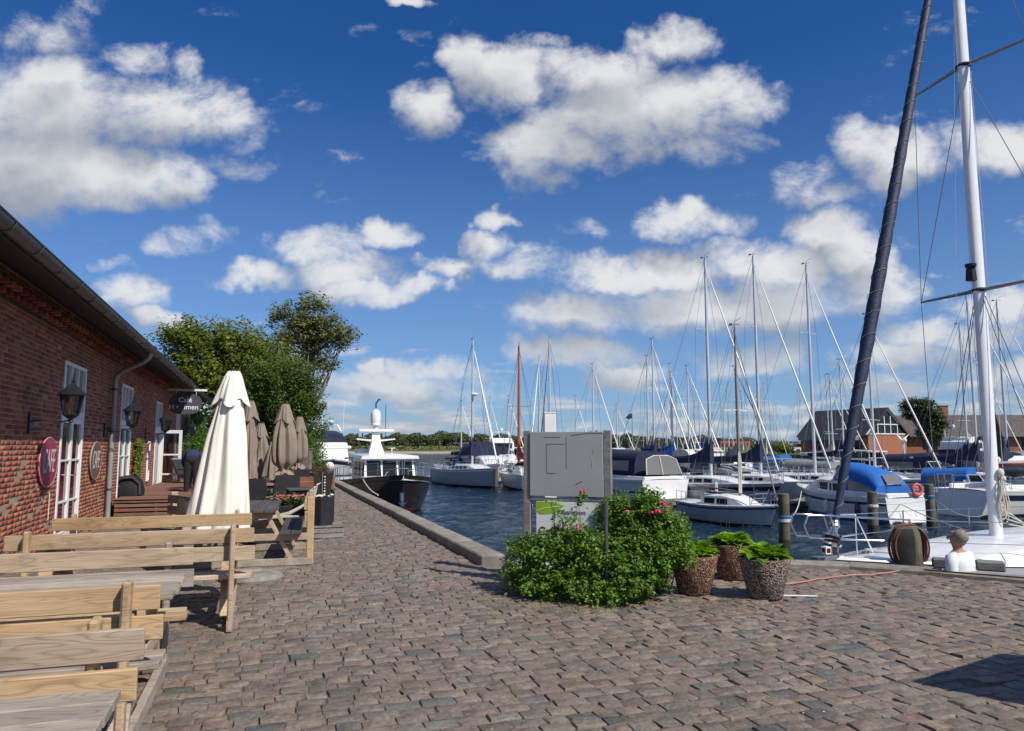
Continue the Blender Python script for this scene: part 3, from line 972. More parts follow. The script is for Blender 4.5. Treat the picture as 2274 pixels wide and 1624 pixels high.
BF = np.array([(4, 5, 6, 7), (0, 1, 5, 4), (1, 2, 6, 5), (2, 3, 7, 6), (3, 0, 4, 7)])
vis = []
for b in bl:
    q = proj((WX0, (b[0] + b[1]) / 2, b[2]))
    ok = 0 < q[0] < 430 and q[1] < 1230 and q[1] > 540 and q[1] > 1010 - 0.0 * q[0]
    vis.append((q[2] if ok else 1e3, b))
vis.sort(key=lambda t: t[0])
shared = {}
for d, (p, q, z) in vis[:300]:
    key = round((q - p), 2)
    if key not in shared:
        V = brick_arr(-(q - p) / 2, (q - p) / 2, 0); shared[key] = np_mesh('brick', V, BF, M['brick'])
    put('brick', shared[key], wall, loc=(rng.normal(0, .0015), (p + q) / 2 - 22, z))
VV, FF, o = [], [], 0
for d, (p, q, z) in vis[300:]:
    VV.append(brick_arr(p - 22, q - 22, z)); FF.append(BF + o); o += 8
put('bricks', np_mesh('bricks', np.concatenate(VV), np.concatenate(FF), M['brick']), wall, kind='stuff')

# end wall, back wall, gables, roof
mb = MB()
mb.box((-5.2, BY1 - 22 + 0.0, BZ1 / 2), (9.7, 0.3, BZ1)); mb.box((-5.2, BY0 - 22, BZ1 / 2), (9.7, 0.3, BZ1)); mb.box((-10.2, 0, BZ1 / 2), (0.3, BY1 - BY0, BZ1))
mb.build('rear_wall', M['brick_far'], bld)
mb = MB()
eave_x, eave_z, rise = 0.80, 3.55, math.tan(R(33))
for s in (0,):
    ridge = -5.2
    y0, y1 = BY0 - 22.3, BY1 - 21.7
    zr = eave_z + (eave_x - ridge) * rise
    th = 0.1
    for (xa, za, xb, zb) in ((eave_x, eave_z, ridge, zr), (ridge, zr, -10.2 - 1.0, eave_z)):
        mb.add([(xa, y0, za + 0.02), (xb, y0, zb + .02), (xb, y1, zb + .02), (xa, y1, za + .02), (xa, y0, za + 0.07), (xb, y0, zb + .07), (xb, y1, zb + .07), (xa, y1, za + .07)],
               [(3, 2, 1, 0), (4, 5, 6, 7), (0, 1, 5, 4), (1, 2, 6, 5), (2, 3, 7, 6), (3, 0, 4, 7)])
mb.build('roof', M['roof'], bld)
# soffit of dark boards and two stepped courses of bricks under it
mb = MB()
mb.add([(0.0, y0, 3.76), (0.80, y0, 3.45), (0.80, y1, 3.45), (0.0, y1, 3.76), (0.0, y0, 3.78), (0.80, y0, 3.47), (0.80, y1, 3.47), (0.0, y1, 3.78)],
       [(0, 1, 2, 3)[::-1], (4, 5, 6, 7), (0, 1, 5, 4), (1, 2, 6, 5), (2, 3, 7, 6), (3, 0, 4, 7)])
soff = mb.build('soffit', M['roof'], bld)
mb = MB()
for k, (dx, dz) in enumerate(((0.02, 3.33), (0.04, 3.43), (0.08, 3.53))):
    mb.box((dx / 2, 0, dz + .05), (dx, BY1 - BY0, 0.05))
mb.build('cornice', M['roof'], bld)
me = MB().bbox((0, 0, 0), (0.10, 0.115, 0.062), .004).mesh('brick', M['brick'])
for k in range(115):
    yy = BY0 + .2 + k * 0.262
    for dx, dz, s in ((0.03, 3.42, .13), (0.09, 3.52, 0)):
        if yy + s < BY1 - .1 and k < 80:
            put('brick', me, soff, loc=(dx, yy + s - 22, dz), rot=(0, 0, random.gauss(0, .02)))
# rafter ends
me = MB().box((0, 0, 0), (0.62, 0.07, 0.10)).mesh('rafter', M['old_wood'])
for k in range(34):
    if 0: put('rafter_end', me, soff, loc=(0.50, BY0 + .5 + k * 0.9 - 22, 3.70), rot=(0, R(21), 0))
# gutter with brackets
mb = MB(); n = 10; gr = 0.085
gx, gz = 0.83, 3.53
ys_ = np.linspace(BY0 - .3, BY1 + .3, 24)
for i in range(len(ys_) - 1):
    r0 = []; r1 = []
    for j in range(n + 1):
        an = math.pi + math.pi * j / n
        r0.append((gx + gr * math.cos(an), ys_[i] - 22, gz + gr * math.sin(an))); r1.append((gx + gr * math.cos(an), ys_[i + 1] - 22, gz + gr * math.sin(an)))
    mb.loft([r0, r1], closed=False)
    r0 = [((x - gx) * .94 + gx, y, (z - gz) * .94 + gz) for x, y, z in r0]; r1 = [((x - gx) * .94 + gx, y, (z - gz) * .94 + gz) for x, y, z in r1]
    mb.loft([r0, r1], closed=False, flip=True)
mb.tube([(gx + gr + .003, BY0 - 22.3, gz + .004), (gx + gr + .003, BY1 - 21.7, gz + .004)], 0.011, 6)
gut = mb.build('gutter', M['zinc'], bld, smooth=40)
mb = MB()
ring = [(gx + (gr + .006) * math.cos(math.pi + math.pi * j / 8), 0, gz + (gr + .006) * math.sin(math.pi + math.pi * j / 8)) for j in range(9)]
mb.tube(ring, 0.008, 5)
bm_ = mb.mesh('gutter_bracket', M['zinc'])
for k in range(38):
    put('gutter_bracket', bm_, gut, loc=(0, BY0 + .25 + k * 0.83 - 22, 0))
# fascia
MB().box((0.765, 0, 3.52), (0.025, BY1 - BY0 + .5, 0.17)).build('fascia', M['roof'], bld)


def downpipe(Y, zt=3.05):
    mb = MB()
    y = Y - 22
    mb.tube([(gx, y - .75, 3.45), (gx - .03, y - .74, 3.36), (gx - .12, y - .70, 3.28), (0.25, y - .12, 3.14), (0.13, y - .02, 3.06), (0.09, y, 2.92), (0.09, y, 0.02)], 0.048, 12)
    p = mb.build('downpipe', M['pipe'], bld, smooth=50)
    mb = MB()
    for z in (2.75, 1.9, 0.72):
        mb.lathe([(0.056, -.02), (0.06, 0), (0.056, .02)], (0.09, y, z), 12)
        mb.box((0.03, y, z), (0.06, .02, .03))
    mb.build('pipe_clamp', M['zinc'], p, smooth=40)


downpipe(16.95); downpipe(33.2)


def glazed(Y0, Y1, zt, name='glazed_door', trans=2.12, pane='glass_red', leafs=2, bars=(0.70, 1.36), z0=0.04):
    w = Y1 - Y0
    o = put(name, None, bld, loc=(0, (Y0 + Y1) / 2 - 22, 0))
    x = -0.03
    mb = MB(); f = 0.06
    for s in (-1, 1): mb.bbox((x, s * (w / 2 - f / 2), (z0 + zt) / 2), (0.10, f, zt - z0), .005)
    mb.bbox((x, 0, zt - f / 2), (0.10, w - 2 * f, f), .005)
    mb.bbox((x, 0, trans), (0.10, w - 2 * f, 0.10), .005)
    mb.bbox((x, 0, z0 + .03), (0.10, w - 2 * f, 0.05), .005)
    mb.build('frame', M['white'], o)
    iw = w - 2 * f
    lw = iw / leafs
    for k in range(leafs):
        yc = -iw / 2 + lw * (k + .5)
        mb = MB(); g = 0.055; zb, zt2 = z0 + .06, trans - .055
        for s in (-1, 1): mb.bbox((x + .012, yc + s * (lw / 2 - g / 2 - .003), (zb + zt2) / 2), (0.055, g, zt2 - zb), .004)
        mb.bbox((x + .012, yc, zt2 - .05), (0.055, lw - 2 * g - .006, .10), .004); mb.bbox((x + .012, yc, zb + .06), (0.055, lw - 2 * g - .006, .12), .004)
        for b in bars: mb.bbox((x + .012, yc, b), (0.05, lw - 2 * g - .006, .032), .003)
        mb.build('door_leaf' if trans > 1.5 else 'sash', M['white'], o)
        MB().box((x, yc, (zb + zt2) / 2), (0.012, lw - 2 * g, zt2 - zb - .1)).build('pane', M[pane], o)
    nt_ = leafs + 1
    zt0, zt1 = trans + .05, zt - f
    mb = MB()
    for k in range(1, nt_):
        mb.bbox((x + .01, -iw / 2 + iw * k / nt_, (zt0 + zt1) / 2), (0.06, .045, zt1 - zt0), .004)
    mb.build('glazing_bar', M['white'], o)
    MB().box((x - .01, 0, (zt0 + zt1) / 2), (0.012, iw, zt1 - zt0)).build('pane', M['glass_grey'], o)
    MB().box((-.05, 0, z0 - .02), (0.26, w, 0.05)).build('sill', M['stone'], o)
    return o


d1 = glazed(13.22, 14.72, 2.95)
# letters and handle
MB().tube([(0.02, 0.03, 1.12), (0.07, 0.03, 1.12), (0.07, 0.13, 1.12)], .011, 6).build('handle', M['steel'], d1)
glazed(18.3, 19.75, 2.98, pane='glass')
o = put('window', None, bld, loc=(0, (22.62 + 22.95) / 2 - 22, 0))
mb = MB()
for s in (-1, 1): mb.bbox((0, s * .145, 1.17), (0.08, .04, 1.1), .004)
mb.bbox((0, 0, 1.70), (0.08, .25, .04), .004); mb.bbox((0, 0, .64), (0.08, .25, .04), .004)
mb.build('frame', M['white'], o); MB().box((-.01, 0, 1.17), (.012, .25, 1.02)).build('pane', M['glass_grey'], o)
d3 = glazed(24.05, 25.3, 2.92, pane='glass', leafs=1, bars=())
# the open leaf, swung out across the wall
lf = put('open_door_leaf', None, bld, loc=(0.02, 25.25 - 22, 0), rot=(0, 0, R(-8)))
lf['label'] = 'white glazed door leaf swung open'
mb = MB(); W_ = 0.62
for s in (0.045, W_ - .045): mb.bbox((s, 0, 1.08), (0.09, .045, 2.0), .004)
for z, h in ((2.03, .10), (1.32, .05), (0.72, .05), (0.17, .16)): mb.bbox((W_ / 2, 0, z), (W_ - .18, .045, h), .004)
mb.build('frame', M['white'], lf)
MB().box((W_ / 2, 0, 1.1), (W_ - .18, .01, 1.8)).build('pane', M['lampglass'], lf)
mb = MB(); mb.box((W_ - .05, -.03, 1.0), (.035, .012, .24)); mb.tube([(W_ - .05, -.02, 1.05), (W_ - .05, -.07, 1.05), (W_ - .17, -.07, 1.05)], .01, 6)
mb.build('handle', M['black'], lf)
glazed(29.55, 30.7, 2.92, pane='glass', leafs=1, bars=(0.7, 1.36))


def letters_mesh(fc, name, parent, loc, rot, scale, m):
    f = bpy.data.objects.new(name, fc); COL.objects.link(f)
    bpy.context.view_layer.update()
    me = bpy.data.meshes.new_from_object(f.evaluated_get(bpy.context.evaluated_depsgraph_get()))
    bpy.data.objects.remove(f); me.materials.clear(); me.materials.append(m)
    return put(name, me, parent, loc=loc, rot=rot, scale=scale)


# oval hand-painted signs on the wall
def oval_sign(Y, z, ry, rz, m, lab, letters):
    o = thing('cafe_sign', (WX0 + .03, Y, z), 0, lab, 'sign')
    mb = MB(); n = 40
    p = [(0, ry * math.cos(2 * math.pi * i / n), rz * math.sin(2 * math.pi * i / n)) for i in range(n)]
    mb.plate(p, 0.03)
    mb.build('panel', m, o, smooth=40)
    fc = bpy.data.curves.new('lettering', 'FONT'); fc.body = 'CAFE'; fc.size = ry * 0.9; fc.extrude = .0008; fc.align_x = 'CENTER'; fc.align_y = 'CENTER'; fc.shear = .25
    letters_mesh(fc, 'lettering', o, (.0162, 0, 0), (R(90), 0, R(90)), (0.62, 1.12, 1), letters)
    mb = MB()
    rim = [(0.012, (ry + .004) * math.cos(2 * math.pi * i / n), (rz + .004) * math.sin(2 * math.pi * i / n)) for i in range(n + 1)]
    mb.tube(rim, .005, 5, cap=False)
    mb.build('rim', letters, o)
    return o


oval_sign(12.50, 1.36, 0.49, 0.36, M['maroon'], 'crimson oval wall sign with worn white CAFE lettering near the first glazed door', M['letter_worn'])
oval_sign(15.78, 1.32, 0.47, 0.35, M['brownsign'], 'brown oval wall sign with white CAFE lettering between glazed door and drainpipe', M['letter_worn'])
mb = MB(); mb.tube([(0, 0, .20), (0.03, 0, .20), (.03, 0, -.20), (0, 0, -.20)], .006, 6)
mb.build('wall_hook', M['whitepipe'], None, loc=(WX0, 12.72, 0.70), label='thin white metal rod hook on the brick wall under the crimson oval sign', cat='hook')

# wrought iron lanterns
def lantern(Y, z, lab, s=1.0):
    o = thing('wall_lantern', (WX0, Y, z), 0, lab, 'wall lantern', 'black lanterns along the café wall')
    mb = MB(); mb.bbox((.015, 0, -.02), (.03, .10, .30), .008)
    mb.tube([(.03, 0, .0), (.20, 0, .012), (.42, 0, .0), (.50, 0, .02)], .011, 6)
    mb.tube([(.03, 0, -.12), (.12, 0, -.10), (.24, 0, -.05), (.40, 0, -.01)], .009, 6)
    mb.lathe([(.018, -.05), (.012, -.02), (.03, 0), (.02, .03)], (.50, 0, .0), 8)
    mb.build('bracket', M['black'], o)
    c = (.50, 0, .03)
    mb = MB(); n = 6
    mb.lathe([(.03, 0), (.055, .02), (.105, .06), (.105, .07)], c, n)
    for j in range(n):
        an = 2 * math.pi * j / n
        mb.beam((.50 + .098 * math.cos(an), .098 * math.sin(an), .10), (.50 + .145 * math.cos(an), .145 * math.sin(an), .36), .012, .012)
    mb.lathe([(.150, .33), (.150, .345), (.135, .345)], c, n)
    mb.build('cage', M['black'], o)
    mb = MB(); mb.lathe([(.094, .072), (.138, .33)], c, n, cap=False); mb.build('pane', M['lampglass'], o)
    mb = MB(); mb.lathe([(.19, .33), (.19, .342), (.115, .405), (.06, .455), (.03, .48), (.016, .50), (.022, .53), (.012, .55), (.009, .58), (.004, .63)], c, n)
    mb.build('roof', M['black'], o)
    mb = MB(); mb.lathe([(.016, .07), (.016, .15), (.028, .17), (.036, .20), (.028, .24), (.008, .265)], c, 8); mb.build('bulb', M['glass_grey'], o, smooth=True)
    o.scale = (s, s, s)


lantern(11.53, 1.93, 'nearest black lantern left of the crimson oval sign')
lantern(16.57, 1.93, 'black lantern in front of the drainpipe')
lantern(22.05, 1.93, 'black lantern between the tall window and the open white door')
lantern(30.2, 1.93, 'farthest black lantern under the hanging Café sign')

# hanging sign
o = thing('hanging_sign', (WX0, 26.0, 3.0), 0, 'slate oval hanging sign reading Café Holmen on a bar above the open door', 'sign')
MB().bbox((.62, 0, .40), (1.24, .05, .07), .004).build('bar', M['white'], o)
mb = MB()
for x in (.32, .92): mb.tube([(x, 0, .37), (x, 0, .24)], .008, 5)
mb.build('hanger', M['white'], o)
mb = MB(); n = 44; pts = []
for i in range(n):
    a = 2 * math.pi * i / n; c_, s_ = math.cos(a), math.sin(a)
    pts.append((.60 + .50 * math.copysign(abs(c_) ** .75, c_), 0, -.05 + .34 * math.copysign(abs(s_) ** .8, s_)))
mb.plate(pts, .04)
mb.build('panel', M['dark_sign'], o, smooth=40)


def text(body, size, parent, loc, m, bold=.006, rot=(R(90), 0, 0), ax='CENTER', name='lettering', sx=1):
    fc = bpy.data.curves.new(name, 'FONT'); fc.body = body; fc.size = size; fc.extrude = .002; fc.offset = min(bold, .0022); fc.align_x = ax; fc.align_y = 'CENTER'
    return letters_mesh(fc, name, parent, loc, rot, (sx, 1, 1), m)


text('Café', .22, o, (.60, -.024, .07), M['letter'])
text('H', .22, o, (.20, -.024, -.16), M['letter']); text('lmen', .22, o, (.785, -.024, -.16), M['letter'])
mb = MB(); mb.tube([(.32, -.026, -.12), (.35, -.026, -.19), (.37, -.026, -.235)], [.04, .045, .018], 10); mb.build('red_emblem', M['red'], o)
mb = MB(); mb.ball((.37, -.065, -.155), .026, 8, 5, (1, .3, 1)); mb.build('white_dot', M['letter'], o)


# climbing plants
def leaves_mesh(name, P, Nn, size, m, asp=0.6, jit=0.35, fold=0.25):
    """P (n,3) leaf centres, Nn (n,3) rough facing; each leaf two folded triangles pairs"""
    n = len(P)
    P = np.asarray(P, float); Nn = np.asarray(Nn, float) + rng.normal(0, jit, (n, 3))
    Nn /= np.linalg.norm(Nn, axis=1, keepdims=True) + 1e-9
    t = rng.normal(0, 1, (n, 3)); t -= Nn * (t * Nn).sum(1, keepdims=True); t /= np.linalg.norm(t, axis=1, keepdims=True) + 1e-9
    b = np.cross(Nn, t)
    s = (np.asarray(size) * rng.uniform(0.65, 1.3, n))[:, None]
    tip, root = P + t * s, P - t * s
    mid = P + Nn * s * fold * 0
    l, r = P + b * s * asp - Nn * s * fold, P - b * s * asp - Nn * s * fold
    V = np.stack([root, r, tip, l], 1).reshape(-1, 3)
    F = np.arange(4 * n).reshape(n, 4)
    F3 = np.stack([F[:, [0, 1, 2]], F[:, [0, 2, 3]]], 1).reshape(-1, 3)
    return np_mesh(name, V, F3, m, 3)


def vine(Y0, Y1, Z0, Z1, n, m, lab, prof=None, depth=.22, size=.045, xb=WX0):
    o = thing('climbing_plant', (xb, (Y0 + Y1) / 2, 0), 0, lab, 'climbing plant')
    P = []
    while len(P) < n:
        y = random.uniform(Y0, Y1); z = random.uniform(Z0, Z1)
        k = prof(y, z) if prof else 1
        if random.random() < k: P.append((random.uniform(.02, depth) * (0.5 + .5 * k), y - (Y0 + Y1) / 2 + random.gauss(0, .03), z + random.gauss(0, .03)))
    put('foliage', leaves_mesh('foliage', P, np.tile((1, -.3, .5), (n, 1)), size, m, .6, .5), o)
    mb = MB()
    for k in range(5):
        y = random.uniform(Y0, Y1) * .5 + (Y0 + Y1) / 4 - (Y0 + Y1) / 2; pts = [(.03, y, 0)]
        for j in range(1, 8): pts.append((.03 + random.random() * .03, pts[-1][1] + random.gauss(0, (Y1 - Y0) * .05), Z1 * .9 * j / 7))
        mb.tube(pts, [.014 * (1 - .1 * j) for j in range(8)], 5)
    mb.build('stem', M['bark'], o)


vine(33.4, 37.9, 0.3, 3.1, 5200, M['leaf_vine'], 'dense green creeper climbing the far end of the café wall', lambda y, z: max(0.05, 1 - abs(y - 35.4 - .15 * math.sin(z * 3)) / 2.3 - max(0, z - 2.2) * .5), .7, .06)
vine(19.9, 21.3, 0.6, 1.75, 750, M['leaf_vine2'], 'thin yellow green creeper beside the tall window', lambda y, z: max(0.02, 1 - abs(y - 20.5 - .1 * math.sin(z * 5)) / .6), .2, .045)
vine(31.2, 32.9, 0.2, 2.7, 1500, M['leaf_shrub'], 'dark creeper on the wall by the farthest lantern', lambda y, z: max(0.03, 1 - abs(y - 32.2) / .9), .35, .05)
# ---------------------------------------------------------------- picnic tables with backed benches
_plank = {}


def plank(name, parent, c, L, h, th, mat, axis='X', rz=0.0, ry=0.0, rx=0.0, b=.004):
    key = (round(L, 3), round(h, 3), round(th, 3), mat)
    if key not in _plank:
        _plank[key] = MB().bbox((0, 0, 0), (L, th, h), b).mesh('plank', M[mat])
    return put(name, _plank[key], parent, loc=c, rot=(rx, ry, rz))


def picnic_table(cx, cy, rz, lab, L=1.9, mats=('pine', 'pine_grey'), table='pine_grey', half=0.80, over=.17, seatm=None, seed=1, trim=()):
    rd = random.Random(seed)
    o = thing('picnic_table', (cx, cy, 0), rz, lab, 'picnic table', 'wooden picnic tables with backed benches on the quay')
    fx = L / 2 - over
    pm = lambda: mats[0] if rd.random() < .62 else mats[1]
    for k in range(5):
        plank('table_plank', o, (rd.uniform(-.01, .01), (k - 2) * 0.148, 0.735), L, .038, .138, table)
    for s in (-1, 1):
        for k in range(2):
            plank('seat_plank', o, (rd.uniform(-.012, .012), s * (.50 + k * .142), 0.445), L - .02, .038, .132, seatm or pm())
        for z in (0.615 + .04, 0.785 + .025):
            dx = rd.uniform(-.02, .02)
            plank('backrest_plank', o, (dx, s * (half - .045), z), L + rd.uniform(-.02, .03), .125, .03, pm(), rx=R(rd.uniform(-2, 2)), rz=R(rd.uniform(-.4, .4)))
    for sx in (-1, 1):
        x = sx * fx
        mb = MB(); mb.bbox((x, 0, .05), (.05, half * 2 + .12, .09), .004); mb.build('foot_beam', M['pine_grey'], o)
        mb = MB(); mb.bbox((x, 0, .38), (.045, half * 2 - .02, .09), .004); mb.build('seat_beam', M[mats[0]], o)
        mb = MB(); mb.bbox((x, 0, .67), (.045, .66, .09), .004); mb.build('top_beam', M[mats[0]], o)
        for s in (-1, 1):
            mb = MB(); mb.beam((x + .046 * sx * -1, s * .58, .08), (x + .046 * sx * -1, s * .24, .70), .045, .10, up=(1, 0, 0)); mb.build('leg', M[mats[0] if s > 0 else mats[1]], o)
            mb = MB(); mb.bbox((0, 0, 0), (.045, .095, .90), .012)
            mb.build('backrest_post', M[pm()], o, loc=(x, s * (half + .018), .46), rot=(R(rd.uniform(-1, 1)), 0, 0))
    return o


picnic_table(-1.39, 2.62, 0, 'picnic table with tan backrest boards nearest the camera, cut off by the bottom left corner', seed=3, mats=('pine', 'pine'))
picnic_table(-1.40, 5.13, R(-.6), 'second picnic table, grey upper board on its far backrest, behind the nearest one', seed=8, mats=('pine', 'pine_grey'))
picnic_table(-1.00, 7.82, R(.5), 'third picnic table with slim end post, just in front of the big cream parasol', seed=5, mats=('pine', 'pine'))
picnic_table(-.10, 11.35, R(86), 'picnic table turned along the quay, dark boards and tan posts, beside the cream parasol', seed=12, mats=('pine', 'pine'), table='dark_table', seatm='dark_table')
o = thing('garden_bench', (-1.22, 11.55, 0), R(-62), 'small weathered bench with tan end post half hidden behind the third picnic table', 'bench')
for k in range(3): plank('seat_plank', o, (0, -.16 + k * .14, .44), 1.1, .035, .13, 'old_wood')
for z in (.66, .82): plank('backrest_plank', o, (0, .22, z), 1.1, .12, .03, 'old_wood')
for s_ in (-1, 1):
    MB().bbox((s_ * .45, .26, .46), (.045, .10, .92), .008).build('backrest_post', M['pine'], o)
    MB().bbox((s_ * .45, -.14, .21), (.045, .10, .42), .008).build('leg', M['pine_grey'], o)


# ---------------------------------------------------------------- parasols
def parasol(x, y, h, lab, m, r0, r1, zb, tied=None, group=None, cap=True, seed=0, lean=(0, 0), polem='alu_dark', base=True, nf=8):
    rd = random.Random(seed)
    rz_ = rd.uniform(0, 6)
    o = thing('closed_parasol', (x, y, 0), rz_, lab, 'parasol', group)
    lean = (lean[0] * math.cos(-rz_) - lean[1] * math.sin(-rz_), lean[0] * math.sin(-rz_) + lean[1] * math.cos(-rz_))
    ph = [rd.uniform(0, 6.28) for _ in range(6)]

    def jit(r, z, an):
        t = (h - z) / (h - zb)
        k = 1 + (.30 * min(1, t * 2.5)) * abs(math.sin(nf / 2 * an + ph[0] + .5 * math.sin(z * 2 + ph[1]))) ** 1.3 - .15 + .07 * math.sin(3 * an + ph[2] + z * 1.5) + .05 * math.sin(nf * 1.7 * an + ph[3] + 3 * z)
        return r * k
    prof = []
    n = 26
    ztop = h - .03
    for i in range(n + 1):
        t = i / n; z = ztop - (ztop - zb) * t
        r = r0 * .45 + (r1 - r0 * .45) * (t ** 0.72)
        if tied:
            w = math.exp(-((z - tied) / .10) ** 2)
            r = r0 * .5 + (r1 - r0 * .5) * math.sin(min(1, t * 1.25) * math.pi * .62)
            if z < tied: r *= .92
            r = r * (1 - .62 * w)
        prof.append((r, z))
    L_ = lambda z: (lean[0] * (h - z), lean[1] * (h - z))
    mb = MB()
    mb.lathe(prof[::-1], n=96, jit=jit, cap=False)
    v2 = []
    for v in mb.v:
        a = math.atan2(v[1], v[0]); z = v[2] + (.05 * math.sin(nf * a / 2 + ph[4]) * max(0, (1 - (v[2] - zb) / .35)) if v[2] < zb + .35 else 0)
        lx, ly = L_(v[2]); v2.append((v[0] + lx, v[1] + ly, z))
    mb.v = v2
    mb.build('canopy', M[m], o, smooth=60)
    if cap:
        mb = MB()
        cr = r0 * 1.15
        pf = [(cr * (.32 + .68 * (i / 8) ** .8), h + .02 - .40 * (i / 8) * (h / 2.5)) for i in range(9)]

        def cj(r, z, an):
            t = (h + .02 - z) / .4
            return r * (1 + .24 * t * math.cos(4 * an + ph[5])) + .01 * math.sin(11 * an)
        mb.lathe(pf[::-1], n=64, jit=cj, cap=False)
        mb.v = [(a + L_(c)[0], b + L_(c)[1], c - (.06 * math.cos(4 * math.atan2(b, a) + ph[5]) * ((h - c) / .4) if c < h - .1 else 0)) for a, b, c in mb.v]
        mb.build('top_cap', M[m], o, smooth=60)
    mb = MB(); mb.lathe([(.035, h - .04), (.06, h - .02), (.06, h + .03), (.03, h + .05)], n=12); mb.build('finial', M['black'], o, smooth=40)
    mb = MB(); mb.tube([(0, 0, .05), (0, 0, h)], .024, 10); mb.build('pole', M[polem], o, smooth=60)
    if tied:
        mb = MB(); mb.lathe([(r1 * .40, tied - .02), (r1 * .43, tied), (r1 * .40, tied + .02)], n=20, cap=False); mb.build('strap', M[m], o)
    if base and m == 'cloth':
        dx, dy = .30 * math.cos(-rz_) + .12 * math.sin(-rz_), .30 * math.sin(-rz_) - .12 * math.cos(-rz_)
        mb = MB(); mb.lathe([(.36, 0), (.37, .03), (.33, .075), (.12, .11), (.10, .13)], (dx, dy, 0), 32); mb.build('base', M['stone'], o, smooth=35)
    elif base:
        mb = MB(); mb.lathe([(.27, 0), (.27, .03), (.24, .055), (.06, .075), (.045, .10), (.04, .30), (.03, .31)], n=28); mb.build('base', M['zinc'], o, smooth=35)
    return o


parasol(-.36, 9.72, 2.50, 'big closed cream parasol standing behind the third picnic table', 'cloth', .165, .335, .54, seed=4, lean=(-.055, .0), nf=8)
GP = 'closed taupe parasols on the café terrace'
parasol(-.27, 17.4, 2.58, 'tall taupe parasol half hidden behind the big cream parasol', 'taupe', .15, .19, .85, seed=9, group=GP, polem='old_wood')
parasol(-.03, 20.3, 2.17, 'shortest taupe parasol, hanging loose like a bell', 'taupe', .14, .28, .90, seed=2, group=GP, polem='old_wood')
parasol(.50, 18.2, 2.56, 'tallest taupe parasol, tied low with its hem ruffled', 'taupe', .18, .26, .92, tied=1.05, seed=7, group=GP, polem='old_wood')
parasol(.97, 21.2, 2.38, 'slim taupe parasol tied low, nearest the dark shrubs', 'taupe', .15, .21, .95, tied=1.10, seed=13, group=GP, polem='old_wood')
parasol(.27, 19.6, 1.75, 'low loose taupe parasol hem leaning beside the tallest taupe parasol', 'taupe', .10, .26, .80, seed=17, group=GP, cap=False, polem='old_wood')


# ---------------------------------------------------------------- terrace furniture
def wicker_chair(x, y, rz, lab):
    o = thing('wicker_chair', (x, y, 0), rz, lab, 'chair', 'black wicker chairs on the quay')
    MB().bbox((0, 0, .40), (.52, .50, .10), .02).build('seat', M['wicker'], o)
    mb = MB(); pts = [(-.27, .26), (.27, .26), (.30, .20), (.31, -.24), (.26, -.24), (.255, .17), (.22, .215), (-.22, .215), (-.255, .17), (-.26, -.24), (-.31, -.24), (-.30, .20)]
    mb.prism(pts, .12, .64); mb.build('armrest', M['wicker'], o)
    mb = MB()
    rings = []
    for k in range(7):
        z = .55 + .45 * k / 6; w = .28 - .03 * (k / 6) ** 2; yy = .22 + .09 * k / 6
        rings.append([(-w, yy, z), (w, yy, z), (w, yy + .045, z), (-w, yy + .045, z)])
    mb.loft(rings); mb.build('backrest', M['wicker'], o)
    for sx in (-.23, .23):
        for sy in (-.2, .2):
            MB().tube([(sx, sy, 0), (sx, sy, .14)], .02, 8).build('leg', M['black'], o)
    return o


wicker_chair(-.10, 14.7, R(170), 'nearest black wicker chair, seen from behind beside the cream parasol')
wicker_chair(.42, 16.3, R(200), 'black wicker chair behind the flower box, its back in the sun')
wicker_chair(-.25, 18.8, R(150), 'black wicker chair under the bell shaped taupe parasol')
wicker_chair(1.02, 20.0, R(185), 'black wicker chair below the slim taupe parasol')
wicker_chair(.25, 21.6, R(20), 'far black wicker chair facing the quay between the parasols')


def cafe_table(x, y, rz, lab, w=.8, d=.8, top='black', leg='black', h=.74, gp=None):
    o = thing('cafe_table', (x, y, 0), rz, lab, 'table', gp)
    n = int(d / .1)
    for k in range(n):
        plank('table_plank', o, (0, (k - (n - 1) / 2) * d / n, h), w, .025, d / n - .008, top)
    for sx in (-1, 1):
        for sy in (-1, 1):
            MB().bbox((sx * (w / 2 - .05), sy * (d / 2 - .05), h / 2 - .01), (.05, .05, h - .03), .005).build('leg', M[leg], o)
    MB().bbox((0, 0, h - .05), (w - .08, d - .08, .05), .004).build('apron', M[leg], o)


def wood_chair(x, y, rz, lab):
    o = thing('wooden_chair', (x, y, 0), rz, lab, 'chair', 'orange brown wooden chairs by the parasols')
    for k in range(4): plank('seat_plank', o, (0, (k - 1.5) * .105, .45), .44, .02, .095, 'orange_wood')
    for sx in (-1, 1):
        MB().bbox((sx * .21, .21, .47), (.04, .05, .94), .005).build('leg', M['orange_wood'], o)
        MB().bbox((sx * .21, -.2, .22), (.04, .05, .44), .005).build('leg', M['orange_wood'], o)
    for k in range(3): plank('backrest_slat', o, (0, .21, .62 + k * .13), .40, .09, .02, 'orange_wood')


cafe_table(.95, 15.4, R(5), 'black slatted table beside the black tapered planter', .9, .7, 'dark_table', 'black')
cafe_table(.95, 18.6, R(3), 'orange brown wooden table among the parasols', .8, .7, 'orange_wood', 'orange_wood')
cafe_table(.15, 17.5, R(0), 'dark wooden table behind the nearest wicker chair', .8, .8, 'orange_wood', 'black')
wood_chair(1.38, 17.4, R(175), 'orange brown wooden chair nearest the quay lane')
wood_chair(1.02, 16.9, R(160), 'orange brown wooden chair next to the black slatted table')
wood_chair(1.45, 19.4, R(100), 'orange brown wooden chair behind the others, turned sideways')


def hex_poly(r, n=6, ph=0.0):
    return [(r * math.cos(2 * math.pi * j / n + ph), r * math.sin(2 * math.pi * j / n + ph)) for j in range(n)]


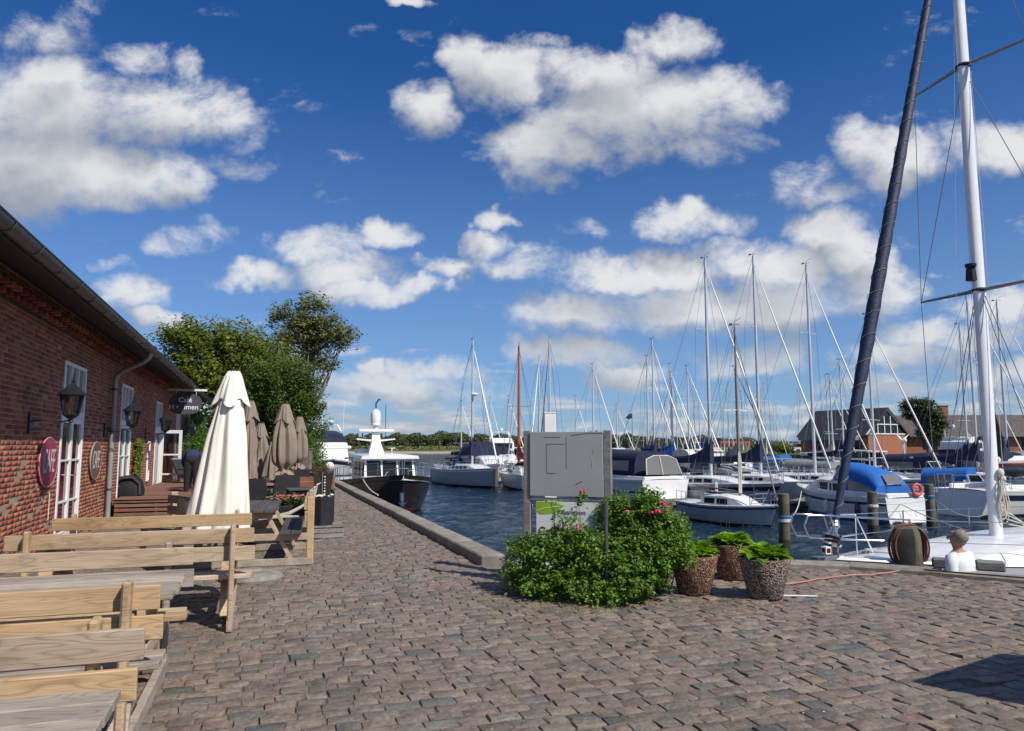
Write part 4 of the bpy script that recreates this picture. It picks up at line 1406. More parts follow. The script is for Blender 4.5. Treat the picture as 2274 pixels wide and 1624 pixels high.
# platform and black planters
o = thing('plank_platform', (.98, 13.62, 0), R(2), 'low weathered plank platform under the black hexagonal planter', 'platform')
for k in range(4): plank('top_plank', o, (0, (k - 1.5) * .165, .20), .86, .03, .158, 'old_wood')
for z in (.05, .135):
    plank('side_plank', o, (0, -.32, z), .80, .075, .03, 'old_wood')
    plank('side_plank', o, (.40, 0, z), .62, .075, .03, 'old_wood', rz=R(90)); plank('side_plank', o, (-.40, 0, z), .62, .075, .03, 'old_wood', rz=R(90))
    plank('side_plank', o, (0, .32, z), .80, .075, .03, 'old_wood')
o = thing('hexagonal_planter', (1.02, 13.6, .215), 0, 'black hexagonal planter box filled with white shells', 'planter')
MB().prism(hex_poly(.245, 6, R(28)), 0, .46).build('box', M['black_hull'], o)
MB().prism(hex_poly(.25, 6, R(28)), .44, .475).build('rim', M['black_hull'], o)
mb = MB()
for k in range(26):
    a, r = random.uniform(0, 6.28), random.uniform(.05, .21)
    mb.ball((r * math.cos(a), r * math.sin(a), .49 + random.uniform(0, .03)), random.uniform(.018, .04), 6, 4, (1, .7, .5))
for k in range(4):
    a = 3.6 + k * .5; mb.tube([(-.12, -.14, .49), (-.12 + .1 * math.cos(a), -.14 + .08 * math.sin(a), .56 + .05 * k), (-.12 + .14 * math.cos(a + .5), -.16, .62 + .04 * k)], [.022, .016, .004], 5)
sh = mb.build('shell', M['shell'], o); sh['kind'] = 'stuff'
o = thing('tapered_planter', (1.06, 13.64, .69), R(-6), 'tall dark tapered wooden planter with a string of shells and dry twigs', 'planter')
mb = MB(); mb.loft([[(-.12, -.10, 0), (.12, -.10, 0), (.12, .10, 0), (-.12, .10, 0)], [(-.175, -.14, .42), (.175, -.14, .42), (.175, .14, .42), (-.175, .14, .42)]]); mb.build('box', wood('charred_wood', [(0, (.012, .011, .01)), (.5, (.03, .026, .023)), (1, (.05, .045, .04))], knots=False), o)
mb = MB()
for k in range(7): mb.ball((.03, -.12 - .04 * k / 7 - .002, .06 + k * .05), random.uniform(.012, .02), 7, 5, (1, .5, .9))
o2 = mb.build('shell_string', M['shell'], o)
mb = MB(); mb.tube([(-.01, -.125, 0), (-.01, -.165, .44)], .006, 5); mb.build('cord', M['rope_dark'], o)
mb = MB()
for k in range(60):
    a = random.uniform(0, 6.28); r = random.uniform(.08, .26); z = random.uniform(-.03, .14)
    mb.tube([(random.uniform(-.1, .1), random.uniform(-.08, .08), .38), (r * .5 * math.cos(a), r * .5 * math.sin(a), .47 + z * .5), (r * math.cos(a), r * math.sin(a), .42 + z)], .003, 3)
mb.build('dry_twigs', M['needle_dry'], o)

# flower box
o = thing('flower_box', (.46, 14.35, 0), R(-4), 'black flower box with pink, red and cream begonias', 'flower box')
MB().bbox((0, 0, .27), (.95, .42, .46), .01).build('box', M['black_hull'], o)
MB().box((0, 0, .50), (.9, .37, .02)).build('soil', M['soil'], o)
P = rng.normal(0, 1, (900, 3)) * (.2, .09, .055) + (0, 0, .58)
put('foliage', leaves_mesh('foliage', P, np.tile((0, -.4, 1), (900, 1)), .026, M['leaf_shrub'], .7, .6), o)
mb = MB()
for k in range(60):
    c = Vector((random.gauss(0, .2), random.gauss(-.03, .09), .62 + random.uniform(0, .07)))
    for j in range(5):
        a = j * 1.256 + random.random(); d = Vector((math.cos(a), math.sin(a), .5)) * .017
        mb.ball(c + d, .015, 6, 4, (1, 1, .7))
mb.build('blossom', M['petal_mix'], o)
# driftwood pieces lying on a dark trough
o = thing('dark_trough', (.30, 13.15, 0), R(10), 'dark low trough with pale driftwood between picnic table and flower box', 'trough')
MB().bbox((0, 0, .20), (1.0, .42, .38), .01).build('box', M['black_hull'], o)
mb = MB(); mb.tube([(-.1, -.1, .42), (.15, -.14, .47), (.36, -.05, .56), (.52, 0, .66)], [.03, .035, .028, .012], 7); mb.tube([(-.35, -.2, .40), (0, -.23, .43), (.3, -.18, .42)], [.018, .03, .015], 7)
mb.build('driftwood', simple('bleached_driftwood', (.42, .38, .32), .9, var=.2, sc=12, bump=.6), o)

# ---------------------------------------------------------------- raised terrace
TZ = .46
o = thing('raised_terrace', (-2.1, 22.6, 0), 0, 'raised red brown terrace with horizontal slats along its front below the café doors', 'terrace')
for k in range(5): plank('front_slat', o, (0, -4.98, .055 + k * .092), 1.62, .062, .024, 'deck_wood')
plank('cap_plank', o, (0, -4.92, TZ + .012), 1.72, .03, .20, 'deck_wood')
MB().box((0, -4.93, .22), (1.6, .02, .42)).build('backing', M['soil'], o)
for k in range(62): plank('deck_plank', o, (0, -4.75 + k * .155, TZ), 1.66, .028, .145, 'deck_wood')
for k in range(5): plank('side_slat', o, (.82, 0, .055 + k * .092), 9.9, .062, .024, 'deck_wood', rz=R(90))
for x in (-.78, 0, .78): MB().bbox((x, -4.955, .23), (.05, .03, .44), .004).build('post', M['deck_wood'], o)

o = thing('covered_grill', (-2.82, 18.7, TZ), 0, 'black fabric covered grill in front of the tall window on the terrace', 'grill cover')
mb = MB(); rings = []
for k, (s, z) in enumerate(((.27, 0), (.28, .15), (.25, .30), (.24, .36), (.17, .43), (.05, .455))):
    rings.append([(s * 1.15 * math.copysign(abs(math.cos(a)) ** .6, math.cos(a)) * (1 + .05 * math.sin(5 * a + k)), s * .8 * math.copysign(abs(math.sin(a)) ** .6, math.sin(a)), z + .02 * math.sin(3 * a)) for a in [2 * math.pi * j / 20 for j in range(20)]])
mb.loft(rings); mb.build('cover', M['black'], o, smooth=50)
mb = MB(); mb.tube([(-.3, -.2, .30), (-.1, -.23, .42), (.1, -.22, .43), (.24, -.2, .30), (.26, -.2, .05)], .035, 8); mb.build('roll', M['wicker'], o, smooth=50)
o = thing('round_cafe_table', (-1.75, 21.4, TZ), 0, 'small round black café table by the open white door', 'table')
MB().lathe([(.36, .50), (.37, .51), (.36, .525)], n=24).build('top', M['black'], o)
MB().tube([(0, 0, 0), (0, 0, .5)], .03, 8).build('stem', M['black'], o)
MB().lathe([(.22, 0), (.2, .02), (.03, .04)], n=16).build('foot', M['black'], o)
o = thing('terracotta_pot', (-1.50, 20.75, TZ), 0, 'terracotta flowerpot beside the person in navy', 'flowerpot')
MB().lathe([(.09, 0), (.13, .22), (.145, .22), (.145, .26), (.12, .26), (.11, .2)], n=18).build('pot', M['terracotta'], o, smooth=40)
MB().lathe([(.115, .20), (.115, .215)], n=18).build('soil', M['soil'], o)
o = thing('wicker_lounge_chair', (-2.0, 24.6, TZ), R(60), 'low black wicker lounge chair behind the open white door', 'chair')
MB().bbox((0, 0, .25), (.6, .6, .12), .03).build('seat', M['wicker'], o)
mb = MB(); mb.loft([[(-.3, .25, .3), (.3, .25, .3), (.3, .32, .3), (-.3, .32, .3)], [(-.33, .45, .72), (.33, .45, .72), (.33, .50, .72), (-.33, .50, .72)]]); mb.build('backrest', M['wicker'], o)
mb = MB(); mb.tube([(-.33, .46, .73), (.33, .46, .73)], .025, 8); mb.build('rim', M['rope_dark'], o)
for sx in (-.25, .25):
    for sy in (-.25, .25): MB().tube([(sx, sy, 0), (sx, sy, .2)], .02, 6).build('leg', M['black'], o)

# brown board fence closing the terrace
o = thing('board_fence', (.2, 30.2, 0), 0, 'grey brown fence of upright boards behind the taupe parasols', 'fence')
bm_ = MB().bbox((0, 0, 0), (.135, .025, 1.42), .004).mesh('fence_board', M['brown_fence'])
for k in range(24): put('fence_board', bm_, o, loc=(-1.7 + k * .145, 0, .73 + random.uniform(-.012, .012)))
MB().bbox((0, .04, 1.15), (3.5, .04, .08), .004).build('rail', M['brown_fence'], o); MB().bbox((0, .04, .35), (3.5, .04, .08), .004).build('rail', M['brown_fence'], o)
MB().bbox((0, 0, 1.47), (3.55, .08, .03), .004).build('cap', M['old_wood'], o)
o = thing('orange_cabinet', (.98, 29.3, 0), 0, 'narrow orange wooden cabinet behind the slim taupe parasol', 'cabinet')
MB().bbox((0, 0, 1.15), (.34, .3, 2.3), .01).build('body', M['orange_wood'], o); MB().bbox((0, 0, 2.32), (.42, .38, .05), .01).build('top', M['orange_wood'], o)
MB().bbox((0, -.16, 1.2), (.26, .02, 1.9), .006).build('door', M['orange_wood'], o)
o = thing('potted_shrub', (.72, 22.6, 0), 0, 'bright green round shrub in a pot between the taupe parasols', 'potted plant')
MB().lathe([(.16, 0), (.2, .3), (.22, .3), (.22, .36), (.18, .36)], n=16).build('pot', M['white'], o, smooth=40)
MB().tube([(0, 0, .3), (0, 0, .95)], .015, 5).build('stem', M['bark'], o)
P = rng.normal(0, 1, (900, 3)); P /= np.linalg.norm(P, axis=1, keepdims=True); P = P * rng.uniform(.5, 1, (900, 1)) * (.30, .30, .19) + (0, 0, 1.02)
put('foliage', leaves_mesh('foliage', P, P - (0, 0, .9), .035, M['leaf_hosta'], .6, .5), o)
# ---------------------------------------------------------------- sign board, rose hedge, pots, bollard
# board: two posts, blank grey plate above, printed welcome sign below
pL, pR = D(1172, 1100, 8.75), D(1351, 1100, 8.42)
ax = Vector((pR.x - pL.x, pR.y - pL.y, 0)); BW = ax.length; az = math.atan2(ax.y, ax.x)
o = thing('notice_board', (pL.x, pL.y, 0), az, 'blank weathered grey notice board on two posts above the printed café welcome sign', 'notice board')
for x in (0, BW):
    MB().bbox((x, 0, .88), (.085, .07, 1.79), .006).build('post', wood('sign_post_wood', [(0, (.17, .16, .15)), (.5, (.24, .23, .215)), (1, (.32, .31, .29))], knots=False) if x == 0 else bpy.data.materials['sign_post_wood'], o)
mb = MB(); mb.bbox((BW / 2, -.045, 1.39), (BW - .09, .012, .74), .003); pl = mb.build('plate', M['sign_grey'], o)
mb = MB()
for a, b in (((.22, 1.70), (.42, 1.70)), ((.49, 1.70), (.49, 1.34)), ((.25, 1.62), (.47, 1.62)), ((.25, 1.62), (.25, 1.29)), ((.25, 1.285), (.36, 1.285))):
    mb.beam((a[0], -.0525, a[1]), (b[0], -.0525, b[1]), .003, .0032)
mb.tube([(.55, -.0525, 1.72), (.75, -.0525, 1.745), (1.0, -.0525, 1.745)], .0025, 4)
mb.tube([(.60, -.0525, 1.16), (.68, -.0525, 1.20)], .004, 4)
mb.build('glue_line', simple('old_glue', (.13, .125, .12), .8), pl)
mb = MB()
for q in ((.80, 1.50), (.78, 1.44), (.79, 1.38), (.81, 1.52), (.79, 1.35)): mb.beam((q[0], -.0525, q[1]), (q[0] + .008, -.0525, q[1] + .05), .003, .004)
mb.build('scuff', simple('pale_scuff', (.45, .44, .42), .8), pl)
MB().bbox((BW / 2, -.02, .985), (BW - .09, .04, .035), .004).build('rail', M['alu_dark'], o)
MB().bbox((BW / 2, .02, 1.035), (BW - .09, .03, .02), .003).build('rail', M['alu_dark'], o)
s = thing('welcome_sign', (pL.x, pL.y, 0), az, 'white printed sign with green leaf reading Velkommen, Café Holmen, half hidden by roses', 'sign')
MB().bbox((BW / 2 + .02, -.03, .64), (BW - .19, .012, .64), .003).build('panel', M['white'], s)
x0 = .115
mb = MB()
pts = [(x0, .955), (x0 + .20, .955), (x0 + .34, .915), (x0 + .24, .84), (x0 + .14, .815), (x0 + .05, .81), (x0, .845)]
mb.plate([(a, -.0375, b) for a, b in pts], .002); mb.build('leaf_print', M['lime'], s)
mb = MB(); mb.tube([(x0, -.0392, .85), (x0 + .12, -.0392, .885), (x0 + .28, -.0392, .905)], .0025, 4); mb.build('leaf_vein', M['letter'], s)
text('Velkommen', .07, s, (.32, -.038, .845), M['letter_grey'], bold=.0005, ax='LEFT', sx=1.15)
text('til', .07, s, (.55, -.038, .76), M['letter_grey'], bold=.0005, ax='LEFT')
text('Café Holmen', .135, s, (.14, -.038, .615), M['letter_black'], bold=.002, ax='LEFT', sx=.95)

# white square column behind the board
p = D(1221, 1100, 9.15)
o = thing('white_column', (p.x, p.y, 0), R(-14), 'white square lamp column rising behind the notice board', 'column')
MB().bbox((0, 0, 1.0), (.145, .145, 2.0), .006).build('shaft', M['white'], o)
MB().bbox((0, 0, 2.003), (.155, .155, .012), .003).build('cap', M['white'], o)
p = D(1347, 1240, 7.74)
o = thing('steel_post', (p.x, p.y, 0), 0, 'short grey pipe post standing in the front of the rose bushes', 'post')
mb = MB(); mb.tube([(0, 0, 0), (0, 0, 1.0)], .021, 10); mb.build('pipe', M['zinc'], o, smooth=60)
mb = MB(); mb.tube([(0, 0, .86), (0, 0, 1.01)], .027, 10); mb.build('collar', M['zinc'], o, smooth=60)


def bush(name, c, blobs, n, size, m, lab, flowers=(), seed=1, nx=(0.2, -.4, .8), stems=30, shr=.88):
    """blobs: (x, y, z, rx, ry, rz) lobes; leaves sit in small sprays through their volume"""
    o = thing(name, (c[0], c[1], 0), 0, lab, 'rose bush')
    rr = np.random.default_rng(seed)
    blobs = [(b[0], b[1], b[2], b[3] * shr, b[4] * shr, b[5] * (shr + .02)) for b in blobs]
    vol = np.array([b[3] * b[4] * b[5] for b in blobs]) ** .7; vol /= vol.sum()
    P = []; Nn = []
    ncl = n // 26
    ids = rr.choice(len(blobs), ncl, p=vol)
    for i in ids:
        b = blobs[i]
        d = rr.normal(0, 1, 3); d /= np.linalg.norm(d)
        if d[2] < -.5: d[2] *= -.5
        r = rr.uniform(.55, 1.12) ** .6 * (1 + .22 * (rr.random() < .22) * rr.random())
        cc = np.array(b[:3]) + d * r * np.array(b[3:])
        if cc[2] < .04: cc[2] = rr.uniform(.04, .2)
        ax_ = d + rr.normal(0, .5, 3) + (0, 0, .3); ax_ /= np.linalg.norm(ax_)
        q = rr.uniform(-.05, .10, (26, 1)) * ax_ + rr.normal(0, .024, (26, 3)) + cc
        P.append(q); Nn.append(np.tile(ax_ * .3 + (.15, -.2, .8), (26, 1)))
    P = np.concatenate(P); Nn = np.concatenate(Nn)
    P[:, 2] = np.maximum(P[:, 2], .01)
    put('foliage', leaves_mesh('foliage', P, Nn, size, m, .62, .45, .2), o)
    mb = MB()
    rd = random.Random(seed)
    for k in range(stems):
        b = blobs[rd.randrange(len(blobs))]
        e = Vector((b[0] + rd.uniform(-1, 1) * b[3], b[1] + rd.uniform(-1, 1) * b[4], b[2] + rd.uniform(0, .8) * b[5]))
        s_ = Vector((e.x * .6 + rd.gauss(0, .06), e.y * .5, 0)); mid = (s_ + e) / 2 + Vector((rd.gauss(0, .04), rd.gauss(0, .04), .05))
        mb.tube([s_, mid, e], [.008, .006, .003], 5)
    mb.build('stem', M['bark'], o)
    for f in flowers:
        mb = MB(); fc = Vector(f[:3]); fr = f[3]
        for ring, (k, rad, tl) in enumerate(((6, fr, .35), (5, fr * .65, .8))):
            for j in range(k):
                a = 2 * math.pi * j / k + ring * .5 + rd.random() * .3
                d = Vector((math.cos(a), math.sin(a) * .8, tl)).normalized(); up = Vector((0, -.7, .5)).normalized()
                side = d.cross(up).normalized() * rad * .55
                b0 = fc + up * .005
                tip = fc + d * rad
                mb.add([b0, tip * .6 + b0 * .4 + side, tip + side * .5, tip + up * rad * .25, tip - side * .5, tip * .6 + b0 * .4 - side], [(0, 1, 2, 3, 4, 5)])
        mb.build('rose_flower', M['petal'], o)
        MB().ball(fc + Vector((0, -.012, .012)), fr * .2, 6, 4).build('flower_centre', M['yellow'], o)
    return o


def loc(px, py, d, c):
    p = D(px, py, d); return (p.x - c[0], p.y - c[1], p.z)


def blobpx(c, L):
    out = []
    for px, py, d, rx, ry, rz in L:
        p = loc(px, py, d, c); out.append((*p, rx, ry, rz))
    return out


c1 = G(1250, 1318)
bl1 = blobpx(c1, [(1180, 1228, 8.35, .25, .28, .18), (1165, 1285, 8.2, .22, .3, .22), (1220, 1250, 8.1, .26, .3, .28), (1290, 1235, 8.0, .26, .3, .30), (1275, 1295, 7.95, .32, .32, .2), (1345, 1270, 7.9, .25, .28, .28), (1400, 1290, 7.8, .25, .25, .22),
                  (1200, 1305, 8.05, .3, .3, .16), (1350, 1315, 7.8, .35, .25, .12), (1245, 1188, 8.0, .09, .12, .08), (1250, 1160, 8.0, .05, .05, .07), (1222, 1112, 8.05, .03, .03, .08), (1236, 1140, 8.05, .03, .03, .06), (1284, 1112, 8.0, .035, .04, .07), (1278, 1150, 8.0, .035, .04, .07), (1285, 1192, 8.0, .07, .1, .06), (1420, 1315, 7.8, .14, .2, .10)])
fl1 = [(*loc(1292, 1092, 7.9, c1), .034), (*loc(1282, 1175, 7.78, c1), .040)]
bush('rose_bush', c1, bl1, 26000, .0195, M['leaf_rose'], 'low spreading rose bush in front of the printed sign, thin shoots with two pink flowers', fl1, 3)
c2 = G(1440, 1300)
bl2 = blobpx(c2, [(1375, 1160, 8.3, .22, .25, .22), (1420, 1145, 8.2, .24, .28, .20), (1455, 1180, 8.1, .28, .3, .28), (1485, 1225, 8.0, .22, .3, .26), (1440, 1235, 8.0, .28, .3, .28), (1395, 1215, 8.1, .26, .3, .28), (1440, 1125, 8.1, .14, .15, .14), (1455, 1270, 8.3, .18, .28, .2),
                  (1420, 1275, 7.9, .28, .28, .2), (1372, 1130, 8.2, .08, .12, .12), (1495, 1180, 8.2, .12, .18, .16), (1480, 1255, 8.5, .16, .2, .2)])
fl2 = [(*loc(1472, 1120, 7.85, c2), .045), (*loc(1463, 1138, 7.82, c2), .045), (*loc(1447, 1140, 7.85, c2), .040), (*loc(1483, 1128, 7.85, c2), .035), (*loc(1394, 1138, 7.9, c2), .032)]
bush('rose_bush', c2, bl2, 27000, .0195, M['leaf_rose'], 'taller rounded rose bush right of the pipe post with a cluster of bright pink flowers', fl2, 8, shr=.97)


# exposed-aggregate pots with hostas
def pot_mat(name, a, b):
    t = NT(name)
    v = t.nd('ShaderNodeTexVoronoi', {'Vector': t.vec(), 'Scale': 62.0})
    v.inputs['Randomness'].default_value = 1.0
    c = t.ramp(t.nd('ShaderNodeSeparateColor', {0: v.outputs['Color']}).outputs[0], [(0.0, a), (.45, b), (.8, tuple(min(.6, x * 1.7) for x in b)), (1.0, (.45, .38, .32))])
    d = v.outputs['Distance']
    c = t.mix(t.ramp(d, [(0.45, (0, 0, 0)), (0.75, (1, 1, 1))]), c, (.03, .018, .012))
    t.set(Base_Color=c, Roughness=.8); t.bump(t.m('SUBTRACT', 1.0, d), 1.0, .012)
    return t.mt


def hosta_leaf(seed):
    rd = random.Random(seed); L = rd.uniform(.13, .20); w = L * rd.uniform(.24, .34); el = rd.uniform(.55, 1.1)
    V, F = [], []; base = Vector((0, 0, 0)); side = Vector((0, 1, 0)); dr = rd.uniform(1.0, 1.7)
    for i in range(8):
        t = i / 7; e = el - t * dr
        if i: base = base + Vector((math.cos(e), 0, math.sin(e))) * (L / 7)
        ww = .005 if t < .2 else w * max(.02, math.sin(min(1, (t - .12) / .88) * math.pi) ** .65)
        wv = .006 * math.sin(i * 2.1 + seed)
        V += [base - side * ww + Vector((0, 0, ww * .4 + wv)), base.copy(), base + side * ww + Vector((0, 0, ww * .4 - wv))]
    for i in range(7):
        for j in (0, 1): F.append((i * 3 + j, i * 3 + j + 1, i * 3 + j + 4, i * 3 + j + 3))
    me = np_mesh('leaf', [tuple(v) for v in V], F, M['leaf_hosta']); sm(me, 60)
    return me


HOSTA = [hosta_leaf(k) for k in range(12)]


def pot(px, py, d0, rt, rb, h, m, lab, seed):
    p = G(px, py); rd = random.Random(seed)
    o = thing('stone_pot', (p.x, p.y, 0), rd.random() * 6, lab, 'plant pot', 'tapered pebble pots with hostas on the cobbles')
    mb = MB()
    mb.lathe([(rb * .93, 0), (rb, .01), (rb + (rt - rb) * .5, h * .5), (rt, h - .015), (rt - .004, h), (rt - .035, h), (rt - .045, h - .05), (.0, h - .05)], n=40, cap=False)
    mb.build('pot', m, o, smooth=40)
    MB().lathe([(rt - .05, h - .052), (rt - .05, h - .045)], n=20).build('soil', M['soil'], o)
    for k in range(150):
        a = rd.uniform(0, 6.28); r0 = rd.uniform(0, rt * .45)
        put('leaf', rd.choice(HOSTA), o, loc=(r0 * math.cos(a), r0 * math.sin(a), h - .045), rot=(rd.uniform(-.15, .15), rd.uniform(-1.15, -.15) + .5 * r0 / rt, a), scale=(rd.uniform(.95, 1.35),) * 3)
    mb = MB()
    for k in range(7):
        a = rd.uniform(0, 6.28); r = rd.uniform(.0, .12); hh = rd.uniform(.20, .30)
        t_ = Vector((r * 2.2 * math.cos(a), r * 2.2 * math.sin(a), h + hh))
        mb.tube([(r * math.cos(a), r * math.sin(a), h - .04), t_ - Vector((0, 0, .03)), t_], [.0016, .0012, .004], 4)
    mb.build('flower_stalk', M['leaf_vine2'], o)
    return o


PA = pot_mat('brown_pebble_aggregate', (.085, .035, .022), (.22, .10, .06)); PB = pot_mat('grey_pebble_aggregate', (.09, .065, .055), (.22, .165, .14))
pot(1542, 1318, 0, .262, .172, .415, PA, 'brown pebble pot with hosta nearest the rose bush', 1)
pot(1628, 1285, 0, .262, .172, .415, PA, 'shaded brown pebble pot with hosta standing behind the other two', 2)
pot(1700, 1327, 0, .270, .175, .415, PB, 'grey pebble pot with hosta on the cobbles beside the white pipe', 3)

# bollard with hose
b = G(2018, 1250)
o = thing('timber_bollard', (b.x, b.y, 0), R(35), 'thick mossy square timber bollard on the quay edge', 'bollard')
mb = MB()
rings = []
for z, s in ((-.1, .165), (.0, .165), (.30, .16), (.42, .15), (.47, .135), (.50, .10)):
    rings.append([(s * math.copysign(abs(math.cos(a)) ** .35, math.cos(a)) + random.uniform(-.005, .005), s * math.copysign(abs(math.sin(a)) ** .35, math.sin(a)) + random.uniform(-.005, .005), z + random.uniform(-.006, .006)) for a in [2 * math.pi * (j + .5) / 24 for j in range(24)]])
mb.loft(rings); mb.build('post', M['pile'], o, smooth=25)
h = thing('garden_hose', (b.x, b.y, 0), 0, 'dull pink hose coiled over the bollard and running across the cobbles', 'hose')
mb = MB(); rd = random.Random(5)
mfw = (G(1990, 1262) - G(2050, 1262)); mfw.z = 0; mfw.normalize(); nrm_ = Vector((-mfw.y, mfw.x, 0))
for k in range(9):
    rx = .225 + rd.uniform(-.02, .025); rz = .30 + rd.uniform(-.02, .02); pts = []
    dx = rd.uniform(-.02, .02); off = nrm_ * (-.02 + k * .012)
    for i in range(33):
        a = -math.pi * .22 + (math.pi * 1.44) * i / 32
        pts.append(mfw * (rx * math.cos(a) + dx) + off + Vector((0, 0, .215 + rz * math.sin(a))))
    mb.tube(pts, .012, 6)
mb.build('coil', M['hose_dark'], h, smooth=60)
line = [G(2050, 1268), G(2000, 1272), G(1940, 1279), G(1880, 1283), G(1820, 1290), G(1770, 1298), G(1735, 1303)]
pts = []
for i in range(len(line) - 1):
    for j in range(5): pts.append(line[i].lerp(line[i + 1], j / 5) - Vector((b.x, b.y, -.022)) + Vector((0, .02 * math.sin(i * 2 + j), 0)))
mb = MB(); mb.tube(pts, .010, 7); mb.build('hose_run', M['hose'], h, smooth=60)
mb = MB(); a_, b_ = G(1735, 1327), G(1815, 1328); mb.tube([Vector((0, 0, .018)), (b_ - a_) * .5 + Vector((0, .02, .016)), b_ - a_ + Vector((0, 0, .016))], .010, 7)
mb.build('white_pipe', M['whitepipe'], None, smooth=60, loc=a_, label='thin white plastic pipe lying on the cobbles beside the grey pot', cat='pipe')
# timber stubs on the quay edge
for (px, py, w, lab) in ((2108, 1262, .34, 'low weathered timber stub on the quay edge in front of the man'), (2206, 1268, .33, 'low weathered timber stub on the quay edge right of the man')):
    p = G(px, py, 0)
    o = thing('timber_stub', (p.x + .05, p.y + .08, 0), R(-46), lab, 'timber block')
    MB().bbox((0, 0, .05), (w, .16, .13), .02).build('block', M['old_wood'], o)
o = thing('mooring_ring_bar', tuple(G(2190, 1288)), R(-52), 'flat dark iron bar lying on the kerb at the right', 'iron bar')
MB().bbox((0, 0, .06), (1.3, .03, .015), .003).build('bar', M['black'], o)

# unseen A-shaped board, added and sized to cast the shadow on the cobbles
o = thing('shadow_board', (5.75, 2.75, 0), R(14), 'dark A-shaped stand-in outside the right edge, added to cast a shadow on the cobbles', 'shadow caster')
for s_ in (-1, 1):
    mb = MB(); mb.bbox((0, 0, 0), (1.3, .03, 1.8), .005); mb.build('panel', M['black_hull'], o, loc=(0, s_ * .22, .89), rot=(R(s_ * 14), 0, 0))


# ---------------------------------------------------------------- people
def figure(name, loc_, rz, joints, bones, lab, mat, root=0):
    o = thing(name, loc_, rz, lab, 'person')
    me = bpy.data.meshes.new('body')
    me.from_pydata([j[0] for j in joints], bones, [])
    me.materials.append(mat)
    b = put('body', me, o)
    md = b.modifiers.new('skin', 'SKIN'); md.use_smooth_shade = True
    sk = me.skin_vertices[0].data
    for i, j in enumerate(joints):
        r = j[1]; sk[i].radius = r if isinstance(r, tuple) else (r, r)
        sk[i].use_root = (i == root)
    s = b.modifiers.new('sub', 'SUBSURF'); s.levels = 2; s.render_levels = 2
    return o


def fingers(J, Bn, wrist_i, dirv, side, palm_r=.022):
    """palm and five fingers grown from the wrist"""
    w = Vector(J[wrist_i][0]); d = Vector(dirv).normalized(); s = Vector(side).normalized()
    pi = len(J); J.append((tuple(w + d * .07), (.036, .017))); Bn.append((wrist_i, pi))
    for k, (o_, l) in enumerate(((-.030, .075), (-.010, .085), (.010, .08), (.030, .062))):
        a = len(J); J.append((tuple(w + d * .10 + s * o_), .0095)); Bn.append((pi, a))
        J.append((tuple(w + d * (.10 + l * .55) + s * o_ * 1.05 + Vector((0, .0, -.004))), .0085)); Bn.append((a, a + 1))
        J.append((tuple(w + d * (.10 + l) + s * o_ * 1.05 + Vector((0, .012, -.012))), .0075)); Bn.append((a + 1, a + 2))
    a = len(J); J.append((tuple(w + d * .05 - s * .045), .010)); Bn.append((wrist_i, a))
    J.append((tuple(w + d * .09 - s * .058), .009)); Bn.append((a, a + 1))


# man at the yacht: faces left, arms down; local -Y is his front
def standing_man():
    J = [((0, 0, .92), (.15, .11)), ((0, .005, 1.08), (.14, .10)), ((0, .02, 1.25), (.165, .115)), ((0, .02, 1.40), (.13, .085)), ((0, .012, 1.475), .058), ((0, .0, 1.53), .058),
         ((0, .0, 1.60), (.078, .092)), ((0, .004, 1.67), (.080, .098)), ((0, .01, 1.725), (.055, .07))]
    Bn = [(0, 1), (1, 2), (2, 3), (3, 4), (4, 5), (5, 6), (6, 7), (7, 8)]
    for s in (-1, 1):
        k = len(J)
        J += [((s * .20, .02, 1.40), .062), ((s * .25, .03, 1.14), .045), ((s * .26, -.02, .90), .030)]
        Bn += [(3, k), (k, k + 1), (k + 1, k + 2)]
        fingers(J, Bn, k + 2, (0, -.15, -1), (0, s, 0))
        k = len(J)
        J += [((s * .10, .0, .84), .095), ((s * .11, -.01, .48), .062), ((s * .11, .01, .10), .042), ((s * .115, -.04, .045), .042), ((s * .12, -.15, .03), .032)]
        Bn += [(0, k), (k, k + 1), (k + 1, k + 2), (k + 2, k + 3), (k + 3, k + 4)]
    return J, Bn


J, Bn = standing_man()
mp = D(2127, 1240, 9.55)
zf = WATER_Z + .0
man = figure('person', (mp.x, mp.y, zf), R(-163), J, Bn, 'grey haired man with glasses in a white t-shirt below the quay edge beside the yacht', M['skin'])
mb = MB()   # t-shirt
rings = []
for z, rx, ry, y in ((.86, .175, .13, 0), (1.0, .17, .128, .0), (1.15, .20, .14, .01), (1.30, .235, .145, .03), (1.40, .225, .125, .035), (1.45, .15, .095, .02), (1.475, .072, .068, .012)):
    rings.append([(rx * math.cos(a), y + ry * math.sin(a), z) for a in [2 * math.pi * j / 24 for j in range(24)]])
mb.loft(rings, c0=False, c1=False)
for s in (-1, 1): mb.tube([(s * .13, .02, 1.40), (s * .205, .02, 1.395), (s * .235, .025, 1.30), (s * .25, .03, 1.18)], [.07, .078, .070, .064], 12, cap=False)
mb.build('t_shirt', M['tshirt'], man, smooth=70)
mb = MB(); mb.ball((0, .046, 1.650), .096, 20, 14, (.95, .98, .98)); mb.ball((0, .05, 1.60), .075, 14, 8, (1, .8, .9))
mb.build('hair', M['hair_grey'], man, smooth=70)
mb = MB(); mb.tube([(0, -.088, 1.645), (0, -.112, 1.62), (0, -.10, 1.605)], [.012, .016, .012], 8); mb.ball((0, -.085, 1.56), .02, 8, 5, (1.4, .6, .4))
for s in (-1, 1): mb.ball((s * .086, .012, 1.63), .03, 8, 5, (.35, .6, 1))
mb.build('face_and_ears', M['skin'], man, smooth=70)
mb = MB()
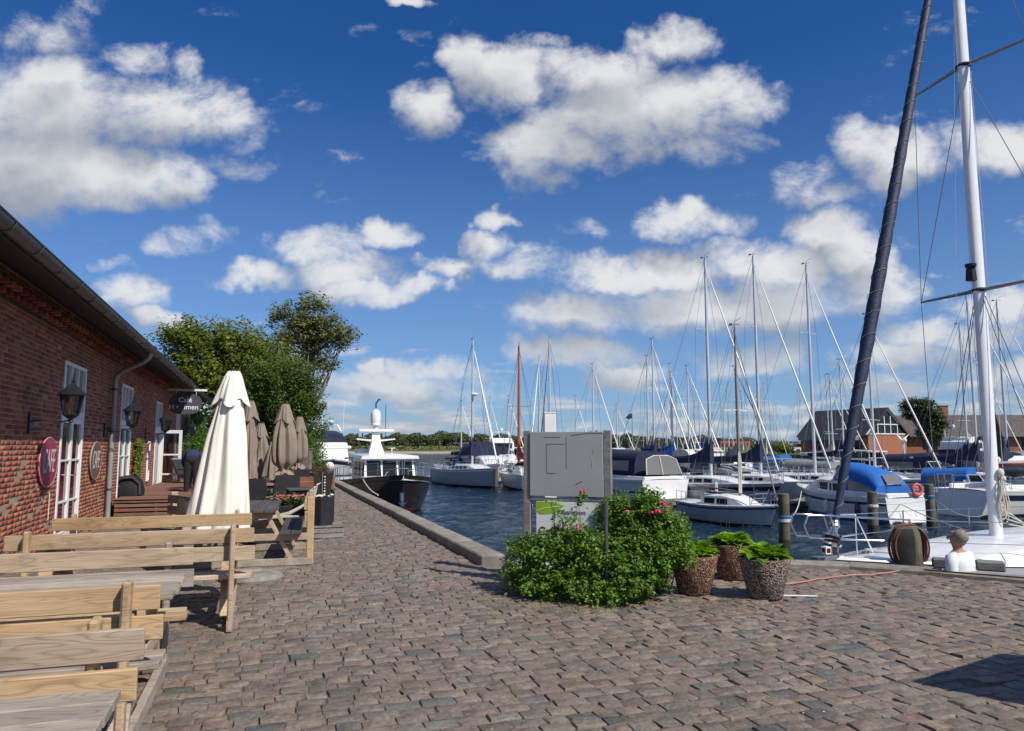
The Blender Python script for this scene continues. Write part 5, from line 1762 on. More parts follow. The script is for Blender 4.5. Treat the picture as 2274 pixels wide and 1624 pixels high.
for s in (-1, 1):
    mb.tube([(s * .035 + .026 * math.cos(a), -.102, 1.645 + .02 * math.sin(a)) for a in [2 * math.pi * j / 12 for j in range(13)]], .0025, 4, cap=False)
    mb.tube([(s * .061, -.10, 1.648), (s * .088, .01, 1.650)], .0025, 4)
mb.tube([(-.01, -.104, 1.648), (.01, -.104, 1.648)], .0025, 4); mb.build('glasses', M['black'], man)
mb = MB()
for s in (-1, 1): mb.tube([(s * .08, 0, .90), (s * .105, 0, .80), (s * .11, -.01, .48), (s * .11, .01, .12)], [.10, .102, .078, .062], 12)
mb.lathe([(.155, .82), (.168, .93)], n=20); mb.build('trousers', M['jeans'], man, smooth=70)
o = thing('floating_step', (mp.x, mp.y, 0), R(-45), 'small floating timber step below the quay edge under the man', 'pontoon')
for k in range(5): plank('deck_plank', o, (0, (k - 2) * .145, WATER_Z + .05), 1.6, .04, .135, 'old_wood')
MB().bbox((0, 0, WATER_Z - .06), (1.5, .6, .18), .02).build('float', M['black_hull'], o)

# person in navy stooping on the terrace, seen from behind
J = [((0, 0, .90), (.155, .13)), ((0, .12, 1.02), (.15, .125)), ((0, .30, 1.13), (.17, .12)), ((0, .42, 1.17), (.11, .08)), ((0, .50, 1.15), .055), ((0, .58, 1.12), (.085, .095)), ((0, .65, 1.07), .07)]
Bn = [(0, 1), (1, 2), (2, 3), (3, 4), (4, 5), (5, 6)]
for s in (-1, 1):
    k = len(J); J += [((s * .19, .38, 1.12), .062), ((s * .23, .44, .86), .045), ((s * .17, .55, .66), .032)]; Bn += [(3, k), (k, k + 1), (k + 1, k + 2)]
    fingers(J, Bn, k + 2, (0, .5, -.8), (s, 0, 0))
    k = len(J); J += [((s * .10, 0, .82), .10), ((s * .115, .03, .46), .068), ((s * .12, 0, .10), .046), ((s * .12, .05, .045), .045), ((s * .125, .16, .03), .033)]; Bn += [(0, k), (k, k + 1), (k + 1, k + 2), (k + 2, k + 3), (k + 3, k + 4)]
per = figure('person', (-1.62, 19.9, TZ), R(4), J, Bn, 'person in navy shirt and black trousers stooping on the terrace, seen from behind', M['skin'])
per.scale = (.86, .86, .84)
mb = MB(); rings = []
for (y, z, rx, rz_) in ((-.04, .86, .165, .15), (.04, .95, .175, .155), (.16, 1.05, .18, .15), (.30, 1.13, .195, .145), (.40, 1.16, .16, .11), (.47, 1.16, .07, .065)):
    rings.append([(rx * math.cos(a), y - .55 * rz_ * math.sin(a), z + .83 * rz_ * math.sin(a)) for a in [2 * math.pi * j / 20 for j in range(20)]])
mb.loft(rings)
for s in (-1, 1): mb.tube([(s * .12, .36, 1.13), (s * .20, .38, 1.10), (s * .24, .44, .86), (s * .18, .54, .70)], [.075, .078, .06, .048], 10)
mb.build('shirt', M['shirt_navy'], per, smooth=70)
mb = MB()
for s in (-1, 1): mb.tube([(s * .06, .03, 1.0), (s * .09, -.01, .84), (s * .115, .03, .46), (s * .12, 0, .06)], [.13, .135, .09, .07], 14)
mb.ball((0, -.02, .93), .17, 14, 10, (1.1, .95, .9))
mb.build('trousers', M['trousers'], per, smooth=70)
mb = MB(); mb.ball((0, .57, 1.15), .105, 12, 8, (.92, 1, 1)); mb.build('hair', M['hair_dark'], per, smooth=70)
# ---------------------------------------------------------------- boats
Fw = Vector((math.sin(YAW), math.cos(YAW), 0)); Rt = Vector((math.cos(YAW), -math.sin(YAW), 0))


def hd(lat, dep):
    v = Rt * lat + Fw * dep
    return math.atan2(v.y, v.x)


class Hull:
    """bow at +x; z = 0 is the waterline"""
    def __init__(s, L, B, fb, rake=.9, stern=.8, sheer=.22, tr=0.0, full=2.2, wl=.80, tmax=.45):
        s.__dict__.update(L=L, B=B, fb=fb, rake=rake, stern=stern, sheer=sheer, tr=tr, full=full, wl=wl, tmax=tmax)

    def bd(s, t):
        m = s.tmax
        return s.B / 2 * ((1 - ((t - m) / (1 - m)) ** s.full) if t > m else 1 - (1 - s.stern) * ((m - t) / m) ** 2) + .012

    def zd(s, t):
        return s.fb * (1 + s.sheer * max(0, (t - .3) / .7) ** 2 + .05 * max(0, (.3 - t) / .3))

    def pt(s, t, k, side=1, off=0.0):
        """k: 1 at the deck edge, 0 at the waterline, negative below"""
        z = s.zd(t) * k
        b = s.bd(t); w = b * s.wl * (1 - .35 * t ** 5)
        if k >= 0: y = w + (b - w) * k ** .75
        else: y = w * (1 + k) ** .6 if k > -1 else 0.0
        if k < 0: z = -.35 * -k
        x = s.L * t - s.rake * (1 - max(k, -.5)) * t ** 6 + s.tr * k * (1 - t) ** 10
        return Vector((x, side * (y + off), z))

    def hull(s, parent, m, boot='black_hull', low=None):
        ks = [1, .85, .6, .35, .12, 0, -.5, -1]; n = 18
        mb = MB(); rings = []
        for i in range(n + 1):
            t = i / n; t = 1 - (1 - t) ** 1.3
            r = [s.pt(t, k, 1) for k in ks] + [s.pt(t, k, -1) for k in ks[-2::-1]]
            rings.append(r)
        w = len(rings[0]); vs = [p for r in rings for p in r]; fs = []; ms = []
        for i in range(n):
            for j in range(w - 1):
                fs.append((i * w + j, (i + 1) * w + j, (i + 1) * w + j + 1, i * w + j + 1))
                kk = min(j, w - 2 - j); ms.append(1 if kk >= 4 else 0)
        fs.append(tuple(range(w))[::1]); ms.append(0)
        mb.v = vs; mb.f = fs; mb.m = ms
        mesh = mb.mesh('hull', [M[m], M[boot]], 40)
        return put('hull', mesh, parent)

    def stripe(s, parent, m, k0, k1, name='stripe', t0=0.0, t1=1.0):
        n = 16; mb = MB()
        for side in (1, -1):
            rings = []
            for i in range(n + 1):
                t = t0 + (t1 - t0) * i / n
                rings.append([s.pt(t, k1, side, .008), s.pt(t, k1, side, .016), s.pt(t, k0, side, .016), s.pt(t, k0, side, .008)])
            mb.loft(rings, flip=side > 0)
        return mb.build(name, M[m], parent)

    def deck(s, parent, m='deck', camber=.05, drop=.0):
        n = 16; mb = MB(); rings = []
        for i in range(n + 1):
            t = i / n; b = s.bd(t); z = s.zd(t) - drop; x = s.L * t + s.tr * (1 - t) ** 10
            rings.append([(x, -b + .01, z - .01), (x, -b * .5, z + camber * .75), (x, 0, z + camber), (x, b * .5, z + camber * .75), (x, b - .01, z - .01)])
        mb.loft(rings, closed=False, flip=True)
        d = mb.build('deck', M[m], parent, smooth=50)
        mb = MB()
        for side in (1, -1): mb.tube([s.pt(i / n, 1, side, -.01) + Vector((0, 0, .02)) for i in range(n + 1)], .025, 5)
        mb.build('toe_rail', M['alu_dark'] if m != 'deck' else M['white'], parent)
        return d

    def rail(s, parent, t0, t1, h=.55, step=.9, m='steel', r=.012, mid=True, front=False, name='railing', inset=.06):
        mb = MB(); L = (t1 - t0) * s.L; n = max(2, round(L / step))
        for side in (1, -1):
            top = []
            for i in range(n + 1):
                t = t0 + (t1 - t0) * i / n
                p = s.pt(t, 1, side, -inset); q = p + Vector((0, 0, h)); top.append(q); mb.tube([p, q], r, 5)
            mb.tube(top, r * .7, 4)
            if mid: mb.tube([a - Vector((0, 0, h * .5)) for a in top], r * .5, 4)
        if front:
            a, b = s.pt(t1, 1, 1, -inset) + Vector((0, 0, h)), s.pt(t1, 1, -1, -inset) + Vector((0, 0, h)); mb.tube([a, (a + b) / 2 + Vector((.25, 0, .02)), b], r, 5)
        return mb.build(name, M[m], parent)


def trunk(parent, hl, t0, t1, w, h, m='gel', name='cabin', front=.5, win=3, winm='glass', wh=.45, back=0.0, side_only=True, roof_m=None):
    """deck house with sloping ends and dark side windows"""
    x0, x1 = hl.L * t0, hl.L * t1; zb = lambda x: hl.zd(x / hl.L) - .03
    mb = MB(); rings = []
    top = zb((x0 + x1) / 2) + h
    for i in range(9):
        f = i / 8; x = x0 + (x1 - x0) * f
        k = w * (1 - .25 * f) / 2
        hh = h * (1 - max(0, (f - (1 - front)) / front) ** 1.7 * .85) if front else h
        if f == 0 and back: x -= back * 0
        z0 = zb(x)
        rings.append([(x, -k, z0), (x, -k * .92, z0 + hh * .88), (x, -k * .7, z0 + hh + .02), (x, 0, z0 + hh + .05), (x, k * .7, z0 + hh + .02), (x, k * .92, z0 + hh * .88), (x, k, z0)])
    mb.loft(rings)
    c = mb.build(name, M[m], parent, smooth=35)
    L = x1 - x0
    for side in (1, -1):
        for j in range(win):
            f0 = .08 + j * (.78 - front * .35) / win; f1 = f0 + (.78 - front * .35) / win * .8
            pts = []
            for f, g in ((f0, wh - .18), (f1, wh - .18), (f1, wh + .28), (f0, wh + .28)):
                x = x0 + L * f; k = w * (1 - .25 * f) / 2; hh = h * (1 - max(0, (f - (1 - front)) / front) ** 1.7 * .85) if front else h
                pts.append((x, side * (k * (1 - .08 * g / .88) + .004), zb(x) + hh * g))
            MB().plate(pts, .018).build('window', M[winm], c)
    return c


def arch(parent, x0, x1, w0, w1, h0, h1, z, m, name, n=12, thick=.02, sq=.55, ends=False, winm=None, wins=True, p=1.5):
    """cloth hood: arched sections from x0 (open end) to x1"""
    mb = MB(); rings = []
    K = 9
    for i in range(K):
        f = i / (K - 1); x = x0 + (x1 - x0) * f; w = w0 + (w1 - w0) * f; h = h0 + (h1 - h0) * f ** p
        rings.append([(x, w / 2 * math.copysign(abs(math.cos(a)) ** sq, math.cos(a)), z + h * abs(math.sin(a)) ** sq * (1 - .0 * f)) for a in [math.pi * j / n for j in range(n + 1)]])
    fl = (x1 < x0)
    mb.loft(rings, closed=False, flip=fl)
    if ends:
        for r, rev in ((rings[0], True), (rings[-1], False)):
            mb.add(r, [tuple(range(len(r)))[::-1] if rev else tuple(range(len(r)))])
    h = mb.build(name, M[m], parent, smooth=55)
    if wins:
        for side in (1, -1):
            w = (w0 * .72 + w1 * .28) / 2 + .006; x_a, x_b = x0 + (x1 - x0) * .12, x0 + (x1 - x0) * .72
            wb = (w0 * .3 + w1 * .7) / 2 + .006
            MB().plate([(x_a, side * w, z + h0 * .22), (x_b, side * wb, z + h0 * .22), (x_b, side * wb * .985, z + (h0 * .3 + h1 * .7) * .55 + .02), (x_a, side * w * .99, z + h0 * .62)], .012).build('window', M[winm or 'vinyl'], h)
    return h


def rig(o, hl, tm, H, mast='alu', r=.07, cover='navy', jib='white', jr=.035, cabin_h=.35, boom=True, spreaders=2, lean=0.0, details=True, bag=False, wire=.008, frac=.97):
    """mast with boom and stowed sail, furled foresail, shrouds"""
    xm = hl.L * tm; zb = hl.zd(tm) + cabin_h - .04
    top = Vector((xm - lean, 0, H))
    mb = MB(); mb.tube([(xm, 0, zb), (xm - lean * .5, 0, (zb + H) / 2), top], [r, r * .95, r * .62], 8)
    ms = mb.build('mast', M[mast], o, smooth=60)
    mb = MB(); mb.tube([top, top + Vector((.0, 0, .18))], .012, 4); mb.tube([top + Vector((-.3, 0, .08)), top + Vector((.22, 0, .06))], .012, 4)
    mb.tube([top + Vector((.0, 0, .18)), top + Vector((.28, .05, .30))], .009, 4); mb.box(top + Vector((-.2, 0, .11)), (.16, .01, .07))
    mb.build('masthead_gear', M['alu_dark'], ms)
    mb = MB(); bow = hl.pt(1, 1, 1); bow.y = 0; stn = hl.pt(0, 1, 1); stn.y = 0
    att = Vector((xm - lean * frac, 0, zb + (H - zb) * frac))
    mb.tube([top, stn + Vector((.1, 0, 0))], wire, 4)
    if jib is None: mb.tube([att, bow], wire, 4)
    sp = []
    for k in range(spreaders):
        f = (k + 1) / (spreaders + 1); zz = zb + (H - zb) * f; w = hl.B * (.30 - .06 * k)
        sp.append((zz, w))
    for side in (1, -1):
        ch = hl.pt(tm - .03, 1, side, -.05); pts = [ch] + [Vector((xm - lean * (zz / H) - .08, side * w, zz)) for zz, w in sp] + [att]
        mb.tube(pts, wire, 4)
        if sp: mb.tube([ch + Vector((.15, -side * .1, 0)), Vector((xm, 0, sp[0][0]))], wire, 4)
    mb.build('rigging', M['wire'], o)
    if sp:
        for zz, w in sp: MB().tube([(xm - .08 - lean * zz / H, -w, zz), (xm - lean * zz / H, 0, zz + .03), (xm - .08 - lean * zz / H, w, zz)], .02, 5).build('spreader', M[mast if mast != 'woodmast' else 'white'], ms)
    if jib:
        L = (att - bow)
        a, b = bow + L * .05, bow + L * .93
        mb = MB(); mb.tube([a, a.lerp(b, .25), a.lerp(b, .8), b], [jr * 1.1, jr * 1.5, jr, jr * .6], 8); mb.tube([b, att], .012, 4); mb.lathe([(.05, 0), (.09, .02), (.09, .07), (.05, .10)], bow + L * .03, 8)
        mb.build('furled_foresail', M[jib], o, smooth=60)
    if boom:
        zb2 = zb + .75; xb = hl.L * max(.08, tm - .42)
        mb = MB(); mb.tube([(xm - .05, 0, zb2), (xb, 0, zb2 + .06)], .045, 8); bo = mb.build('boom', M[mast], o, smooth=60)
        if cover:
            mb = MB(); rings = []
            for i in range(9):
                f = i / 8; x = xm + .10 + (xb + .15 - xm) * f
                hh = (.16 + (1.0 if not bag else .5) * math.exp(-f * 7) + .12 * (1 - f)); w = .11 * (1 - .5 * f) + .02
                s_ = .03 * math.sin(i * 2.3)
                rings.append([(x, -w, zb2 - .06), (x, -w * 1.1 + s_, zb2 + hh * .35), (x, -w * .4, zb2 + hh * .85), (x, 0, zb2 + hh), (x, w * .4, zb2 + hh * .85), (x, w * 1.1 + s_, zb2 + hh * .35), (x, w, zb2 - .06), (x, 0, zb2 - .11)])
            mb.loft(rings, flip=True); mb.build('sail_cover', M[cover], bo, smooth=50)
    return ms


def at_mast(px, py_top, d, tm, L, h, H=None):
    """place a sailing boat so that its masthead stands where the photograph shows it"""
    top = D(px, py_top, d)
    v = Vector((math.cos(h), math.sin(h), 0))
    return (top.x - v.x * L * tm, top.y - v.y * L * tm, WATER_Z), top.z - WATER_Z


def sailboat(name, loc_, h, lab, L=9.0, B=3.0, fb=.95, hull='gel', stripe='navy_gel', sk=(.78, .9), H=12.0, mast='alu', cover='navy', jib='white', hood='navy', cabin='gel', group=None, tm=.56, tr=.35, boot='black_hull', spreaders=2,
             r=.075, jr=.028, windows=4, rails=True, fenders=0, tent=None, boom=True, cover_bag=False, wire=.008, wheel=False, deck='deck', rake=1.0):
    o = thing(name, loc_, h, lab, 'sailing boat', group)
    hl = Hull(L, B, fb, rake=rake, tr=tr)
    hl.hull(o, hull, boot); hl.deck(o, deck)
    if stripe: hl.stripe(o, stripe, *sk)
    trunk(o, hl, .36, .76, B * .60, .38, cabin, win=windows, front=.42)
    xs = hl.L * .06; zt = hl.zd(.2)
    mb = MB()
    for s_ in (1, -1): mb.bbox((hl.L * .21, s_ * B * .30, zt + .12), (hl.L * .28, .16, .26), .04)
    mb.bbox((hl.L * .345, 0, zt + .1), (.12, B * .62, .24), .03); mb.build('cockpit_coaming', M[cabin], o)
    MB().box((hl.L * .2, 0, zt + .055), (hl.L * .26, B * .5, .01)).build('cockpit_sole', M['old_wood'], o)
    mb = MB()
    for x, y in ((.16, .31), (.27, .31), (.16, -.31), (.27, -.31), (.36, .2), (.36, -.2)): mb.lathe([(.07, 0), (.05, .05), (.06, .12)], (hl.L * x, B * y, zt + (.25 if abs(y) > .3 else .40)), 8)
    mb.build('winch', M['steel'], o)
    if hood: arch(o, hl.L * .34, hl.L * .43, B * .58, B * .52, .52, .25, zt + .26, hood, 'sprayhood')
    if tent: arch(o, hl.L * .05, hl.L * .40, B * .62, B * .66, 1.05, .95, zt + .1, tent, 'cockpit_tent', ends=True)
    if rails:
        hl.rail(o, .12, .97, .55, 1.9, r=.009, name='lifeline'); hl.rail(o, .90, 1.0, .6, .4, r=.014, front=True, name='pulpit'); hl.rail(o, 0.0, .13, .6, .6, r=.014, name='pushpit')
    rig(o, hl, tm, H, mast, r, cover, jib, jr, boom=boom, spreaders=spreaders, bag=cover_bag, wire=wire)
    for k in range(fenders):
        t = .25 + .5 * k / max(1, fenders - 1)
        for s_ in (1, -1):
            p = hl.pt(t, .35, s_, .09); mb = MB(); mb.lathe([(.02, -.28), (.09, -.22), (.10, 0), (.09, .22), (.02, .28)], p, 8); mb.tube([p + Vector((0, 0, .26)), hl.pt(t, 1, s_) + Vector((0, 0, .1))], .008, 4)
            mb.build('fender', M['white' if k % 2 else 'navy_gel'], o)
    return o, hl


def cruiser(name, loc_, h, lab, L=7.5, B=2.6, fb=.95, hull='gel', stripe='navy_gel', sk=(.62, .74), boot='blue_hull', canopy='navy', group=None, cab=(.38, .80), cabh=.55, wind=True, can=(.02, .50), canh=1.15, fly=False, hard=False, rails=True, win=3, mat_cab='gel', wcol='glass', slope=False):
    o = thing(name, loc_, h, lab, 'motor boat', group)
    hl = Hull(L, B, fb, rake=1.1, stern=.95, sheer=.28, wl=.86, full=2.6, tmax=.4)
    hl.hull(o, hull, boot); hl.deck(o, 'deck')
    if stripe: hl.stripe(o, stripe, *sk)
    hl.stripe(o, 'white', .95, 1.02, 'rub_rail')
    c = trunk(o, hl, cab[0], cab[1], B * .74, cabh, mat_cab, win=win, front=.45, winm=wcol)
    zt = hl.zd(.3); x = L * cab[0]
    mb = MB()
    for s_ in (1, -1): mb.bbox((L * .19, s_ * B * .42, zt + .10), (L * .38, .14, .24), .04)
    mb.bbox((.12, 0, zt + .10), (.16, B * .84, .24), .04); mb.build('cockpit_coaming', M[mat_cab], o)
    MB().box((L * .2, 0, zt + .056), (L * .36, B * .72, .01)).build('cockpit_sole', M['old_wood'], o)
    if wind:
        mb = MB(); w = B * .36; zc = zt + cabh
        P0 = [(x + .75, -w * .75, zc), (x + .75, w * .75, zc), (x + .10, w, zc), (x + .10, -w, zc)]
        P1 = [(x + .35, -w * .68, zc + .5), (x + .35, w * .68, zc + .5), (x - .05, w * .92, zc + .5), (x - .05, -w * .92, zc + .5)]
        for a, b in ((0, 1), (1, 2), (3, 0)):
            mb.plate([P0[a], P0[b], P1[b], P1[a]], .015)
        ws = mb.build('windscreen', M['glass'], o)
        mb = MB()
        for a, b in ((P1[0], P1[1]), (P1[1], P1[2]), (P1[3], P1[0]), (P0[0], P1[0]), (P0[1], P1[1]), (P0[2], P1[2]), (P0[3], P1[3])): mb.tube([a, b], .022, 5)
        mb.build('windscreen_frame', M['white'], ws)
    if canopy and slope: arch(o, L * can[0] + .15, L * can[1], B * .80, B * .72, .30, canh * 1.12, zt + .18, canopy, 'canopy', ends=True, p=.35)
    elif canopy: arch(o, L * can[0] + .1, L * can[1], B * .76, B * .70, canh, canh * (1.12 if wind else .95), zt + .18, canopy, 'canopy', ends=True)
    if hard:
        mb = MB(); z0 = zt + .1
        mb.loft([[(L * can[0] + .8, -B * .34, z0 + 1.35), (L * can[0] + .8, B * .34, z0 + 1.35), (L * can[0] + .8, B * .34, z0 + 1.43), (L * can[0] + .8, -B * .34, z0 + 1.43)], [(x + .5, -B * .30, z0 + 1.30), (x + .5, B * .30, z0 + 1.30), (x + .5, B * .30, z0 + 1.36), (x + .5, -B * .30, z0 + 1.36)]])
        mb.build('hard_top', M['gel'], o, smooth=30)
        mb = MB()
        for s_ in (1, -1):
            for xx in (L * can[0] + .9, x - .2, x + .4): mb.beam((xx, s_ * B * .33, z0), (xx - .05, s_ * B * .31, z0 + 1.34), .06, .05)
        mb.build('pillar', M['gel'], o)
        for s_ in (1, -1): MB().plate([(L * can[0] + 1.0, s_ * B * .325, z0 + .55), (x + .3, s_ * B * .325, z0 + .55), (x + .2, s_ * B * .31, z0 + 1.25), (L * can[0] + 1.0, s_ * B * .31, z0 + 1.25)], .012).build('window', M['glass'], o)
    if fly:
        z0 = zt + cabh + .2; mb = MB(); mb.bbox((x + .3, 0, z0 + .45), (L * .30, B * .62, .9), .12); mb.bbox((x + .1, 0, z0 + 1.0), (L * .22, B * .56, .35), .1); mb.build('flybridge', M['gel'], o)
        mb = MB(); mb.box((x + .3 + L * .152, 0, z0 + .5), (.02, B * .5, .45)); 
        for s_ in (1, -1): mb.box((x + .3, s_ * B * .312, z0 + .5), (L * .24, .02, .4))
        mb.build('window', M['glass'], o)
        mb = MB()
        for s_ in (1, -1): mb.beam((x - .3, s_ * B * .28, z0 + 1.1), (x - .8, s_ * B * .22, z0 + 1.75), .12, .05)
        mb.beam((x - .8, -B * .22, z0 + 1.75), (x - .8, B * .22, z0 + 1.75), .12, .05); mb.ball((x - .8, .1, z0 + 1.95), .16, 8, 6); mb.build('radar_arch', M['gel'], o)
    if rails: hl.rail(o, .45, .98, .5, .9, r=.012, front=True)
    for k, t in enumerate((.22, .5)):
        for s_ in (1, -1):
            p = hl.pt(t, .45, s_, .10); mb = MB(); mb.lathe([(.02, -.26), (.085, -.2), (.095, 0), (.085, .2), (.02, .26)], p, 8); mb.tube([p + Vector((0, 0, .24)), hl.pt(t, 1, s_) + Vector((0, 0, .1))], .008, 4)
            mb.build('fender', M['white' if (k + int(L)) % 2 else 'navy_gel'], o)
    return o, hl


HA, HB = (.53, -.85), (-.45, .89)
ROW = 'boats moored in the near marina basin'

# --- the sailing yacht alongside the quay, bow to the left
mbp = D(2212, 1183, 11.7)
hv = Rt * -.93 + Fw * -.37; hv.normalize(); hh_ = math.atan2(hv.y, hv.x)
YL = 10.5; ytm = .672
yloc = Vector((mbp.x, mbp.y, WATER_Z)) - hv * YL * ytm; yloc.z = WATER_Z
Y = thing('sailing_yacht', tuple(yloc), hh_, 'white sailing yacht alongside the quay at the right, tall white mast and furled navy foresail', 'sailing yacht')
hl = Hull(YL, 3.0, 1.05, rake=.75, stern=.85, sheer=.16, tr=.3)
hl.hull(Y, 'gel', 'navy_gel'); hl.deck(Y, 'gel'); hl.stripe(Y, 'navy_gel', .78, .86)
yc = trunk(Y, hl, .30, .86, 1.9, .36, 'gel', win=3, front=.55)
xm = YL * ytm; zt = hl.zd(ytm) + .26
MB().bbox((xm + .75, -.18, zt - .10), (.50, .42, .03), .01).build('hatch', M['glass'], yc, rot=(0, R(7), 0))
MB().bbox((xm + .0, 0, zt - .0), (.46, .36, .05), .015).build('mast_collar', M['black'], yc)
MB().bbox((xm - 1.2, 0, zt + .03), (.60, .55, .05), .015).build('hatch', M['glass'], yc)
# mast, oval
MH = 13.1
mb = MB(); rings = []
for z, k in ((zt - .05, 1), (4, 1), (8, .97), (MH, .85)):
    rings.append([(xm + .112 * k * math.cos(a) - .012 * z * 0, .082 * k * math.sin(a), z) for a in [2 * math.pi * j / 20 for j in range(20)]])
mb.loft(rings); ym = mb.build('mast', M['mast_white'], Y, smooth=60)
mb = MB(); mb.box((xm - .112, 0, 6.5), (.02, .03, 11.4)); mb.build('sail_track', M['alu_dark'], ym)
mb = MB(); mb.box((xm + .15, -.01, 5.55), (.10, .13, .20), taper=.8); mb.lathe([(.07, 0), (.085, .03), (.085, .06)], (xm + .16, 0, 5.66), 12); mb.build('deck_light', M['black'], ym)
mb = MB(); mb.box((xm - .02, -.088, 2.2), (.03, .012, .35)); mb.box((xm + .03, -.086, 2.95), (.06, .012, .02)); mb.build('mast_fitting', M['black'], ym)


def yz(px, py, dd=11.7):
    return D(px, py, dd).z - WATER_Z


z1, z2 = yz(2176, 645), yz(2140, 147)
spw = 1.02
for zz, w in ((z1, 1.30), (z2, 1.18)):
    mb = MB(); mb.lathe([(.10, -.03), (.125, 0), (.10, .03)], (xm, 0, zz), 14)
    mb.build('spreader_collar', M['black'], ym, smooth=50)
    MB().tube([(xm - .30, -w, zz + .06), (xm, -.08, zz)], [.018, .034], 8).build('spreader', M['alu_dark'], ym, smooth=50); MB().tube([(xm, .08, zz), (xm - .30, w, zz + .06)], [.034, .018], 8).build('spreader', M['alu_dark'], ym, smooth=50)
mb = MB(); wr = .0065
for s_ in (1, -1):
    ch = hl.pt(ytm - .03, 1, s_, -.12)
    mb.tube([ch, (xm - .30, s_ * 1.30, z1 + .06), (xm - .30, s_ * 1.18, z2 + .06), (xm, 0, MH)], wr, 5)
    mb.tube([ch + Vector((-.1, -s_ * .05, 0)), (xm - .02, s_ * .08, z1 - .1)], wr, 5); mb.tube([ch + Vector((.35, -s_ * .1, 0)), (xm + .02, s_ * .06, z1 - .1)], wr, 5)
    mb.tube([(xm - .30, s_ * 1.30, z1 + .06), (xm - .02, s_ * .08, z2 - .3)], wr, 5)
mb.tube([(xm, 0, MH), hl.pt(0, 1, 1) * 1.0 + Vector((.1, -hl.pt(0, 1, 1).y, 0))], wr, 5)
mb.build('shroud', M['wire'], Y)
bowp = hl.pt(1, 1, 1); bowp.y = 0
# furled foresail, wrapped navy cover with spiral lashing
FS_TOP = Vector((xm + .02, 0, 12.5)); fs0 = bowp + Vector((-.12, 0, .30)); L_ = FS_TOP - fs0
mb = MB(); npt = 60; pts = []; rs = []
for i in range(npt + 1):
    f = i / npt; pts.append(fs0 + L_ * (.02 + .95 * f)); rs.append((.045 + .06 * math.sin(min(1, f * 2.6) * math.pi / 2) - .055 * max(0, f - .25) / .75) * (1 + .06 * math.sin(i * 2.2)))
mb.tube(pts, rs, 12); fs = mb.build('furled_foresail', simple('navy_sail_cover', (.018, .027, .068), .6, var=.35, sc=9, bump=.7, bsc=22), Y, smooth=60)
mb = MB(); sp = []; px_ = L_.normalized(); e1 = px_.cross(Vector((0, 1, 0))).normalized(); e2 = px_.cross(e1)
nn = 620
for i in range(nn):
    f = i / nn; k = f * npt; j = int(k); r_ = rs[j] * 1.04 + .002; a = f * 2 * math.pi * 30 + .5 * math.sin(f * 40)
    sp.append(fs0 + L_ * (.02 + .95 * f) + (e1 * math.cos(a) + e2 * math.sin(a)) * r_)
mb.tube(sp, .0045, 4); mb.build('lashing', M['rope_dark'], fs)
mb = MB(); ax_ = L_.normalized()
mb.lathe([(.05, -.10), (.13, -.08), (.14, -.05), (.07, -.03), (.07, .02), (.13, .04), (.135, .07), (.06, .09), (.05, .16), (.075, .20), (.04, .28)], fs0 - ax_ * .02, 18, ax=ax_); mb.build('furler_drum', M['steel'], Y, smooth=30)
mb = MB(); mb.lathe([(.075, -.035), (.11, -.02), (.11, .025), (.075, .035)], fs0 - ax_ * .02, 18, ax=ax_); mb.build('furler_line', M['black'], Y)
# bow fittings
mb = MB()
bt = bowp + Vector((.25, 0, .62))
for s_ in (1, -1):
    a = hl.pt(.985, 1, s_, -.04); b = hl.pt(.90, 1, s_, -.08)
    mb.tube([b, b + Vector((0, 0, .60)), a + Vector((.12, 0, .62)), bt + Vector((.18, s_ * .14, .02)), bt + Vector((.24, s_ * .13, -.12)), bt + Vector((.16, s_ * .12, -.28)), a + Vector((.02, 0, .30)), b + Vector((0, 0, .30))], .0135, 8)
    mb.tube([a, a + Vector((.02, 0, .33)), a + Vector((.12, 0, .62))], .0135, 8); mb.tube([b, b + Vector((-.30, 0, .0))], .008, 5); mb.tube([b + Vector((.0, 0, .6)), b + Vector((-.35, s_ * .03, .02))], .0125, 7)
mb.build('pulpit', M['steel'], Y, smooth=60)
mb = MB()
for s_ in (1, -1):
    prev = hl.pt(.90, 1, s_, -.08)
    for t in (.74, .55, .36, .18):
        p = hl.pt(t, 1, s_, -.08); mb.tube([p, p + Vector((0, 0, .61))], .0115, 6)
        for h_ in (.60, .30): mb.tube([prev + Vector((0, 0, h_)), p + Vector((0, 0, h_))], .0048, 5)
        prev = p
mb.build('lifeline', M['steel'], Y, smooth=60)
p = bowp + Vector((.12, .12, .16))
mb = MB(); mb.box(p, (.09, .09, .10)); mb.build('navigation_light', M['white'], Y)
mb = MB(); mb.box(p + Vector((.046, -.0, 0)), (.005, .06, .06)); mb.box(p + Vector((0, .047, 0)), (.06, .005, .06)); mb.build('light_lens', simple('dark_red_lens', (.10, .008, .006), .2), Y)
mb = MB(); q = bowp + Vector((.20, 0, -.02))
mb.tube([q + Vector((-.5, 0, .06)), q, q + Vector((.22, 0, -.16))], .016, 6); mb.plate([q + Vector((.05, -.17, -.03)), q + Vector((.20, 0, -.22)), q + Vector((.05, .17, -.03)), q + Vector((.14, 0, .0))], .02)
mb.box(q + Vector((-.15, 0, .05)), (.34, .16, .05)); mb.build('anchor', M['alu_dark'], Y)
mb = MB()
for s_ in (1, -1): mb.box(hl.pt(.86, 1, s_, -.12) + Vector((0, 0, .06)), (.22, .04, .03)); mb.box(hl.pt(.86, 1, s_, -.12) + Vector((0, 0, .03)), (.08, .04, .05))
mb.build('cleat', M['steel'], Y)
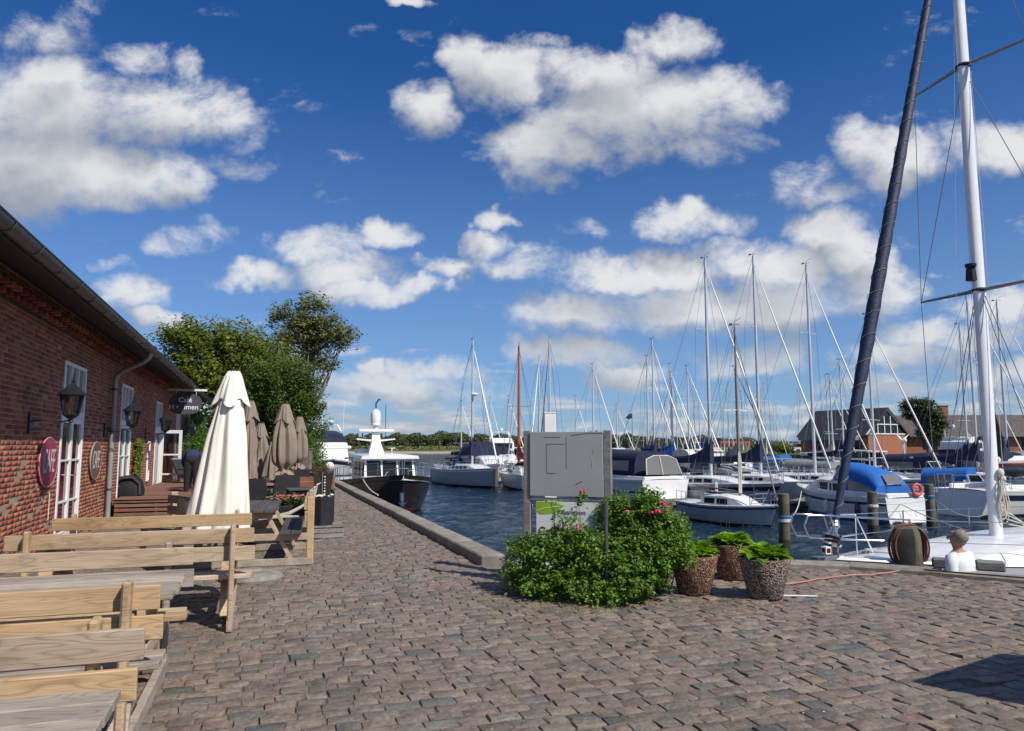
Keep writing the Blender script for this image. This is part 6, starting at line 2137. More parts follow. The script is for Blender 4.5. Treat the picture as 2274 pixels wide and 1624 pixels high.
# halyards coiled at the mast, lines running aft
mb = MB(); rd = random.Random(3)
for k in range(7):
    zc_ = zt + .62 - .02 * k; rx = .05 + rd.uniform(0, .05); rz = .30 + rd.uniform(-.05, .06)
    c_ = Vector((xm - .03 + rd.uniform(-.03, .03), .115 + rd.uniform(-.03, .03), zc_ + .05))
    mb.tube([c_ + Vector((rx * math.cos(a), .03 * math.sin(a * 2) , rz * math.sin(a))) for a in [2 * math.pi * i / 18 for i in range(19)]], .0085, 5, cap=False)
mb.ball((xm - .03, .115, zt + 1.02), .065, 10, 7, (1, .8, 1.1)); mb.ball((xm - .06, .125, zt + .93), .05, 8, 6)
mb.build('halyard_coil', M['rope'], Y, smooth=60)
mb = MB()
for k in range(5): mb.tube([(xm - .10, .02 + .03 * k, zt + .55 - .08 * k), (xm - .75 - .08 * k, .05 + .06 * k, zt + .06), (xm - 2.6, -.1 + .1 * k, zt + .08)], .009, 5)
mb.tube([(xm - .12, .10, zt + .9), (xm - .11, .10, 4), (xm - .05, .085, 9)], .005, 4); mb.tube([(xm + .1, -.06, zt + .8), (xm + .13, -.04, 5), (xm + .12, 0, 11)], .004, 4)
mb.tube([(xm + .12, .03, 10.8), (xm + .55, .0, 5), (xm + .2, -.4, z1 - .2)], .003, 4)
mb.build('halyard', M['rope'], Y)
mb = MB(); mb.tube([(xm - .1, 0, zt + 1.22), (2.2, 0, zt + 1.25)], .06, 10); yb = mb.build('boom', M['mast_white'], Y, smooth=60)
mb = MB(); rings = []
for i in range(10):
    f = i / 9; x = xm - .16 - .30 * f; hh2 = .70 * (1 - f) ** 1.6 + .02; w = .13 * (1 - .6 * f)
    rings.append([(x, -w * .6, zt + 1.2), (x, -w, zt + 1.27 + hh2 * .3), (x, 0, zt + 1.27 + hh2), (x, w, zt + 1.27 + hh2 * .3), (x, w * .6, zt + 1.2)])
mb.loft(rings, flip=True); mb.build('sail_cover', M['navy'], yb, smooth=50)


def line_(name, pts, r, m, lab, cat='rope'):
    mb = MB(); a = Vector(pts[0]); mb.tube([Vector(p) - a for p in pts], r, 6); return mb.build(name, m, None, smooth=60, loc=a, label=lab, cat=cat)


def sag(a, b, s, n=12):
    a, b = Vector(a), Vector(b); return [a.lerp(b, i / n) - Vector((0, 0, s * 4 * (i / n) * (1 - i / n))) for i in range(n + 1)]


# mooring piles
def pile(px_top, py_top, py_wl, r, lab, band=None, ptop=None):
    b_ = G(px_top, py_wl, WATER_Z); d = (b_.x * Fw.x + b_.y * Fw.y); t = D(px_top, py_top, d)
    o = thing('mooring_pile', (b_.x, b_.y, WATER_Z), 0, lab, 'mooring pile', 'wooden mooring piles standing in the water')
    h = t.z - WATER_Z; mb = MB(); rd = random.Random(int(px_top))
    lx, ly = rd.uniform(-.03, .03), rd.uniform(-.03, .03)
    mb.tube([(0, 0, -2.2), (lx * .3, ly * .3, h * .3), (lx, ly, h - .02), (lx, ly, h)], [r * 1.05, r * 1.02, r, r * .85], 14)
    mb.build('trunk', M['pile'], o, smooth=40)
    mb = MB(); mb.tube([(0, 0, -.3), (0, 0, .28)], r * 1.09, 14, cap=False); mb.build('waterline_growth', M['leaf_dark'] if False else simple('dark_green_growth', (.025, .032, .012), .9, var=.4, sc=12, bump=.8) if 'dark_green_growth' not in bpy.data.materials else bpy.data.materials['dark_green_growth'], o, smooth=60)
    if band is not None:
        for bz, bm in band:
            mb = MB(); mb.lathe([(r * 1.06, -.05), (r * 1.16, -.03), (r * 1.16, .03), (r * 1.06, .05)], (lx * .8, ly * .8, h * bz), 14, cap=False); mb.build('rope_turn', M[bm], o)
    return o, Vector((b_.x, b_.y, t.z))


_, q1 = pile(1743, 1096, 1222, .145, 'stout mooring pile with blue and white rope turns beside the small sailboat bow', [(.58, 'blue_hull'), (.52, 'rope')])
_, q2 = pile(1940, 1092, 1186, .150, 'mossy mooring pile in front of the blue canopy boat', [(.66, 'rope')])
_, q3 = pile(2070, 1075, 1176, .150, 'mooring pile with worn top just right of the blue canopy boat', [(.72, 'fender')])
pile(1589, 1030, 1108, .16, 'grey pile under the navy sail cover behind the small sailboat')
pile(1101, 1040, 1091, .14, 'leaning grey pile beside the white stern with the yellow bag')
pile(987, 1030, 1066, .14, 'thin far pile off the bow of the dark hulled motor yacht')
pile(1883, 1048, 1095, .14, 'grey pile behind the cabin of the blue canopy boat')
pile(1640, 1062, 1090, .12, 'short far pile between the sailboats right of the navy sail cover')
pile(1518, 1050, 1076, .12, 'short far pile behind the navy canopy cruiser')

# --- small old sailboat in the middle
a_, b_ = G(1536, 1150, WATER_Z), G(1722, 1173, WATER_Z); v = b_ - a_; h_ = math.atan2(v.y, v.x)
o, hl_ = None, None
o = thing('small_sailboat', tuple(a_), h_, 'small grey white sailboat with wooden mast and two dark cabin windows, mid basin', 'sailing boat', ROW)
hl_ = Hull(v.length + .15, 1.95, .62, rake=.35, tr=-.12, stern=.7, sheer=.2)
hl_.hull(o, 'gel_grey', 'black_hull'); hl_.deck(o, 'deck'); hl_.stripe(o, 'navy_gel', .86, .93)
c = trunk(o, hl_, .28, .74, 1.25, .42, 'gel', win=2, front=.5, wh=.42)
MB().bbox((hl_.L * .36, 0, hl_.zd(.36) + .45), (.7, .7, .05), .02).build('hatch', M['navy_gel'], c)
MB().bbox((hl_.L * .27, .22, hl_.zd(.3) + .50), (.13, .13, .6), .05).build('rolled_chart', M['white'], o)
hl_.rail(o, .82, 1.0, .42, .4, r=.012, front=True, name='pulpit'); hl_.rail(o, .0, .14, .42, .5, r=.012, name='pushpit')
mt = D(1634, 726, 27.0)
rig(o, hl_, .60, mt.z - WATER_Z, 'woodmast', .05, None, 'rope_dark', .02, cabin_h=.35, boom=False, spreaders=1, wire=.007)
mb = MB(); mb.tube([(hl_.L * .6, 0, hl_.zd(.6) + .5), (.3, 0, hl_.zd(.1) + .62)], .03, 8); mb.build('boom', M['woodmast'], o)
mb = MB(); mb.loft([[(hl_.L * .6 + .02, -.08, 1.1), (hl_.L * .6 + .02, .08, 1.1), (hl_.L * .6 + .06, 0, 1.1)], [(hl_.L * .6 + .05, -.09, 2.2), (hl_.L * .6 + .05, .09, 2.2), (hl_.L * .6 + .12, 0, 2.2)], [(hl_.L * .6, -.01, 2.9), (hl_.L * .6, .01, 2.9), (hl_.L * .6 + .03, 0, 2.9)]]); mb.build('hoisted_bag', M['cream_cv'], o)
mb = MB()
for k in range(3): mb.tube([(hl_.L * .80 + .1 * k, -.35, hl_.zd(.8) + .1 + .18 * k), (hl_.L * .80 + .1 * k, .25, hl_.zd(.8) + .1 + .18 * k)], .012, 5)
for y in (-.35, .25): mb.tube([(hl_.L * .78, y, hl_.zd(.8)), (hl_.L * .80 + .28, y, hl_.zd(.8) + .6)], .012, 5)
mb.build('ladder', M['pipe'], o)

# --- boat with bright blue canopy
s0 = G(2018, 1163, WATER_Z); h_ = hd(-.26, .965)
o, hl_ = cruiser('canopy_cruiser', tuple(s0), h_, 'grey white cabin boat with bright blue canopy and red lifebuoy at its stern', L=6.3, B=1.95, fb=.86, hull='gel', stripe='navy_gel', sk=(.70, .80), canopy='blue', group=ROW, cab=(.40, .80), cabh=.62, can=(.08, .44), canh=.98, win=2, slope=True)
mb = MB(); n = 20
ring_ = [(-.03 + .0, -.42 + .19 * math.cos(2 * math.pi * i / n), hl_.zd(0) + .30 + .19 * math.sin(2 * math.pi * i / n)) for i in range(n + 1)]
mb.tube(ring_, .065, 8, cap=False); mb.build('lifebuoy', M['buoy'], o, smooth=60)
mb = MB(); hl2 = hl_; zt_ = hl_.zd(0)
for y in (-.8, -.3, .3, .8): mb.tube([(.08, y, zt_), (.08, y, zt_ + .5)], .014, 5)
mb.tube([(.08, -.8, zt_ + .5), (.08, .8, zt_ + .5)], .014, 5); mb.build('stern_rail', M['steel'], o)
mb = MB(); mb.bbox((-.28, 0, .10), (.5, 1.3, .06), .02); mb.tube([(-.1, -.2, .5), (-.35, -.05, .2), (-.1, .3, .5)], .018, 6); mb.build('swim_platform', M['gel'], o)
MB().plate([(.585, -.40, 1.385), (.585, .32, 1.385), (.865, .30, 1.712), (.865, -.38, 1.712)], .012).build('rear_window', M['vinyl'], o)
bowb = Matrix.Rotation(h_, 3, 'Z') @ hl_.pt(.97, 1, -1) + Vector(s0)

# --- big white cruiser with navy canopy, stern towards the café
s0 = G(1480, 1124, WATER_Z)
o, hl_ = cruiser('white_cruiser', tuple(s0), hd(-.42, .91), 'white motor cruiser with navy canopy and curved clear rear window behind the rose bush', L=9.4, B=2.75, fb=1.15, hull='gel', stripe='navy_gel', sk=(.50, .56), canopy='navy', group=ROW, cab=(.50, .86), cabh=.75, can=(.10, .58), canh=1.20, win=3)
zt_ = hl_.zd(0)
pts = []
MB().plate([(.52 + .0, -1.0, zt_ + .24), (.52, 1.0, zt_ + .24), (.75, .86, zt_ + .95), (.78, .4, zt_ + 1.12), (.78, -.4, zt_ + 1.12), (.75, -.86, zt_ + .95)], .02).build('rear_window', M['vinyl'], o, loc=(-.42, 0, 0))
mb = MB(); mb.tube([(.10, -1.0, zt_ + .24), (.33, -.86, zt_ + .95), (.36, -.4, zt_ + 1.12), (.36, .4, zt_ + 1.12), (.33, .86, zt_ + .95), (.10, 1.0, zt_ + .24)], .03, 6); mb.tube([(.08, .1, zt_ + .24), (.34, .1, zt_ + 1.12)], .03, 6); mb.build('window_trim', M['cream_cv'], o)
mb = MB(); mb.bbox((-.38, 0, .22), (.7, 2.2, .12), .04); mb.build('swim_platform', M['gel'], o)
hl_.stripe(o, 'gel_cream', .86, .98, 'side_band')

# --- other near boats
s0 = G(2040, 1125, WATER_Z)
cruiser('open_white_boat', tuple(G(2044, 1124, WATER_Z)), hd(.62, -.78), 'white bow pointing out right behind the blue canopy boat, low windscreen', L=5.6, B=1.9, fb=.72, hull='gel_cream', stripe=None, canopy='blue', group=ROW, cab=(.42, .78), cabh=.30, can=(.05, .40), canh=.85, win=0)
sailboat('striped_sailboat', tuple(G(2128, 1146, WATER_Z)), hd(.93, .30), 'cream grey sailing boat with wide navy stripe lying behind the tall white mast', L=9.6, B=3.0, fb=.98, hull='gel_cream', stripe='navy_gel', sk=(.66, .86), H=11.8, cover='red_cv', hood='grey_cv', fenders=2, tm=.62, group=ROW)
M30 = [
    # px, py_top, depth, heading, label, options
    (1565, 575, 36, HA, 'grey white sailing boat, navy sail cover bunched high on its mast, behind the small sailboat', dict(L=9.4, B=2.9, stripe='navy_gel', sk=(.72, .88), hull='gel_grey', cover='navy', r=.085, jr=.033)),
    (1672, 568, 38, HA, 'grey sailing boat with tallest mast and navy sail cover right of the small sailboat', dict(L=9.6, B=3.0, hull='gel_grey', stripe=None, cover='navy', hood='grey_cv', r=.085, jr=.033)),
    (1790, 588, 39, HA, 'white sailing boat whose tall mast stands left of the wrapped navy foresail, no hood', dict(L=9.6, B=3.0, hull='gel', stripe='navy_gel', cover=None, hood=None, r=.085, jr=.033)),
    (1925, 700, 40, HA, 'white sailing boat with beige mast behind the blue canopy boat', dict(L=8.4, B=2.7, hull='gel_cream', stripe='blue_hull', cover=None, hood='navy', mast='alu', r=.08, jr=.033)),
    (2146, 655, 41, HA, 'grey sailing boat with mast just left of the big white mast', dict(L=9.0, B=2.9, hull='gel_grey', cover='navy', hood='navy', r=.08)),
    (2130, 722, 47, HA, 'white sailing boat with a small white wind generator on its stern', dict(L=8.2, B=2.7, cover='navy', hood='navy', r=.08)),
    (2213, 670, 44, HA, 'white sailing boat with mast just right of the big white mast and navy mast cover', dict(L=9.2, B=2.9, cover='navy', hood=None, r=.08)),
    (1448, 755, 56, HA, 'sailing boat with long navy sail cover above the navy canopy cruiser', dict(L=9.4, B=3.0, cover='navy', hood='navy', r=.085, jr=.038)),
    (1050, 755, 52, (.45, -.89), 'grey white sailing boat with radar on its tall mast, left of the notice board', dict(L=9.6, B=3.1, fb=1.1, hull='gel_grey', stripe='gel', sk=(.86, .95), cover='navy', hood='navy', r=.095, jr=.048)),
    (1490, 829, 60, HA, 'far sailing boat with short bright mast left of the navy topped pile', dict(L=8.4, B=2.8, cover='blue', r=.085, jr=.038)),
    (1526, 814, 59, HA, 'far white sailing boat with mast left of the tallest masts', dict(L=8.6, B=2.8, cover='navy', hull='gel', r=.085, jr=.038)),
    (1632, 816, 52, HA, 'grey sailing boat with blue furled foresail behind the wooden mast', dict(L=8.4, B=2.7, hull='gel_grey', cover='grey_cv', jib='navy', r=.075)),
    (1864, 800, 60, HA, 'sailing boat with short mast topped by gear left of the wrapped foresail', dict(L=8.6, B=2.8, cover='navy', r=.08)),
    (1842, 833, 63, HA, 'far sailing boat with radar bracket on its mast near the brick house', dict(L=8.4, B=2.8, cover='cream_cv', r=.08)),
    (1220, 752, 57, (-.25, -.97), 'sailing boat whose mast rises behind the white lamp column', dict(L=9.4, B=3.0, cover='navy', r=.085, jib='navy', jr=.027)),
    (1197, 795, 61, (-.25, -.97), 'sailing boat with mast left of the white lamp column', dict(L=8.8, B=2.8, cover='grey_cv', r=.085, jr=.038)),
    (1316, 810, 64, HA, 'sailing boat with mast rising behind the middle of the notice board', dict(L=9.0, B=2.9, cover='blue', r=.08)),
    (1436, 792, 66, HA, 'sailing boat with mast right of the notice board top, pale foresail', dict(L=9.0, B=2.9, cover='navy', r=.085, jr=.038)),
]
GM = 'masted boats crowding the marina'
for px, py, d, hdg, lab, kw in M30:
    L = kw.get('L', 9); h_ = hd(*hdg); tm = .56
    lc, H = at_mast(px, py, d, tm, L, h_)
    kw = dict(kw); kw.setdefault('rails', d < 58)
    o, hl_ = sailboat('sailboat', lc, h_, lab, H=H, group=ROW if d < 50 else GM, tm=tm, wire=.010 if d < 50 else .013, **kw)
    if px == 2130:
        mb = MB(); mb.tube([(.5, 0, 1), (.5, 0, 3.1)], .04, 6)
        c_ = Vector((.5, 0, 3.15)); mb.ball(c_, .14, 8, 6, (1.6, 1, 1))
        for k in range(3):
            a = k * 2.094 + .5; dd_ = Vector((0, math.cos(a), math.sin(a))); mb.plate([c_ + Vector((-.1, 0, 0)), c_ + dd_ * .3 + Vector((-.1, .10 * math.sin(a), -.10 * math.cos(a))), c_ + dd_ * .95 + Vector((-.1, 0, 0)), c_ + dd_ * .3 + Vector((-.1, -.06 * math.sin(a), .06 * math.cos(a)))], .02)
        mb.build('wind_generator', M['white'], o)
    if px in (1050,):
        mb = MB(); xm_ = L * tm; mb.ball((xm_ + .32, 0, H * .62), .26, 10, 6, (1, 1, .45)); mb.box((xm_ + .14, 0, H * .61), (.3, .12, .06)); mb.build('radar_dome', M['white'], o, smooth=50)
# the boat with the orange mast, white stern towards us
lc, H = at_mast(1140, 768, 51, .56, 8.6, hd(-.30, .95))
o, hl_ = sailboat('sailboat', lc, hd(-.22, .97), 'white sailing boat seen from its stern with orange mast, red sail cover and yellow bag', L=8.6, B=2.7, fb=.92, H=H, mast='orangemast', cover='red_cv', hood='navy', stripe=None, tr=-.5, group=ROW, spreaders=1, r=.11, jib='white', jr=.038, wire=.012)
MB().bbox((-.05, .1, hl_.zd(0) + .22), (.10, .55, .52), .04).build('yellow_bag', M['yellow'], o)
mb = MB(); mb.tube([(-.02, -1.0, .5), (-.10, -1.25, 1.4), (.1, -1.1, 2.0), (.3, -.9, 1.5), (.3, -.9, .9)], .035, 6); mb.build('pushpit_arch', M['white'], o)

# motor boats further back
CR = [
    ('motor_boat', (2112, 1096), hd(.95, -.3), 'red hulled boat under a long navy tent with clear windows, right of the brick house', dict(L=8.0, B=2.6, fb=.9, hull='red_hull', stripe=None, canopy='navy', can=(.05, .75), canh=1.25, cab=(.6, .85), cabh=.3, wind=False)),
    ('motor_boat', (2100, 1075), hd(.8, .6), 'white flybridge motor boat with radar arch behind the red hulled boat', dict(L=9.5, B=3.2, fb=1.2, canopy='navy', fly=True, cab=(.3, .8), cabh=.9)),
    ('motor_boat', (1500, 1080), hd(.9, .42), 'white motor boat with cream tent over its cockpit behind the navy canopy cruiser', dict(L=8.0, B=2.7, fb=1.0, canopy='cream_cv', can=(.05, .45), canh=1.35, cab=(.42, .85), cabh=.7, hard=True, stripe='black_hull')),
    ('motor_boat', (1375, 1078), hd(-.3, .95), 'white hardtop motor boat peeking out right of the notice board post', dict(L=8.6, B=2.9, fb=1.1, canopy=None, hard=True, cab=(.45, .85), cabh=.8)),
    ('motor_boat', (1530, 1090), hd(.7, -.7), 'low boat with dark navy hood between the cruiser and the grey pile', dict(L=6.5, B=2.3, fb=.8, canopy='navy', can=(.08, .42), canh=1.0, cab=(.42, .85), cabh=.4)),
    ('motor_boat', (1650, 1078), hd(.6, -.8), 'boat with bright blue hood behind the wooden mast', dict(L=7.0, B=2.4, fb=.9, canopy='blue', can=(.2, .5), canh=1.0, cab=(.45, .85), cabh=.5)),
    ('motor_boat', (1860, 1080), hd(.4, -.9), 'white cabin boat with framed glass wheelhouse behind the blue canopy boat', dict(L=7.6, B=2.5, fb=1.0, canopy=None, hard=True, cab=(.4, .85), cabh=.5)),
    ('motor_boat', (1106, 1056), hd(.1, -1), 'white flybridge boat with dark windscreen behind the orange mast', dict(L=9.5, B=3.3, fb=1.2, canopy=None, fly=True, cab=(.35, .85), cabh=.9)),
    ('motor_boat', (1078, 1058), hd(.3, -.95), 'navy canopied boat with red lifebuoy left of the white flybridge boat', dict(L=8.4, B=2.8, fb=1.1, canopy='navy', can=(.1, .6), canh=1.3, cab=(.5, .85), cabh=.7)),
    ('motor_boat', (1042, 1064), hd(.3, -.95), 'boat with white radar ball and navy tent behind the radar masted sailboat', dict(L=9.0, B=3.0, fb=1.15, canopy='navy', can=(.1, .6), canh=1.6, cab=(.5, .85), cabh=.8)),
    ('motor_boat', (1148, 1050), hd(-.3, .95), 'white hardtop boat partly behind the left post of the notice board', dict(L=8.0, B=2.8, fb=1.1, hull='red_hull', canopy=None, hard=True, cab=(.4, .85), cabh=.8)),
    ('motor_boat', (2225, 1108), hd(.9, .3), 'grey motor boat with dark side window behind the striped sailing boat', dict(L=8.6, B=2.9, fb=1.1, hull='gel_grey', canopy='grey_cv', can=(.05, .5), canh=1.2, cab=(.45, .85), cabh=.7)),
    ('motor_boat', (1740, 1082), hd(.5, -.85), 'boat under a pale grey cover between the two tall masted boats', dict(L=7.0, B=2.4, fb=.85, canopy='grey_cv', can=(.05, .6), canh=.8, cab=(.55, .85), cabh=.35, wind=False)),
    ('motor_boat', (1955, 1088), hd(.5, -.85), 'dark hooded boat behind the bright blue canopy', dict(L=7.0, B=2.4, fb=.9, canopy='navy', can=(.1, .5), canh=1.2, cab=(.45, .85), cabh=.45)),
]
for nm, (px, py), h_, lab, kw in CR:
    cruiser(nm, tuple(G(px, py, WATER_Z)), h_, lab, group=ROW if py > 1080 else GM, rails=py > 1075, **kw)

# --- dark hulled motor yacht at the quay
o = thing('motor_yacht', (5.38, 42.5, WATER_Z), R(-90), 'large dark brown hulled motor yacht with white wheelhouse and radar mast moored at the quay', 'motor yacht')
hl_ = Hull(13.2, 4.15, 1.12, rake=1.15, stern=.92, sheer=.42, wl=.82, full=3.2, tmax=.5)
hl_.hull(o, 'dark_hull', 'red_hull'); hl_.deck(o, 'gel', drop=.14); hl_.stripe(o, 'dark_hull', .98, 1.04, 'rub_rail')
zt_ = 1.0; x0, x1 = 4.4, 9.1
mb = MB(); rings = []
for x, w, z0, z1_ in ((x0, 1.50, zt_, 2.55), (x1 - .25, 1.42, zt_, 2.55)):
    rings.append([(x, -w, z0), (x + (.5 if x > 5 else 0), -w, z0), (x, -w * .94, z1_), (x, w * .94, z1_), (x + (.5 if x > 5 else 0), w, z0), (x, w, z0)])
mb.loft([[(x0, -1.5, zt_), (x0, -1.42, 2.5), (x0, 1.42, 2.5), (x0, 1.5, zt_)], [(x1 - .1, -1.46, zt_), (x1 - .75, -1.36, 2.5), (x1 - .75, 1.36, 2.5), (x1 - .1, 1.46, zt_)]])
wh_ = mb.build('wheelhouse', M['gel'], o, smooth=30)
mb = MB(); mb.loft([[(x0 - .3, -1.66, 2.5), (x0 - .3, -1.6, 2.62), (x0 - .3, 0, 2.70), (x0 - .3, 1.6, 2.62), (x0 - .3, 1.66, 2.5)], [(x1 - .35, -1.62, 2.44), (x1 - .35, -1.55, 2.58), (x1 - .35, 0, 2.68), (x1 - .35, 1.55, 2.58), (x1 - .35, 1.62, 2.44)]])
mb.build('roof', M['gel'], wh_, smooth=40)
for k in range(3):
    yc = (k - 1) * .88
    def fr(y, z): return (x1 - .1 - .65 * (z - zt_) / (2.5 - zt_) + .02, y, z)
    MB().plate([fr(yc - .395, 1.62), fr(yc + .395, 1.62), fr(yc + .38, 2.36), fr(yc - .38, 2.36)], .02).build('window', M['glass'], wh_)
for s_ in (1, -1):
    for k in range(3):
        xx = x0 + .4 + k * 1.3
        MB().plate([(xx, s_ * 1.475, 1.62), (xx + 1.0, s_ * 1.475, 1.62), (xx + .95, s_ * 1.435, 2.28), (xx, s_ * 1.435, 2.28)], .02).build('window', M['glass'], wh_)
mb = MB(); mb.bbox((x1 + .9, 0, 1.28), (1.9, 2.3, .35), .08); mb.bbox((x1 + 2.0, 0, 1.22), (.8, 1.5, .25), .06); mb.build('coach_roof', M['gel'], o)
mb = MB(); mb.loft([[(5.2, -.42, 2.6), (5.9, -.42, 2.6), (5.9, .42, 2.6), (5.2, .42, 2.6)], [(5.1, -.22, 3.25), (5.6, -.22, 3.25), (5.6, .22, 3.25), (5.1, .22, 3.25)], [(5.1, -.16, 3.95), (5.4, -.16, 3.95), (5.4, .16, 3.95), (5.1, .16, 3.95)]])
mb.loft([[(5.0, -.95, 3.42), (5.5, -.95, 3.42), (5.5, -.95, 3.48), (5.0, -.95, 3.48)], [(5.0, 0, 3.30), (5.5, 0, 3.30), (5.5, 0, 3.40), (5.0, 0, 3.40)], [(5.0, .95, 3.42), (5.5, .95, 3.42), (5.5, .95, 3.48), (5.0, .95, 3.48)]])
mb.bbox((5.55, 0, 3.86), (.16, 1.75, .14), .03); ma = mb.build('radar_mast', M['white'], o, smooth=30)
mb = MB(); mb.lathe([(.16, 0), (.24, .04), (.25, .10), (.23, .16), (.255, .22), (.255, .50), (.23, .66), (.15, .78), (.04, .84)], (5.25, 0, 4.1), 18); mb.tube([(5.25, 0, 3.9), (5.25, 0, 4.15)], .12, 10); mb.build('radar_dome', M['white'], ma, smooth=40)
mb = MB(); mb.tube([(5.25, 0, 5.0), (5.25, 0, 5.25), (5.25, .15, 5.45), (5.25, .22, 5.40)], .035, 6); mb.tube([(4.9, .55, 3.4), (4.9, .55, 5.2)], .015, 5); mb.tube([(4.9, -.6, 3.4), (4.9, -.6, 3.75)], .03, 5); mb.build('aerial', M['black'], ma)
mb = MB(); mb.bbox((4.2, -.9, 2.78), (.9, .8, .18), .04); mb.tube([(6.6, .5, 2.7), (6.6, .5, 2.9)], .04, 6); mb.tube([(6.6 + .2 * math.cos(a), .5 + .2 * math.sin(a), 2.92) for a in [2 * math.pi * i / 12 for i in range(13)]], .02, 5); mb.build('roof_locker', M['gel'], wh_)
wh_.location = (0, .2, -.24); wh_.scale = (1, .82, 1); ma.location.z = -.32
hl_.rail(o, .30, .99, .62, 1.0, r=.018, name='railing', front=False, inset=.10)
mb = MB(); mb.tube([(12.8, .25, 1.45), (12.8, .25, 1.9), (12.8, -.25, 1.9), (12.8, -.25, 1.45)], .025, 6); mb.tube([(11.4, .5, 1.3), (11.4, .5, 1.75), (11.4, .75, 1.78)], .025, 6); mb.tube([(11.2, -.5, 1.3), (11.5, -.4, 1.7), (11.9, -.4, 1.72)], .025, 6); mb.build('bow_gear', M['steel'], o)
mb = MB(); a0 = Vector((13.0, 0, .62)); mb.box(a0 + Vector((-.12, 0, .15)), (.10, .18, .34)); mb.tube([a0 + Vector((0, 0, .25)), a0 + Vector((.02, 0, -.22))], .035, 6)
mb.plate([a0 + Vector((.04, -.20, -.02)), a0 + Vector((.04, 0, -.26)), a0 + Vector((.04, .20, -.02)), a0 + Vector((.04, 0, -.12))], .05); mb.build('anchor', M['steel'], o)
mb = MB(); mb.tube([(12.2, .0, 1.45), (12.2, .0, 2.25)], .015, 5); mb.build('flag_staff', M['steel'], o)
mb = MB(); mb.plate([(12.2, .0, 2.2), (11.95, .05, 2.15), (11.95, .04, 1.82), (12.2, .0, 1.88)], .008); mb.build('flag', M['red'], o)
MB().ball((4.0, -2.1, 1.75), .24, 12, 8).build('round_fender', M['white'], o, smooth=60)
line_('mooring_rope', sag((3.38, 22.6, .12), Matrix.Rotation(R(-90), 3, 'Z') @ hl_.pt(.86, 1, -1) + Vector((5.38, 42.5, WATER_Z)), .10), .022, M['rope'], 'pale mooring rope from the quay edge to the bow of the dark motor yacht')

# second motor yacht behind
o, hl_ = cruiser('white_motor_yacht', (5.45, 71.5, WATER_Z), R(-90), 'white motor yacht with navy flybridge tent moored behind the dark one', L=12.0, B=3.9, fb=1.35, hull='gel', stripe='black_hull', sk=(.78, .95), canopy=None, cab=(.2, .82), cabh=1.1, wind=False, win=5, boot='black_hull')
zt_ = 1.35
mb = MB(); mb.bbox((5.6, 0, zt_ + 1.30), (5.2, 3.4, .30), .1); mb.bbox((5.2, 0, zt_ + 1.55), (4.2, 3.0, .35), .12); mb.build('flybridge', M['gel'], o)
arch(o, 3.6, 7.0, 2.9, 2.7, 1.25, .9, zt_ + 1.55, 'navy', 'canopy', ends=True)
for k in range(3): MB().plate([(9.15 - .02, (k - 1) * .95 - .40, zt_ + .35), (9.15 - .02, (k - 1) * .95 + .40, zt_ + .35), (8.75, (k - 1) * .95 + .38, zt_ + 1.0), (8.75, (k - 1) * .95 - .38, zt_ + 1.0)], .03).build('window', M['glass'], o)
mb = MB(); mb.loft([[(8.3, -1.5, zt_), (9.3, -1.4, zt_), (9.3, 1.4, zt_), (8.3, 1.5, zt_)], [(8.0, -1.45, zt_ + 1.15), (8.75, -1.3, zt_ + 1.15), (8.75, 1.3, zt_ + 1.15), (8.0, 1.45, zt_ + 1.15)]]); mb.build('saloon_front', M['gel'], o)
mb = MB(); mb.beam((4.2, -1.2, zt_ + 2.7), (3.9, -.9, zt_ + 3.3), .2, .08); mb.beam((4.2, 1.2, zt_ + 2.7), (3.9, .9, zt_ + 3.3), .2, .08); mb.beam((3.9, -.9, zt_ + 3.3), (3.9, .9, zt_ + 3.3), .2, .08)
mb.ball((3.9, .3, zt_ + 3.55), .28, 10, 6, (1, 1, .7)); mb.tube([(3.9, -1.4, zt_ + 2.6), (3.9, -1.45, zt_ + 4.8)], .03, 5); mb.tube([(3.9, 1.4, zt_ + 2.6), (3.9, 1.45, zt_ + 5.4)], .03, 5); mb.tube([(3.9, -.4, zt_ + 3.3), (3.9, -.4, zt_ + 4.0)], .04, 5); mb.build('radar_arch', M['white'], o)

# floating jetties between the boats
def jetty(p, q, w, lab, h=.45):
    p, q = Vector(p), Vector(q); v = q - p; o = thing('jetty', (p.x, p.y, WATER_Z), math.atan2(v.y, v.x), lab, 'jetty'); L = v.length
    n = int(L / .16) if L < 14 else 0
    bm__ = MB().bbox((0, 0, 0), (w, .14, .04), .004).mesh('deck_plank', M['old_wood'])
    if n:
        for k in range(n): put('deck_plank', bm__, o, loc=(k * .16 + .08, 0, h), rot=(0, 0, R(90)))
    else: MB().box((L / 2, 0, h), (L, w, .05)).build('deck', M['old_wood'], o)
    for s_ in (1, -1): MB().bbox((L / 2, s_ * (w / 2 - .05), h - .10), (L, .07, .14), .004).build('stringer', M['old_wood'], o)
    mb = MB()
    for k in range(max(2, int(L / 3))):
        x = .5 + k * (L - 1) / max(1, int(L / 3) - 1)
        for s_ in (1, -1): mb.tube([(x, s_ * (w / 2 - .12), -2.5), (x, s_ * (w / 2 - .12), h - .03)], .09, 8)
    mb.build('post', M['pile'], o)


jetty(G(1445, 1137, WATER_Z), G(1545, 1131, WATER_Z), 1.0, 'short timber jetty at the stern of the navy canopy cruiser')
jetty(G(1755, 1135, WATER_Z), G(1830, 1118, WATER_Z), .9, 'dark finger jetty left of the blue canopy boat', .35)
jetty(G(1035, 1081, WATER_Z), G(1085, 1079, WATER_Z), 1.0, 'short jetty in front of the radar masted sailboat', .4)
far0, far1 = G(1300, 1070, WATER_Z), G(2400, 1078, WATER_Z)
jetty(far0, far1, 1.6, 'long timber jetty crossing the marina behind the first row of boats', .5)
